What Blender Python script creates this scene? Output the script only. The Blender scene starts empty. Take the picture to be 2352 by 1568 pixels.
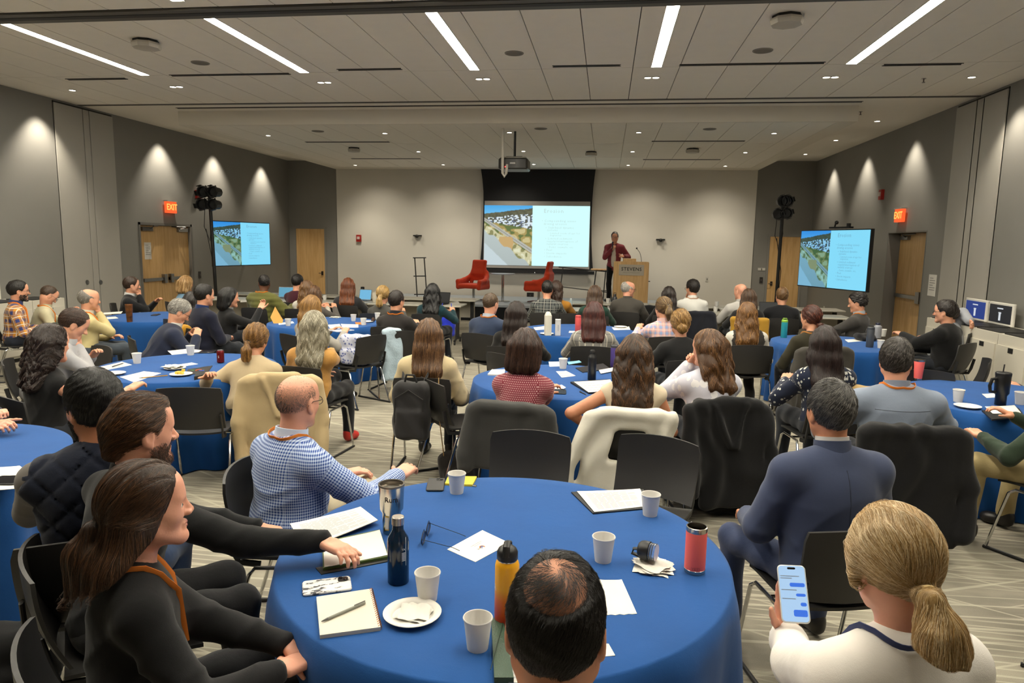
import bpy, bmesh, math, random
import numpy as np
from mathutils import Vector, Matrix
random.seed(7)
SC = bpy.context.scene
COL = SC.collection
PI = math.pi

# ------------------------------------------------------------------ camera
FPX, PITCH, YAW, ROLL, CAMH = 1600.0, .140, .132, .0167, 1.9
_cy, _sy, _cp, _sp, _cr, _sr = math.cos(YAW), math.sin(YAW), math.cos(PITCH), math.sin(PITCH), math.cos(ROLL), math.sin(ROLL)
FWD = np.array([-_sy*_cp, _cy*_cp, -_sp])
_r = np.array([_cy, _sy, 0.0]); _u = np.cross(_r, FWD)
RGT = _cr*_r + _sr*_u
UPV = -_sr*_r + _cr*_u

def at(x, y, z=None, Y=None, X=None):
    """point of the room seen at a pixel of the 2352x1568 frame, on a plane of known height / depth / side"""
    d = (x-1176)/FPX*RGT - (y-784)/FPX*UPV + FWD
    t = (z-CAMH)/d[2] if z is not None else (Y/d[1] if Y is not None else X/d[0])
    return np.array([0, 0, CAMH]) + d*t

cam = bpy.data.cameras.new('camera')
cam.sensor_width = 36.0
cam.lens = FPX*36/2352
cam.clip_start = .05
cam.dof.use_dof = True
cam.dof.focus_distance = 3.3
cam.dof.aperture_fstop = 13.0
camo = bpy.data.objects.new('camera', cam)
COL.objects.link(camo)
camo.matrix_world = Matrix(((RGT[0], UPV[0], -FWD[0], 0), (RGT[1], UPV[1], -FWD[1], 0), (RGT[2], UPV[2], -FWD[2], CAMH), (0, 0, 0, 1)))
SC.camera = camo

# ------------------------------------------------------------------ light and exposure
w = bpy.data.worlds.new('world'); SC.world = w; w.use_nodes = True
w.node_tree.nodes['Background'].inputs[0].default_value = (.9, .85, .75, 1)
w.node_tree.nodes['Background'].inputs[1].default_value = 0.02
SC.view_settings.view_transform = 'Standard'
SC.view_settings.look = 'None'
SC.view_settings.gamma = 1
SC.view_settings.use_curve_mapping = False
SC.view_settings.exposure = 0.95
SC.cycles.use_denoising = True
SC.cycles.max_bounces = 6
SC.cycles.diffuse_bounces = 4
SC.cycles.glossy_bounces = 3
SC.cycles.transmission_bounces = 6
SC.cycles.transparent_max_bounces = 6
SC.cycles.sample_clamp_indirect = 6
SC.cycles.caustics_reflective = False
SC.cycles.caustics_refractive = False
SC.cycles.blur_glossy = 1.0

STRIP_E = 42.0          # emission of the linear lamps
SPOT_W = 120.0           # recessed wall washers
WHITE_W = 50.0           # washers over the white end wall
DOWN_W = 75.0           # recessed downlights
WARM = (1.0, .90, .73)
CEIL = 4.2
XL, XR, YB, YF = -9.4, 5.47, 19.95, -3.5

def spot(loc, aim, watts, angle, blend, col=WARM, size=.04):
    l = bpy.data.lights.new('lamp', 'SPOT'); l.energy = watts; l.color = col
    l.spot_size = math.radians(angle); l.spot_blend = blend; l.shadow_soft_size = size
    o = bpy.data.objects.new('lamp', l); COL.objects.link(o); o.location = loc
    o.rotation_euler = (Vector(aim)-Vector(loc)).to_track_quat('-Z', 'Y').to_euler()
    return o
# ------------------------------------------------------------------ helpers
def lin(h):
    if not isinstance(h, str): return tuple(h[:3])
    h = h.lstrip('#'); c = [int(h[i:i+2], 16)/255 for i in (0, 2, 4)]
    return tuple(x/12.92 if x <= .04045 else ((x+.055)/1.055)**2.4 for x in c)

class NB:
    """small node-tree builder"""
    def __init__(s, name):
        s.m = bpy.data.materials.new(name); s.m.use_nodes = True
        s.t = s.m.node_tree; s.b = s.t.nodes['Principled BSDF']; s.out = s.t.nodes['Material Output']
    def n(s, typ, **kw):
        nd = s.t.nodes.new(typ)
        for k, v in kw.items(): setattr(nd, k, v)
        return nd
    def put(s, sock, v):
        if isinstance(v, bpy.types.NodeSocket): s.t.links.new(v, sock)
        elif isinstance(v, (tuple, list)) and sock.type == 'RGBA': sock.default_value = tuple(v)[:3]+(1,)
        else: sock.default_value = v
    def set(s, name, v): s.put(s.b.inputs[name], v)
    def math(s, op, a, b=0.0, c=0.0):
        nd = s.n('ShaderNodeMath', operation=op)
        s.put(nd.inputs[0], a); s.put(nd.inputs[1], b); s.put(nd.inputs[2], c)
        return nd.outputs[0]
    def mix(s, f, a, b, typ='MIX'):
        nd = s.n('ShaderNodeMix', data_type='RGBA', blend_type=typ)
        s.put(nd.inputs[0], f); s.put(nd.inputs[6], a); s.put(nd.inputs[7], b)
        return nd.outputs[2]
    def coord(s, what='Object'): return s.n('ShaderNodeTexCoord').outputs[what]
    def attr(s, name, out='Vector'): return s.n('ShaderNodeAttribute', attribute_name=name).outputs[out]
    def mapping(s, v, scale=(1, 1, 1), rot=(0, 0, 0), loc=(0, 0, 0)):
        nd = s.n('ShaderNodeMapping'); s.put(nd.inputs[0], v)
        nd.inputs['Scale'].default_value = scale; nd.inputs['Rotation'].default_value = rot; nd.inputs['Location'].default_value = loc
        return nd.outputs[0]
    def noise(s, v, scale, detail=2.0, rough=.5, out=0):
        nd = s.n('ShaderNodeTexNoise'); s.put(nd.inputs['Vector'], v)
        nd.inputs['Scale'].default_value = scale; nd.inputs['Detail'].default_value = detail; nd.inputs['Roughness'].default_value = rough
        return nd.outputs[out]
    def ramp(s, f, stops):
        nd = s.n('ShaderNodeValToRGB'); s.put(nd.inputs[0], f); e = nd.color_ramp.elements
        while len(e) < len(stops): e.new(.5)
        for k, (p, c) in enumerate(stops):
            e[k].position = p; e[k].color = tuple(c)[:3]+(1,)
        return nd.outputs[0]
    def sep(s, v):
        nd = s.n('ShaderNodeSeparateXYZ'); s.put(nd.inputs[0], v); return nd.outputs
    def bump(s, h, strength=.3, dist=.01):
        nd = s.n('ShaderNodeBump'); s.put(nd.inputs['Height'], h)
        nd.inputs['Strength'].default_value = strength; nd.inputs['Distance'].default_value = dist
        s.t.links.new(nd.outputs[0], s.b.inputs['Normal'])
    def emit(s, col, e):
        s.put(s.b.inputs['Emission Color'], col); s.b.inputs['Emission Strength'].default_value = e

MATS = {}
def mat(col, rough=.6, metal=0.0, var=.06, vs=6.0, bump=0.0, bs=200.0, spec=.5, name='paint'):
    """plain procedural surface: colour with faint mottling and optional grain"""
    key = ('p', col, rough, metal, var, vs, bump, bs, spec)
    if key in MATS: return MATS[key]
    b = NB(name); c = lin(col); v = b.coord()
    if var:
        f = b.noise(v, vs, 3)
        b.set('Base Color', b.mix(f, tuple(x*(1-var) for x in c), tuple(min(1, x*(1+var)) for x in c)))
    else: b.set('Base Color', c+(1,))
    b.set('Roughness', rough); b.set('Metallic', metal); b.set('Specular IOR Level', spec)
    if bump: b.bump(b.noise(v, bs, 2), bump, .004)
    MATS[key] = b.m
    return b.m

def emat(col, e, name='glow'):
    key = ('e', col, e)
    if key in MATS: return MATS[key]
    b = NB(name); c = lin(col)
    b.set('Base Color', (.02, .02, .02, 1)); b.emit(c, e); MATS[key] = b.m
    return b.m

def fabric(col, pat=None, rough=.9, bump=.16, scale=520.0, sheen=.15, **kw):
    """woven cloth; pat gives a printed or woven pattern laid in the garment's own coordinates (attribute 'pat')"""
    key = ('f', col, pat, rough, bump, scale, tuple(sorted(kw.items())))
    if key in MATS: return MATS[key]
    b = NB('fabric'); c = lin(col); v = b.coord()
    base = b.mix(b.noise(v, 5, 3), tuple(x*.86 for x in c), tuple(min(1, x*1.14) for x in c))
    if pat:
        uv = b.attr('pat'); u, w_, _ = b.sep(uv)
        def stripe(x, per, wid, off=0.0):
            return b.math('LESS_THAN', b.math('FRACT', b.math('ADD', b.math('DIVIDE', x, per), off+100)), wid)
        if pat == 'gingham':
            p = kw.get('per', .0125); f = b.math('MULTIPLY', b.math('ADD', stripe(u, p, .5), stripe(w_, p, .5)), .5)
            base = b.mix(f, lin(kw['c2'])+(1,), base)
        elif pat == 'plaid':
            p = kw.get('per', .08)
            f1 = b.math('MULTIPLY', b.math('ADD', stripe(u, p, .42), stripe(w_, p, .42)), .5)
            base = b.mix(f1, base, lin(kw['c2'])+(1,))
            f2 = b.math('MAXIMUM', stripe(u, p, .09, .3), stripe(w_, p, .09, .3))
            base = b.mix(b.math('MULTIPLY', f2, .8), base, lin(kw['c3'])+(1,))
        elif pat == 'window':
            p = kw.get('per', .09)
            base = b.mix(b.math('MULTIPLY', stripe(w_, p, .1), .45), base, lin(kw['c3'])+(1,))
            base = b.mix(b.math('MULTIPLY', stripe(u, p, .12), .9), base, lin(kw['c2'])+(1,))
        elif pat == 'dots':
            p = kw.get('per', .012); r = kw.get('r', .28)
            nd = b.n('ShaderNodeCombineXYZ')
            row = b.math('FLOOR', b.math('DIVIDE', w_, p))
            uo = b.math('ADD', b.math('DIVIDE', u, p), b.math('MULTIPLY', row, .5))
            fx = b.math('SUBTRACT', b.math('FRACT', b.math('ADD', uo, 100)), .5)
            fy = b.math('SUBTRACT', b.math('FRACT', b.math('ADD', b.math('DIVIDE', w_, p), 100)), .5)
            dd = b.math('SQRT', b.math('ADD', b.math('MULTIPLY', fx, fx), b.math('MULTIPLY', fy, fy)))
            base = b.mix(b.math('LESS_THAN', dd, r), base, lin(kw['c2'])+(1,))
        elif pat == 'blobs':
            vo = b.n('ShaderNodeTexVoronoi'); b.put(vo.inputs['Vector'], uv); vo.inputs['Scale'].default_value = kw.get('vs', 22)
            f = b.math('LESS_THAN', vo.outputs['Distance'], kw.get('r', .33))
            base = b.mix(b.math('MULTIPLY', f, kw.get('f', .8)), base, lin(kw['c2'])+(1,))
    b.set('Base Color', base); b.set('Roughness', rough); b.set('Specular IOR Level', .25)
    b.set('Sheen Weight', sheen); b.set('Sheen Roughness', .5)
    f = b.noise(v, scale, 2)
    if kw.get('fold', 1): f = b.math('ADD', b.math('MULTIPLY', f, .35), b.noise(b.mapping(v, (1, 1, 1.3)), 17, 3, .6))
    b.bump(f, bump, .012)
    MATS[key] = b.m
    return b.m

def wood(col, dark, scale=1.0, rough=.45, axis=2):
    key = ('w', col, dark, scale, rough, axis)
    if key in MATS: return MATS[key]
    b = NB('wood'); v = b.coord()
    sc = [9, 9, 9]; sc[axis] = .7
    n1 = b.noise(b.mapping(v, tuple(x*scale for x in sc)), 2.2, 5, .6)
    b.set('Base Color', b.ramp(n1, [(.3, lin(dark)), (.62, lin(col))])); b.set('Roughness', rough)
    b.bump(n1, .05, .003); MATS[key] = b.m
    return b.m

class MB:
    """collects shapes, builds one mesh object; material index per face"""
    def __init__(s): s.v = []; s.f = []; s.mi = []; s.cur = 0
    def add(s, vs, fs):
        o = len(s.v); s.v.extend(tuple(map(float, p)) for p in vs)
        for f in fs: s.f.append(tuple(i+o for i in f)); s.mi.append(s.cur)
    def box(s, lo, hi, M=None):
        (x0, y0, z0), (x1, y1, z1) = lo, hi
        vs = [(x0, y0, z0), (x1, y0, z0), (x1, y1, z0), (x0, y1, z0), (x0, y0, z1), (x1, y0, z1), (x1, y1, z1), (x0, y1, z1)]
        if M is not None: vs = [tuple(M @ Vector(p)) for p in vs]
        s.add(vs, [(0, 3, 2, 1), (4, 5, 6, 7), (0, 1, 5, 4), (1, 2, 6, 5), (2, 3, 7, 6), (3, 0, 4, 7)])
    def rbox(s, lo, hi, r, seg=3, M=None):
        """box with its vertical edges rounded and a small chamfer top and bottom"""
        (x0, y0, z0), (x1, y1, z1) = lo, hi
        c = min(r*.35, (z1-z0)*.3)
        def ring(rr, ins, z):
            o = []
            for cx, cy, a0 in ((x1-r, y1-r, 0), (x0+r, y1-r, 90), (x0+r, y0+r, 180), (x1-r, y0+r, 270)):
                for k in range(seg+1):
                    a = math.radians(a0+90*k/seg); o.append((cx+(rr-ins)*math.cos(a), cy+(rr-ins)*math.sin(a), z))
            return o
        rings = [ring(r, c, z0), ring(r, 0, z0+c), ring(r, 0, z1-c), ring(r, c, z1)]
        s.loft(rings, True, True, M)
    def loft(s, rings, cap0=True, cap1=True, M=None, closed=True):
        n = len(rings[0]); vs = [p for r in rings for p in r]
        if M is not None: vs = [tuple(M @ Vector(p)) for p in vs]
        fs = []
        for k in range(len(rings)-1):
            for i in range(n if closed else n-1):
                j = (i+1) % n
                fs.append((k*n+i, k*n+j, (k+1)*n+j, (k+1)*n+i))
        if cap0: fs.append(tuple(reversed(range(n))))
        if cap1: fs.append(tuple(range((len(rings)-1)*n, len(rings)*n)))
        s.add(vs, fs)
    def lathe(s, prof, seg=24, M=None, cap0=True, cap1=True):
        s.loft([[(r*math.cos(2*PI*k/seg), r*math.sin(2*PI*k/seg), z) for k in range(seg)] for r, z in prof], cap0, cap1, M)
    def tube(s, pts, r, seg=8, cap=True, flat=None, closed=False):
        """sweep; r a number or a list; flat=(a,b) gives an elliptic section"""
        pts = [Vector(p) for p in pts]; n = len(pts); rings = []
        t0 = (pts[1]-pts[0]).normalized()
        up = Vector((0, 0, 1)) if abs(t0.z) < .9 else Vector((0, 1, 0))
        for i, p in enumerate(pts):
            if closed: t = (pts[(i+1) % n]-pts[i-1]).normalized()
            else: t = (pts[min(i+1, n-1)]-pts[max(i-1, 0)]).normalized()
            a = t.cross(up)
            if a.length < 1e-4: a = t.cross(Vector((1, 0, 0)))
            a.normalize(); b = a.cross(t).normalized(); up = b
            rr = r[i] if isinstance(r, (list, tuple)) else r
            ra, rb = (rr, rr) if flat is None else (flat[0], flat[1])
            rings.append([tuple(p+a*ra*math.cos(2*PI*k/seg)+b*rb*math.sin(2*PI*k/seg)) for k in range(seg)])
        if closed: rings.append(rings[0])
        s.loft(rings, cap and not closed, cap and not closed)
    def sphere(s, c, r, seg=12, rings=8):
        r = (r, r, r) if not isinstance(r, (tuple, list)) else r
        s.loft([[(c[0]+r[0]*math.sin(a)*math.cos(2*PI*k/seg), c[1]+r[1]*math.sin(a)*math.sin(2*PI*k/seg), c[2]-r[2]*math.cos(a)) for k in range(seg)]
                for a in [PI*(i+.02)/(rings+.04) for i in range(rings+1)]])
    def prism(s, poly, d, M=None):
        """polygon in xy extruded by d along z"""
        n = len(poly); s.loft([[(x, y, 0) for x, y in poly], [(x, y, d) for x, y in poly]], True, True, M)
    def grid(s, fn, nu, nv, closed=False):
        vs = [fn(i, j) for j in range(nv) for i in range(nu)]
        s.add(vs, [(j*nu+i, j*nu+(i+1) % nu, (j+1)*nu+(i+1) % nu, (j+1)*nu+i) for j in range(nv-1) for i in range(nu if closed else nu-1)])
    def build(s, name, m, parent=None, smooth=30, loc=None, rot=None):
        me = bpy.data.meshes.new(name); me.from_pydata(s.v, [], s.f)
        ms = m if isinstance(m, (list, tuple)) else [m]
        for x in ms: me.materials.append(x)
        if any(s.mi): me.polygons.foreach_set('material_index', s.mi)
        if smooth: shade(me, smooth)
        return link(name, me, parent, loc, rot)

def shade(me, ang):
    me.polygons.foreach_set('use_smooth', [True]*len(me.polygons))
    if ang < 180: me.set_sharp_from_angle(angle=math.radians(ang))

def link(name, data, parent=None, loc=None, rot=None):
    o = bpy.data.objects.new(name, data); COL.objects.link(o)
    if parent is not None: o.parent = parent
    if loc is not None: o.location = tuple(map(float, loc))
    if rot is not None: o.rotation_euler = rot if isinstance(rot, (tuple, list)) else (0, 0, rot)
    return o

def tag(o, label, cat, group=None, kind=None):
    o['label'] = label; o['category'] = cat
    if group: o['group'] = group
    if kind: o['kind'] = kind
    return o

def thing(name, label, cat, loc=(0, 0, 0), rot=0.0, group=None):
    return tag(link(name, None, None, loc, rot), label, cat, group)

def struct(o, label=None):
    o['kind'] = 'structure'
    if label: o['label'] = label
    return o

def copy_tree(src, loc=None, rot=None, label=None, parent=None):
    c = src.copy(); COL.objects.link(c)
    if parent is not None: c.parent = parent
    if loc is not None: c.location = tuple(map(float, loc))
    if rot is not None: c.rotation_euler = rot if isinstance(rot, (tuple, list)) else (0, 0, rot)
    if label: c['label'] = label
    for ch in KIDS.get(src.name, []):
        copy_tree(ch, parent=c)
    return c
KIDS = {}
def remember(root):
    """note a prototype's children once, so that copies are cheap"""
    by = {}
    for o in COL.objects:
        if o.parent is not None: by.setdefault(o.parent.name, []).append(o)
    def rec(o):
        KIDS[o.name] = by.get(o.name, [])
        for c in KIDS[o.name]: rec(c)
    rec(root)
    return root

def rmat(ax, deg):
    return np.array(Matrix.Rotation(math.radians(deg), 3, ax))

# ------------------------------------------------------------------ distance-field modelling (organic shapes)
def smin(a, b, k):
    if k <= 0: return np.minimum(a, b)
    h = np.maximum(k-np.abs(a-b), 0)/k
    return np.minimum(a, b)-h*h*k*.25

class F:
    """a union of blended primitives; each has an axis so that a surface point gets cloth coordinates"""
    def __init__(s): s.p = []; s.cut = []; s.disp = None; s.inter = []
    def rc(s, a, b, ra, rb, k=.03):
        s.p.append(('rc', np.array(a, float), np.array(b, float), ra, rb, k)); return s
    def el(s, c, r, k=.03, R=None):
        s.p.append(('el', np.array(c, float), np.array(r, float), np.eye(3) if R is None else R, 0, k)); return s
    def bx(s, c, r, rad, k=.01, R=None):
        s.p.append(('bx', np.array(c, float), np.array(r, float), np.eye(3) if R is None else R, rad, k)); return s
    def d1(s, p, P):
        if p[0] == 'rc':
            _, a, b, ra, rb, k = p; ba = b-a; q = P-a
            h = np.clip(q@ba/max(ba@ba, 1e-9), 0, 1)
            return np.sqrt(((q-h[:, None]*ba)**2).sum(1))-(ra+h*(rb-ra))
        q = (P-p[1])@p[3]
        if p[0] == 'el':
            k0 = np.sqrt(((q/p[2])**2).sum(1)); k1 = np.sqrt(((q/p[2]**2)**2).sum(1))+1e-9
            return k0*(k0-1)/k1
        e = np.abs(q)-(p[2]-p[4])
        return np.sqrt((np.maximum(e, 0)**2).sum(1))+np.minimum(e.max(1), 0)-p[4]
    def __call__(s, P):
        d = None
        for p in s.p:
            x = s.d1(p, P); d = x if d is None else smin(d, x, p[5])
        if s.disp is not None: d = d+s.disp(P)
        for p in s.cut:                                  # carve
            d = -smin(-d, s.d1(p, P), p[5])
        for n, c, k in s.inter:                          # keep the side n.(P-c)<0
            d = -smin(-d, -((P-c)@n), k)
        return d
    def bounds(s, pad):
        lo = np.full(3, 1e9); hi = -lo
        for p in s.p:
            if p[0] == 'rc':
                r = max(p[3], p[4]); a = np.minimum(p[1], p[2])-r; b = np.maximum(p[1], p[2])+r
            else:
                e = (np.abs(p[3])*p[2][None, :]).sum(1) if p[0] == 'bx' else np.sqrt(((p[3]*p[2][None, :])**2).sum(1)); a, b = p[1]-e, p[1]+e
            lo = np.minimum(lo, a); hi = np.maximum(hi, b)
        return lo-pad, hi+pad
    def grad(s, P, e=.002):
        K = np.array([[1, -1, -1], [-1, -1, 1], [-1, 1, -1], [1, 1, 1]], float)
        g = sum(k[None]*s(P+e*k)[:, None] for k in K)
        return g/(np.linalg.norm(g, axis=1)[:, None]+1e-9)
    def project(s, P, off=0.0, it=2):
        for _ in range(it): P = P-s.grad(P)*(s(P)-off)[:, None]
        return P
    def pat(s, V):
        """cloth coordinates: across / along the nearest limb"""
        D = np.stack([s.d1(p, V) for p in s.p]); near = D.argmin(0); out = np.zeros((len(V), 3))
        for i, p in enumerate(s.p):
            m = near == i
            if not m.any(): continue
            if p[0] == 'rc' and np.linalg.norm(p[2]-p[1]) > .16 and abs((p[2]-p[1])[2])+abs((p[2]-p[1])[1]) > .12:
                ax = (p[2]-p[1])/np.linalg.norm(p[2]-p[1]); q = V[m]-p[1]
                e1 = np.cross(ax, [0.3, .5, .8]); e1 /= np.linalg.norm(e1); e2 = np.cross(ax, e1)
                sh_ = (q@ax) < .05; vm = V[m]; out[m, 0] = np.where(sh_, vm[:, 0]+vm[:, 1]*np.sign(vm[:, 0]), np.arctan2(q@e1, q@e2)*(p[3]+p[4])/2); out[m, 1] = np.where(sh_, vm[:, 2], q@ax)
            else:
                q = V[m]; out[m, 0] = q[:, 0]+np.where(np.abs(q[:, 0]) > .13, (q[:, 1])*np.sign(q[:, 0]), 0); out[m, 1] = q[:, 2]
        return out

def nets(fn, lo, hi, h, margin=.012):
    """surface nets over blocks near the zero set"""
    B = 4; nb = np.maximum(np.ceil((hi-lo)/h/B).astype(int), 1)
    ax = [lo[i]+h*B*(np.arange(nb[i])+.5) for i in range(3)]
    C = np.stack(np.meshgrid(*ax, indexing='ij'), -1).reshape(-1, 3)
    dc = fn(C).reshape(nb); act = np.abs(dc) < B*h*.87*1.35+margin
    rep = lambda a: a.repeat(B, 0).repeat(B, 1).repeat(B, 2)
    D = np.pad(rep(dc), [(0, 1)]*3, mode='edge').astype(np.float32)
    Mk = np.zeros(D.shape, bool); r = rep(act)
    for dx in (0, 1):
        for dy in (0, 1):
            for dz in (0, 1):
                Mk[dx:dx+r.shape[0], dy:dy+r.shape[1], dz:dz+r.shape[2]] |= r
    I = np.argwhere(Mk); vals = np.empty(len(I), np.float32)
    for c in range(0, len(I), 200000):
        vals[c:c+200000] = fn(lo+h*I[c:c+200000])
    D[Mk] = vals
    S = D < 0
    cnt = np.zeros(np.array(D.shape)-1, np.uint8)
    off = [(a, b, c) for a in (0, 1) for b in (0, 1) for c in (0, 1)]
    n = cnt.shape
    for a, b, c in off: cnt += S[a:a+n[0], b:b+n[1], c:c+n[2]]
    cells = np.argwhere((cnt > 0) & (cnt < 8))
    ids = np.full(n, -1, np.int64); ids[tuple(cells.T)] = np.arange(len(cells))
    acc = np.zeros((len(cells), 3)); num = np.zeros(len(cells))
    for a in off:
        for axis in range(3):
            if a[axis]: continue
            b = list(a); b[axis] = 1
            d0 = D[cells[:, 0]+a[0], cells[:, 1]+a[1], cells[:, 2]+a[2]]; d1 = D[cells[:, 0]+b[0], cells[:, 1]+b[1], cells[:, 2]+b[2]]
            m = (d0 < 0) != (d1 < 0); t = d0[m]/(d0[m]-d1[m])
            p = np.array(a, float)[None].repeat(m.sum(), 0); p[:, axis] = t
            acc[m] += p; num[m] += 1
    V = lo+h*(cells+acc/num[:, None])
    Q = []
    for axis in range(3):
        o1, o2 = [(1, 2), (2, 0), (0, 1)][axis]
        sl0 = [slice(None)]*3; sl1 = [slice(None)]*3; sl0[axis] = slice(0, -1); sl1[axis] = slice(1, None)
        s0, s1 = S[tuple(sl0)], S[tuple(sl1)]
        E = np.argwhere(s0 != s1)
        E = E[(E[:, o1] > 0) & (E[:, o2] > 0) & (E[:, o1] < D.shape[o1]-1) & (E[:, o2] < D.shape[o2]-1)]
        e1 = np.zeros(3, int); e1[o1] = 1; e2 = np.zeros(3, int); e2[o2] = 1
        q = np.stack([ids[tuple((E-e1-e2).T)], ids[tuple((E-e2).T)], ids[tuple(E.T)], ids[tuple((E-e1).T)]], 1)
        flip = ~s0[tuple(E.T)]
        q[flip] = q[flip][:, ::-1]
        Q.append(q)
    Q = np.concatenate(Q); Q = Q[(Q >= 0).all(1)]
    return V, Q

def mesh_from(name, V, Q, mats, mi=None, attrs=None):
    me = bpy.data.meshes.new(name)
    me.vertices.add(len(V)); me.vertices.foreach_set('co', np.asarray(V, np.float32).ravel())
    me.loops.add(Q.size); me.loops.foreach_set('vertex_index', Q.astype(np.int32).ravel())
    me.polygons.add(len(Q)); me.polygons.foreach_set('loop_start', np.arange(0, Q.size, 4, dtype=np.int32))
    me.polygons.foreach_set('loop_total', np.full(len(Q), 4, np.int32))
    me.polygons.foreach_set('use_smooth', np.ones(len(Q), bool))
    for m in mats: me.materials.append(m)
    if mi is not None: me.polygons.foreach_set('material_index', np.asarray(mi, np.int32))
    for k, a in (attrs or {}).items():
        at_ = me.attributes.new(k, 'FLOAT_VECTOR', 'POINT'); at_.data.foreach_set('vector', np.asarray(a, np.float32).ravel())
    me.update(calc_edges=True)
    return me

def blob(name, f, h, m, parent=None, pat=False, loc=None, rot=None, clip=None):
    """mesh a distance field into one object"""
    lo, hi = f.bounds(2.5*h+.01)
    if clip is not None: lo = np.maximum(lo, clip[0]); hi = np.minimum(hi, clip[1])
    V, Q = nets(f, lo, hi, h)
    return link(name, mesh_from(name, V, Q, [m], attrs={'pat': f.pat(V)} if pat else None), parent, loc, rot)

def strands(name, P, rad, m, parent=None, loc=None, rot=None):
    """hair curves; P is (n curves, k points, 3)"""
    n, k, _ = P.shape
    hc = bpy.data.hair_curves.new(name); hc.add_curves([k]*n)
    hc.attributes['position'].data.foreach_set('vector', np.asarray(P, np.float32).ravel()) if 'position' in hc.attributes else None
    r = hc.attributes.get('radius') or hc.attributes.new('radius', 'FLOAT', 'POINT')
    taper = np.linspace(1, .35, k)
    r.data.foreach_set('value', np.asarray(np.tile(taper, n)*rad, np.float32))
    hc.materials.append(m)
    o = link(name, hc, parent, loc, rot); o['kind'] = 'stuff'
    return o

def font_mesh(cu, name):
    """flat lettering as plain mesh"""
    o = bpy.data.objects.new('tmp', cu); COL.objects.link(o)
    me = bpy.data.meshes.new_from_object(o.evaluated_get(bpy.context.evaluated_depsgraph_get())); me.name = name
    bpy.data.objects.remove(o); bpy.data.curves.remove(cu)
    return me
def text(parent, body, size, loc, m, rot=(PI/2, 0, 0), name='lettering', ext=.001, align='CENTER', bold=0.0, space=1.0, valign='CENTER'):
    cu = bpy.data.curves.new(name, 'FONT'); cu.body = body; cu.size = size; cu.align_x = align; cu.align_y = valign; cu.extrude = ext; cu.offset = bold; cu.resolution_u = 2; cu.space_character = space
    cu.materials.append(m)
    return link(name, font_mesh(cu, name), parent, loc, rot)
# ------------------------------------------------------------------ the room
GREY, PANEL, WHITE = '84827d', 'a8a59d', 'd6d2c8'
m_wall = mat(GREY, .75, var=.04, vs=3, bump=.15, bs=120); m_panel = mat(PANEL, .7, var=.03, vs=3, bump=.1, bs=120)
m_white = mat(WHITE, .7, var=.03, vs=2, bump=.08, bs=120); m_ceil = mat('e8e2d6', .9, var=.03, vs=5, bump=.1, bs=90)
m_soff = mat('dcd6c8', .85, var=.03, vs=3); m_dark = mat('1d1c1a', .6); m_gap = mat('3c3a36', .8)
m_frame = mat('6c6a66', .5, var=.03); m_steel = mat('8a8a8a', .32, 1.0, var=.1, vs=20); m_chrome = mat('c8c8c8', .12, 1.0, var=0)
m_maple = wood('d6b07a', 'c2985e', 1.0); m_black = mat('161616', .5, var=.1); m_paper = mat('dad7d0', .8, var=.03)

def carpet():
    b = NB('carpet'); v = b.coord()
    base = b.ramp(b.noise(b.mapping(v, (1.2, 3.0, 1)), 1.3, 3, .6), [(.32, lin('757065')), (.5, lin('8e887a')), (.66, lin('a39d8c'))])
    col = b.mix(.35, base, b.ramp(b.noise(v, 420, 2), [(.3, lin('3c3a35')), (.7, lin('aaa598'))]))
    def lines(ang, per, wid, seed, mlow, mhigh, warp):
        m = b.mapping(v, (1, 1, 1), (0, 0, math.radians(ang)), (seed, seed*.7, 0))
        _, y, _z = b.sep(m)
        n = b.noise(b.mapping(m, (.35, 9, 1)), 1.0, 2, .5)
        f = b.math('FRACT', b.math('ADD', b.math('DIVIDE', y, per), b.math('MULTIPLY', n, warp)))
        ln = b.math('LESS_THAN', f, wid)
        mask = b.ramp(b.noise(b.mapping(m, (.9, 1.6, 1)), 1.1, 1, .5), [(mlow, (0, 0, 0)), (mhigh, (1, 1, 1))])
        return b.math('MULTIPLY', ln, mask)
    for ang, per, wid, seed, lo, hi, wp in ((2, .055, .22, 1.3, .44, .52, .9), (-3, .12, .16, 5.1, .42, .5, .7), (14, .16, .11, 9.7, .5, .56, .6), (-22, .22, .08, 13.3, .5, .58, .5), (28, .34, .06, 3.9, .48, .56, .3)):
        col = b.mix(b.math('MULTIPLY', lines(ang, per, wid, seed, lo, hi, wp), .52), col, lin('bab3a0')+(1,))
    b.set('Base Color', col); b.set('Roughness', .95); b.set('Specular IOR Level', .15)
    b.bump(b.noise(v, 520, 2), .4, .004)
    return b.m

def slab(name, lo, hi, m, label=None):
    q = MB(); q.box(lo, hi); return struct(q.build(name, m, smooth=0), label)

slab('floor', (XL-.3, YF-.2, -.12), (XR+.6, YB+.3, 0), carpet())
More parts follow.
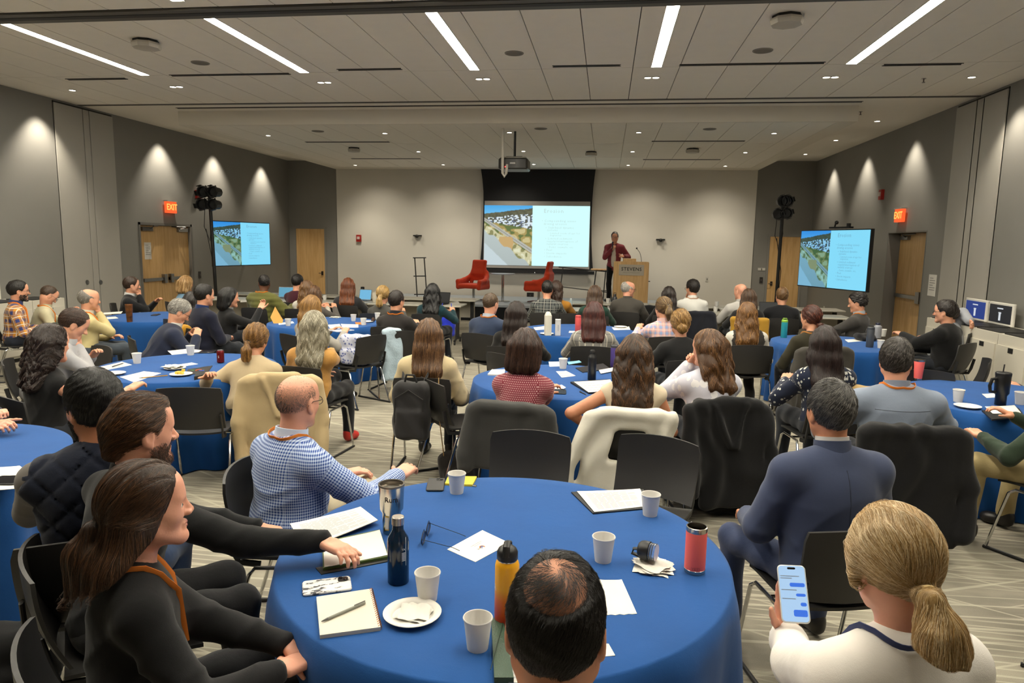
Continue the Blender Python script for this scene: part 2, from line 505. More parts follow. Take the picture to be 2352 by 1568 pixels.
# ceiling: a backing slab, panels hung under it with open joints
ceil = slab('ceiling', (XL-.3, YF-.2, CEIL+.02), (XR+.6, YB+.3, CEIL+.16), m_gap)
PX0 = -.345
def panels(parent, cols, y0, y1, z, m, x_lo, x_hi):
    first = None
    for k in cols:
        xa = PX0+.6*k; xb = xa+.6
        xa, xb = max(xa, x_lo), min(xb, x_hi)
        if xb-xa < .05: continue
        full = abs(xb-xa-.6) < 1e-6
        if full and first is not None:
            o = first.copy(); COL.objects.link(o); o.location = (xa, 0, 0); continue
        q = MB(); q.box((.005, y0+.005, z), (xb-xa-.005, y1-.005, z+.018))
        o = q.build('ceiling_panel', m, parent, smooth=0, loc=(xa, 0, 0))
        if full: first = o
cols = range(-16, 11)
for y0, y1 in ((YF, -.6), (-.6, 1.6), (1.6, 4.25), (4.25, 6.92), (7.22, 9.64), (9.64, 11.66)):
    panels(ceil, cols, y0, y1, CEIL, m_ceil, XL, XR)
q = MB(); q.box((XL, 11.76, CEIL), (XR, YB, CEIL+.018)); q.build('ceiling_board', m_ceil, ceil, smooth=0)
# folding-wall tracks
q = MB(); q.box((XL, 6.93, CEIL-.02), (XR, 7.21, CEIL+.02)); q.cur = 1; q.box((XL, 7.03, CEIL-.024), (XR, 7.11, CEIL-.019)); struct(q.build('trim_1', [mat('4a4741', .5), m_dark], smooth=0))
q = MB(); q.box((XL, 11.67, CEIL-.006), (XR, 11.75, CEIL+.02)); struct(q.build('trim_2', mat('55514a', .6), smooth=0))
# lowered ceiling over the stage
SXL, SXR, SYF, SZ = -7.9, 3.96, 12.32, 3.95
sof = slab('ceiling_lowered', (SXL, SYF, SZ+.02), (SXR, YB, CEIL-.001), m_soff)
q = MB(); q.box((SXL, SYF, SZ), (SXL+.25, YB, SZ+.02)); q.box((SXR-.3, SYF, SZ), (SXR, YB, SZ+.02)); q.box((SXL+.25, SYF, SZ), (SXR-.3, SYF+.06, SZ+.02)); q.box((SXL+.25, 19.3, SZ), (SXR-.3, YB, SZ+.02))
q.build('ceiling_board', m_soff, sof, smooth=0)
for y0, y1 in ((SYF+.06, 14.75), (14.75, 17.1), (17.1, 19.3)): panels(sof, cols, y0, y1, SZ, m_ceil, SXL+.25, SXR-.3)

def Yw(x, y, X): return at(x, y, X=X)[1]
# side walls, built round their door openings
LD = (13.12, 14.95, 2.2); RD = (13.02, 14.72, 2.24)
def wall_side(name, X, out, door, m):
    t = .2*out; a, b = sorted((X, X+t)); q = MB()
    q.box((a, YF, 0), (b, door[0], CEIL+.02)); q.box((a, door[1], 0), (b, YB+.2, CEIL+.02)); q.box((a, door[0], door[2]), (b, door[1], CEIL+.02))
    return struct(q.build(name, m, smooth=0))
wl = wall_side('wall_left', XL, -1, LD, m_wall); wr = wall_side('wall_right', XR, 1, RD, m_wall)
q = MB(); q.box((XL, YB, 0), (SXL, YB+.2, CEIL)); wbl = struct(q.build('wall_back_left', m_wall, smooth=0))
q = MB(); q.box((SXR, YB, 0), (XR, YB+.2, CEIL)); wbr = struct(q.build('wall_back_right', m_wall, smooth=0))
q = MB(); q.box((SXL, YB-.03, 0), (SXR, YB+.2, SZ)); wb = struct(q.build('wall_back', m_white, smooth=0))
slab('wall_front', (XL-.2, YF-.2, 0), (XR+.2, YF, CEIL+.02), m_wall)
slab('baseboard_back', (SXL, YB-.045, 0), (SXR, YB-.03, .1), mat('8a8680', .6))
slab('baseboard_left', (XL, YF, 0), (XL+.015, LD[0]-.1, .1), m_dark); slab('baseboard_right', (XR-.015, YF, 0), (XR, RD[0]-.05, .1), m_dark)
# storage doors of the folding wall, proud of the side walls
def store(name, X, out, ys, grooves):
    q = MB(); d = .03*out; y0, y1 = ys
    cuts = [y0]+grooves+[y1]
    for k in range(len(cuts)-1):
        a, b = cuts[k]+(.012 if k else 0), cuts[k+1]-(.012 if k < len(cuts)-2 else 0)
        lo, hi = sorted((X, X-d)); pm = MB(); pm.box((lo, a, .02), (hi, b, CEIL-.06)); PAN.append(pm)
    lo, hi = sorted((X, X-d*.4)); q.box((lo, y0, .0), (hi, y1, CEIL-.03))
    o = struct(q.build(name, m_dark, smooth=0))
    while PAN: PAN.pop(0).build('panel', m_panel, o, smooth=0)
    return o
PAN = []
yl = [Yw(119.3, 231, XL), Yw(185, 245, XL), Yw(200, 250, XL), Yw(254.4, 263.6, XL)]
sl = store('door_3', XL, -1, (yl[0], yl[3]), [yl[1], yl[2]])
yr = [Yw(2203, 248, XR), Yw(2251, 226, XR), Yw(2265, 240, XR), Yw(2321, 200, XR)]
sr_ = store('door_4', XR, 1, (yr[0], yr[3]), [yr[1], yr[2]])
for p, X, par, sg in (((197, 648), XL, sl, 1), ((228, 648), XL, sl, 1), ((2196, 699), XR, sr_, -1)):
    c = at(*p, X=X); M = Matrix.Translation((X+sg*.03, c[1], c[2])) @ Matrix.Rotation(sg*PI/2, 4, 'Y')
    q = MB(); q.lathe([(.045, 0), (.045, .008), (.036, .010), (.032, .004), (.0, .004)], 18, M, True, False); q.box((-.004, -.02, .004), (.004, .02, .012), M); q.build('pull_ring', m_steel, par)

def bar_handle(mb, X, sg, y0, y1, z):
    mb.box(sorted_lo(X, X+sg*.05, y0, z-.035), sorted_hi(X, X+sg*.05, y1, z+.035))
def sorted_lo(xa, xb, y, z): return (min(xa, xb), y, z)
def sorted_hi(xa, xb, y, z): return (max(xa, xb), y, z)
# left double door
dl = MB(); 
for a, b in ((LD[0], LD[0]+.05), (LD[1]-.05, LD[1])): dl.box((XL-.2, a, 0), (XL+.015, b, LD[2]))
dl.box((XL-.2, LD[0], LD[2]-.05), (XL+.015, LD[1], LD[2]))
door1 = struct(dl.build('door_1', m_frame, smooth=0))
mid = (LD[0]+LD[1])/2
for a, b in ((LD[0]+.053, mid-.003), (mid+.003, LD[1]-.053)):
    q = MB(); q.box((XL-.10, a, .01), (XL-.055, b, LD[2]-.055)); lf = q.build('door_leaf', m_maple, door1, smooth=0)
    q = MB(); q.box((XL-.055, a+.06, .985), (XL-.005, b-.06, 1.05)); q.box((XL-.055, a+.06 if a > mid else b-.16, .93), (XL+.02, a+.16 if a > mid else b-.06, 1.12)); q.build('push_bar', m_steel, lf, smooth=0)
    e = b if a > mid else a; s_ = -1 if a > mid else 1
    q = MB(); q.box((XL-.055, min(e+s_*.08, e+s_*.42), LD[2]-.17), (XL-.0, max(e+s_*.08, e+s_*.42), LD[2]-.09)); q.tube([(XL-.01, e+s_*.36, LD[2]-.12), (XL+.10, e+s_*.30, LD[2]-.07), (XL-.03, e+s_*.62, LD[2]-.062)], .012, 6); q.build('door_closer', m_steel, lf, smooth=0)
# right door in a deep recess
xd = XR+.22
q = MB(); q.box((XR-.004, RD[0], 0), (XR+.30, RD[0]+.025, RD[2])); q.box((XR-.004, RD[1]-.025, 0), (XR+.30, RD[1], RD[2])); q.box((XR-.004, RD[0]+.025, RD[2]-.025), (XR+.30, RD[1]-.025, RD[2])); q.box((xd+.06, RD[0], 0), (xd+.09, RD[1], RD[2]))
door2 = struct(q.build('door_2', m_frame, smooth=0))
q = MB(); q.box((xd, RD[0]+.03, .01), (xd+.045, RD[1]-.04, RD[2]-.03)); lf = q.build('door_leaf', m_maple, door2, smooth=0)
q = MB(); q.box((xd-.05, RD[0]+.08, .99), (xd, RD[1]-.1, 1.055)); q.box((xd-.075, RD[0]+.44, .93), (xd, RD[0]+.60, 1.14)); q.build('push_bar', m_steel, lf, smooth=0)
q = MB(); q.box((xd-.06, RD[1]-.5, RD[2]-.15), (xd, RD[1]-.16, RD[2]-.08)); q.tube([(xd-.05, RD[1]-.4, RD[2]-.1), (xd-.16, RD[1]-.5, RD[2]-.06), (xd-.02, RD[1]-.75, RD[2]-.04)], .012, 6); q.build('door_closer', m_steel, lf, smooth=0)
# small doors in the dark end walls
def small_door(name, p0, p1, hl_px, par):
    a = at(*p0, Y=YB); b = at(*p1, Y=YB); z = (a[2]+b[2])/2
    q = MB(); q.box((a[0]-.05, YB-.02, 0), (a[0], YB, z+.05)); q.box((b[0], YB-.02, 0), (b[0]+.05, YB, z+.05)); q.box((a[0], YB-.02, z), (b[0], YB, z+.05))
    o = struct(q.build(name, m_wall, smooth=0))
    q = MB(); q.box((a[0]+.004, YB-.012, .01), (b[0]-.004, YB-.001, z-.004)); q.build('door_leaf', m_maple, o, smooth=0)
    c = at(*hl_px, Y=YB); q = MB(); q.box((c[0]-.03, YB-.03, c[2]-.06), (c[0]+.03, YB-.012, c[2]+.06)); q.tube([(c[0], YB-.03, c[2]), (c[0], YB-.07, c[2]), (c[0]-.09, YB-.07, c[2])], .011, 6); q.build('door_handle', mat('4a4038', .35, .8), o)
small_door('door_5', (680, 525), (745, 525), (741, 627), wbl)
small_door('door_6', (1769, 543), (1842, 544), (1771, 651), wbr)

# ------------------------------------------------------------------ ceiling fittings
strip_m = emat((1.0, .93, .77), STRIP_E)
fr_m = mat('cfcabd', .5)
def strip(x, y0, y1, label):
    t = thing('ceiling_light', label, 'ceiling light', (x, y0, CEIL), 0, 'linear lamps let into the ceiling panels')
    q = MB(); L = y1-y0; w_ = .062
    q.box((-w_-.008, 0, -.006), (-w_, L, 0)); q.box((w_, 0, -.006), (w_+.008, L, 0)); q.box((-w_, -.008, -.006), (w_, 0, 0)); q.box((-w_, L, -.006), (w_, L+.008, 0))
    q.build('frame', fr_m, t, smooth=0)
    q = MB(); q.box((-w_, 0, -.004), (w_, L, 0)); q.build('diffuser', strip_m, t, smooth=0)
LBL = ['linear ceiling lamp nearest the folding door on the grey wall by the plaid man', 'linear ceiling lamp second from the wall with the double door', 'linear ceiling lamp between the two octagonal ceiling sensors, pointing at the projector',
       'linear ceiling lamp above the lectern side, steepest in view', 'linear ceiling lamp nearest the wall with the two white signs']
for i, x in enumerate((-6.645, -4.245, -1.845, .555, 2.955)):
    strip(x, 7.23, 9.62, LBL[i])
    strip(x, 4.30, 6.72, 'linear ceiling lamp nearer than the dark ceiling track, %s of its row' % ('first', 'second', 'third', 'fourth', 'fifth')[i])
    strip(x, 1.35, 3.8, 'linear ceiling lamp above the front table, %s of its row' % ('first', 'second', 'third', 'fourth', 'fifth')[i])
def slot(p0, p1, z, lab, wy=.07):
    a = at(*p0, z=z); b = at(*p1, z=z)
    t = thing('air_diffuser', lab, 'air vent', (a[0], a[1], z), 0, 'black slot air vents in the ceiling')
    L = b[0]-a[0]; q = MB(); q.box((0, -wy/2, -.004), (L, wy/2, 0)); q.build('slot_body', m_dark, t, smooth=0)
    q = MB()
    for s_ in (-1, 1): q.box((-.01, s_*wy*.5-.004, -.008), (L+.01, s_*wy*.5+.004, 0))
    q.box((0, -.006, -.007), (L, .006, -.003)); q.build('frame', mat('2c2a27', .5), t, smooth=0)
for p0, p1, z, lab in (((155, 182), (283, 178), CEIL, 'short black slot vent by the end of the lamp nearest the folding door'), ((393, 173), (657, 165), CEIL, 'long black slot vent between the first two linear lamps'),
    ((777, 160), (920, 157), CEIL, 'short black slot vent before the end of the middle linear lamp'), ((1271, 152), (1424, 150), CEIL, 'short black slot vent above the projector screen, in the near ceiling'),
    ((1562, 149), (1886, 149), CEIL, 'longest black slot vent between two linear lamps'), ((2030, 149), (2203, 149), CEIL, 'black slot vent beyond the lamp nearest the sign wall'),
    ((703, 326), (890, 324), SZ, 'black slot vent in the lowered ceiling over the double door side, nearer of two'), ((1498, 324), (1709, 324), SZ, 'black slot vent in the lowered ceiling over the lectern, nearer of two'),
    ((808, 364), (967, 365), SZ, 'black slot vent in the lowered ceiling close to the small wooden door, farther of two'), ((1478, 366), (1654, 366), SZ, 'black slot vent in the lowered ceiling over the lectern, farther of two')):
    slot(p0, p1, z, lab)
slot((407, 248), (1980, 233), CEIL-.0, 'very long black slot vent along the front of the lowered ceiling', .06)
disc_m = emat((1.0, .93, .80), 9.0)
trim_m = mat('c2bdb2', .4)
n_dl = 0
def downlight(px, py, z, twin, lab, grp, on=DOWN_W):
    c = at(px, py, z=z); t = thing('downlight', lab, 'downlight', (c[0], c[1], z), 0, grp)
    q = MB(); L = MB()
    for dx in ((-.055, .055) if twin else (0,)):
        M = Matrix.Translation((dx, dx*.0, 0))
        q.lathe([(.055, 0), (.062, -.006), (.050, -.008), (.044, -.002)], 16, M, False, False); L.lathe([(.0, -.003), (.044, -.003)], 16, M, False, False)
    q.build('trim_ring', trim_m, t); L.build('lens', disc_m, t, smooth=0)
    if on: spot((c[0], c[1], z-.02), (c[0], c[1]-.01, 0), on, 95, .7)
g1 = 'twin downlights in the near ceiling'; g2 = 'small downlights in the lowered ceiling'; g3 = 'downlights along the side wall'
for i, p in enumerate(((405, 199), (745, 189), (1109, 181), (1497, 178), (1908, 177))): downlight(*p, CEIL, True, 'twin downlight just past the end of the %s linear lamp' % ('first', 'second', 'third', 'fourth', 'fifth')[i], g1, DOWN_W*1.3)
downlight(166, 207, CEIL, False, 'single round downlight near the folding door by the plaid man', g3, 0); downlight(2232, 177, CEIL, False, 'single round downlight near the wall of the white signs', g3, 0)
for r, row in enumerate((((616, 311), (884, 306), (1170, 304), (1467, 304), (1778, 306)), ((961, 348), (1202, 347), (1453, 348), (1712, 350)), ((816, 379), (1018, 378), (1226, 377), (1443, 379), (1666, 381)))):
    for i, p in enumerate(row): downlight(*p, SZ, False, 'small downlight of the lowered ceiling, %s row, %s from the double door side' % (('front', 'middle', 'rear')[r], ('first', 'second', 'third', 'fourth', 'fifth')[i]), g2, DOWN_W*.5 if r == 1 else (DOWN_W*.8 if r == 2 else 0))
for i, p in enumerate(((2015, 278), (1920, 322), (1850, 354))): downlight(*p, CEIL, False, 'downlight between the lowered ceiling and the exit door wall, %s from the camera' % ('first', 'second', 'third')[i], g3, 0)
# wall washers: the pools of light on the walls
for p in ((85, 275), (365, 345), (490, 370), (600, 395)):
    c = at(*p, X=XL); spot((XL+.34, c[1], CEIL-.03), (XL+.10, c[1], 0), SPOT_W, 84, .75)
for p in ((1915, 410), (1992, 395), (2102, 360), (2345, 262)):
    c = at(*p, X=XR); spot((XR-.34, c[1], CEIL-.03), (XR-.10, c[1], 0), SPOT_W*.7, 84, .75)
for y in (1.5, 4.8): spot((XL+.34, y, CEIL-.03), (XL+.1, y, 0), SPOT_W, 84, .75); spot((XR-.34, y, CEIL-.03), (XR-.1, y, 0), SPOT_W, 84, .75)
for x in (-6.6, -4.6, -2.6, .9, 2.9): spot((x, YB-1.5, SZ-.02), (x, YB-.05, 0.7), WHITE_W, 104, 1.0)
for i, p in enumerate(((460, 144, CEIL), (1181, 122, CEIL), (1752, 116, CEIL), (730, 301, SZ), (1242, 295, SZ), (1630, 296, SZ))):
    c = at(p[0], p[1], z=p[2]); t = thing('ceiling_speaker', ('round flush ceiling speaker near the octagonal sensor of the double door side', 'round flush ceiling speaker by the middle linear lamp', 'round flush ceiling speaker before the longest slot vent', 'round flush speaker in the lowered ceiling by its first downlight',
        'round flush speaker in the lowered ceiling above the projector', 'round flush speaker in the lowered ceiling above the lectern')[i], 'speaker', c, 0, 'flush ceiling speakers')
    q = MB(); q.lathe([(.118, 0), (.115, -.008), (.105, -.010), (.10, -.006)], 24, None, False, False); q.build('rim', mat('8d877d', .6), t)
    q = MB(); q.lathe([(.102, -.006), (.06, -.009), (0, -.010)], 24, None, False, False); q.build('grille', mat('7a756c', .9, bump=.8, bs=500), t)
for i, p in enumerate(((335, 93, CEIL, .16), (1808, 36, CEIL, .16), (813, 339, SZ, .14), (1591, 341, SZ, .14), (1358, 348, SZ, .13))):
    c = at(p[0], p[1], z=p[2]); t = thing('ceiling_sensor', ('octagonal ceiling box between the first two linear lamps', 'octagonal ceiling box between the two steep linear lamps', 'ceiling box in the lowered ceiling by the small wooden door', 'ceiling box in the lowered ceiling over the lectern', 'round ceiling box just beyond the projector')[i], 'sensor', c, 0, 'boxes hanging under the ceiling')
    q = MB(); q.lathe([(p[3]*.9, 0), (p[3]*.9, -.03)], 8); q.build('mount', m_dark, t)
    q = MB(); q.lathe([(p[3], -.03), (p[3]*1.03, -.05), (p[3]*.95, -.09), (p[3]*.5, -.10)], 8); q.build('cover', mat('b5afa3', .5), t, smooth=20)
for i, p in enumerate(((2122, 180, CEIL), (1977, 256, CEIL))):
    c = at(p[0], p[1], z=p[2]); t = thing('sprinkler_head', ('sprinkler head near the sign wall downlight', 'sprinkler head at the corner of the lowered ceiling')[i], 'sprinkler', c)
    q = MB(); q.lathe([(.03, 0), (.03, -.006), (.012, -.008)], 12); q.build('plate', m_chrome, t); q = MB(); q.lathe([(.008, -.006), (.008, -.05), (.022, -.052), (.022, -.056)], 10); q.build('head', mat('5a5048', .4, .6), t)
# ------------------------------------------------------------------ slide picture (flat print on the screens)
def slide_mesh():
    nx, ny = 210, 119; W_, H_ = 16/9, 1.0
    X, Z = np.meshgrid(np.linspace(0, 1, nx), np.linspace(0, 1, ny)); rng = np.random.default_rng(3)
    def vn(sx, sy, seed):
        r = np.random.default_rng(seed).random((sy+2, sx+2)); xx = X*sx; yy = Z*sy; xi = xx.astype(int); yi = yy.astype(int); fx = xx-xi; fy = yy-yi
        fx = fx*fx*(3-2*fx); fy = fy*fy*(3-2*fy)
        return (r[yi, xi]*(1-fx)+r[yi, xi+1]*fx)*(1-fy)+(r[yi+1, xi]*(1-fx)+r[yi+1, xi+1]*fx)*fy
    C = np.zeros((ny, nx, 3)); c = lambda h: np.array(lin(h))
    u = X/.46; v = 1-Z                                              # u across the picture, v down
    sky = c('3aa0e0')*(1-v[..., None]*3)+c('8fd0f2')*(v[..., None]*3); C[:] = sky
    hor = .13-.10*np.clip(u, 0, 1)+.02*vn(12, 3, 1)
    hill = v > hor; C[hill] = c('57553f'); n = vn(60, 50, 2); C[hill] *= (.5+.9*n[hill])[:, None]
    town = (v > hor+.07+.02*u) & (v < .27+.12*u) & (v > .14); nn = vn(70, 60, 4)
    C[town & (nn > .52)] = c('dfe3ea'); C[town & (nn > .40) & (nn < .46)] = c('5b6c9a')
    scrub = v > .26+.13*u; C[scrub] = c('a98f52'); m = vn(26, 22, 6); C[scrub & (m > .62)] = c('5d6b35'); C[scrub & (m < .3)] = c('cdb782')
    rail = np.abs(v-(.235+.52*u)) < .030+.012*u; C[rail] = c('b9b3ab'); C[np.abs(v-(.235+.52*u)) < .008] = c('8e857c')
    cl = v > .30+.50*u+.02*vn(30, 5, 7); C[cl] = c('cfc29b'); e = vn(44, 16, 8); C[cl & (e > .63)] = c('8b8455'); C[cl & (e < .25)] = c('e2d9ba')
    sl = (np.abs(u-.46) < .16-.25*np.abs(v-.62)) & (v > .52) & (v < .74); C[sl] = c('c9a06a')
    sand = v > .40+.62*u+.03*np.sin(u*20); C[sand] = c('b9bdbc')*(1-.25*(v[sand]-.5))[:, None]
    wat = v > .62+.75*u; C[wat] = c('c7cdd2')
    C[X > .46] = c('d6fbfb')
    V = np.stack([X*W_-W_/2, 0*X, Z-.5], -1).reshape(-1, 3)
    I = np.arange(nx*ny).reshape(ny, nx); Q = np.stack([I[:-1, :-1], I[:-1, 1:], I[1:, 1:], I[1:, :-1]], -1).reshape(-1, 4)
    me = mesh_from('picture', V, Q, [])
    a = me.color_attributes.new('slide', 'FLOAT_COLOR', 'POINT'); a.data.foreach_set('color', np.concatenate([C.reshape(-1, 3), np.ones((nx*ny, 1))], 1).astype(np.float32).ravel())
    return me
def slide_mat(e, tint, name):
    b = NB(name); c = b.attr('slide', 'Color'); b.set('Base Color', (.03, .03, .03, 1)); b.set('Roughness', .35)
    b.emit(b.mix(1.0, c, tint+(1,), 'MULTIPLY'), e); return b.m
TXT = [(.00, .385, .075, 'Erosion'), (-.03, .235, .044, '• Compounding issues'), (.0, .185, .044, 'driving erosion'), (.03, .125, .040, '◦ Stabilized dynamic'), (.06, .085, .040, 'systems'), (.08, .035, .035, '- Limited room of upr for'), (.11, -.0, .035, 'migration'), (.03, -.055, .040, '◦ Limited sediment'),
       (.06, -.10, .040, 'supply/interruption of'), (.06, -.145, .040, 'natural sources'), (.07, -.195, .035, '- Dams, seawalls, etc.'), (.02, -.245, .04, '• Fuel'), (.02, -.30, .040, '• Storm impacts'), (.02, -.355, .040, '• Subsidence')]
def slide(parent, M, width, e, tint, tcol, name='picture', te=.5):
    s_ = width/(16/9)
    me = SLIDE.copy(); me.materials.clear(); me.materials.append(slide_mat(e, tint, 'screen')); o = link(name, me, parent); o.matrix_local = M @ Matrix.Scale(s_, 4)
    tm = emat(tcol, te); out = []
    for k, (x, z, h, t) in enumerate(TXT):
        if k not in TXTM:
            cu = bpy.data.curves.new('slide_text', 'FONT'); cu.body = t; cu.size = h*1.25; cu.align_x = 'LEFT'; cu.resolution_u = 1; cu.space_character = 1.15; TXTM[k] = font_mesh(cu, 'slide_text')
        me = TXTM[k].copy(); me.materials.clear(); me.materials.append(tm)
        to = link('lettering', me, o); to.matrix_local = Matrix.Translation((.12+x, -.004, z)) @ Matrix.Rotation(PI/2, 4, 'X')
    return o
SLIDE = slide_mesh(); TXTM = {}

# ------------------------------------------------------------------ projection screen
ys = YB-.16
ps = thing('projection_screen', 'large pull-down projection screen showing the erosion slide above the stage', 'screen', (at(1235, 400, Y=ys)[0], ys, 0))
ox = ps.location.x
Lc = lambda x, y: (at(x, y, Y=ys)[0]-ox, at(x, y, Y=ys)[2])
def poly(parent, name, pts, y0, d, m):
    q = MB(); q.prism([Lc(*p) for p in pts], d, Matrix.Translation((0, y0, 0)) @ Matrix.Rotation(PI/2, 4, 'X')); return q.build(name, m, parent, smooth=0)
navy = mat('0a0c12', .7)
lft = [(1104, 384), (1108, 410), (1110.5, 440), (1110.5, 470), (1109, 520), (1106, 570), (1103, 600), (1101, 618)]
rgt = [(1362, 622), (1360.5, 600), (1358.5, 560), (1358.5, 500), (1360.5, 460), (1363, 430), (1366, 405), (1368.5, 385.5)]
poly(ps, 'screen_border', list(reversed(lft+rgt)), .0, .006, navy)
q = MB(); a = Lc(1110, 614); b = Lc(1113.5, 461); c_ = Lc(1356, 463); d_ = Lc(1353.5, 619)
q.add([(a[0], -.010, a[1]), (d_[0], -.010, d_[1]), (c_[0], -.010, c_[1]), (b[0], -.010, b[1])], [(0, 1, 2, 3)]); q.build('screen_surface', mat('a9a6a2', .8, var=.02), ps, smooth=0)
p0 = Lc(1099, 621); p1 = Lc(1365, 627); zb = (p0[1]+p1[1])/2
q = MB(); q.box((p0[0], -.03, zb-.045), (p1[0], .03, zb+.045)); q.build('bottom_bar', mat('14161a', .5), ps, smooth=0)
q = MB(); q.sphere(((p0[0]+p1[0])/2-.02, -.035, zb-.03), .018, 8, 6); q.build('pull_handle', m_chrome, ps)
tl = Lc(1112.2, 476); tr = Lc(1356.2, 478); bl = Lc(1110.8, 600.5); wS = tr[0]-tl[0]-.02; hS = tl[1]-bl[1]
pic = slide(ps, Matrix.Translation(((tl[0]+tr[0])/2, -.018, (tl[1]+bl[1])/2-.015)), wS, .54, (.90, 1.0, 1.0), (.62, .78, .78), 'projected_slide', .42)

def tv(name, lab, PL, PR, zc, flipm):
    """wall display between its two lower-side points in plan"""
    PL = Vector((*PL, 0)); PR = Vector((*PR, 0)); c = (PL+PR)/2; ax = (PR-PL).normalized(); rz = math.atan2(ax.y, ax.x); W_ = (PR-PL).length; H_ = W_*9/16
    t = thing(name, lab, 'screen', (c.x, c.y, zc), rz)
    q = MB(); q.box((-W_/2-.018, 0, -H_/2-.018), (W_/2+.018, .06, H_/2+.018)); q.build('housing', mat('0c0d10', .3), t, smooth=0)
    slide(t, Matrix.Translation((0, -.004, 0)), W_, .50, (.33, .74, 1.0), (.18, .42, .60), 'display_panel', .40)
    X = XL if c.x < 0 else XR; inv = Matrix.Rotation(-rz, 3, 'Z') @ (Vector((X, c.y+2.6, 0))-c); mid_ = Matrix.Rotation(-rz, 3, 'Z') @ (Vector((c.x*.86+X*.14, c.y+1.1, 0))-c)
    q = MB(); q.box((-.3, .06, -.25), (.3, .10, .25)); q.tube([(0, .08, 0), (mid_.x, mid_.y, 0), (inv.x, inv.y, 0)], .03, 8); q.build('swing_mount', m_black, t, smooth=0)
    return t
a = at(488.5, 503.5, Y=14.1); b = at(617.5, 503.5, Y=15.72); zt = (a[2]+b[2])/2
tv('television', 'large wall television beside the double door showing the blue slide', a[:2], b[:2], zt-.545, 0)
a = at(1842, 528.5, Y=14.1); b = at(2001, 520.5, Y=12.4); zt = (a[2]+b[2])/2
t2 = tv('television', 'large wall television by the single exit door with a camera on top', a[:2], b[:2], zt-.545, 0)
q = MB(); q.box((-.1, -.03, .545), (.42, .06, .575)); q.tube([(.0, .01, .57), (.02, .01, .64), (.05, .0, .65)], .014, 6); q.sphere((.07, -.01, .65), .035); q.box((.34, -.02, .57), (.39, .03, .63)); q.build('camera_bar', m_black, t2)

# ------------------------------------------------------------------ stage and what stands on it
STZ = .40; sy0, sy1 = 16.75, 19.7
st = thing('stage', 'low platform with pale grey deck and black skirt under the screen', 'stage', (-1.2, (sy0+sy1)/2, 0))
q = MB(); q.box((-4.9, sy0-st.location.y, STZ-.05), (3.6, sy1-st.location.y, STZ)); q.build('deck', mat('8d949b', .45, var=.08), st, smooth=0)
q = MB(); n = 150
q.grid(lambda i, j: (-4.88+8.46*i/(n-1), sy0-st.location.y+.02+.012*math.sin(i*1.1), STZ-.05 if j else .0), n, 2); q.build('skirt', fabric('141518', bump=.2), st)
q = MB()
for x in (-4.7, -2, .8, 3.4):
    for y in (-1.3, 1.3): q.tube([(x, y, 0), (x, y, STZ-.05)], .03, 6)
q.build('legs_frame', m_black, st)

def armchair(lab, X, Y, rz):
    t = thing('armchair', lab, 'armchair', (X, Y, STZ), rz, 'orange lounge chairs on the stage')
    m = fabric('b8381a', bump=.35, scale=120)
    f = F()                                                       # shell: tall back flowing into wide arms, local +y is the back
    f.bx((0, .26, .86), (.215, .045, .20), .04, .10, rmat('X', -12)); f.bx((0, .27, .55), (.27, .05, .22), .045, .10, rmat('X', -8))
    for s_ in (-1, 1):
        f.rc((s_*.26, .24, .62), (s_*.33, .02, .53), .055, .05, .08); f.rc((s_*.33, .02, .53), (s_*.34, -.24, .50), .048, .042, .05)
        f.rc((s_*.34, -.24, .50), (s_*.31, -.27, .36), .042, .045, .04); f.bx((s_*.325, -.02, .42), (.035, .25, .12), .03, .06)
        f.rc((s_*.31, .2, .38), (s_*.31, -.25, .36), .05, .045, .04)
    f.cut.append(('bx', np.array([0, .30, .455]), np.array([.19, .2, .055]), np.eye(3), .04, .03))
    blob('shell', f, .018, m, t)
    f = F(); f.bx((0, -.02, .385), (.30, .30, .06), .05, .01); blob('seat_cushion', f, .018, m, t)
    q = MB(); q.tube([(0, 0, .02), (0, 0, .34)], .035, 12); q.build('post', m_chrome, t)
    q = MB()
    for k in range(4):
        a = k*PI/2+.5; q.tube([(0, 0, .05), (.30*math.cos(a), .30*math.sin(a), .018)], .016, 6)
    q.build('star_base', m_chrome, t)
c = at(1088, 640, Y=17.9); armchair('orange lounge chair nearest the screen corner by the ladder stand, facing the room', c[0], c[1], math.radians(-22))
c = at(1238, 645, Y=17.9); armchair('orange lounge chair under the screen turned sideways beside the side table', c[0], c[1], math.radians(-100))
c = at(1155, 637, Y=17.9)
t = thing('side_table', 'small round grey side table between the orange lounge chairs', 'side table', (c[0], c[1], STZ))
q = MB(); q.lathe([(.0, .70), (.31, .70), (.31, .722), (.0, .722)], 28, None, False, False); q.build('table_top', mat('8c8f98', .3), t, smooth=20)
q = MB(); q.lathe([(.035, .02), (.035, .70)], 14); q.build('post', m_chrome, t); q = MB(); q.lathe([(.20, 0), (.20, .012), (.05, .022)], 20); q.build('base', m_chrome, t, smooth=20)
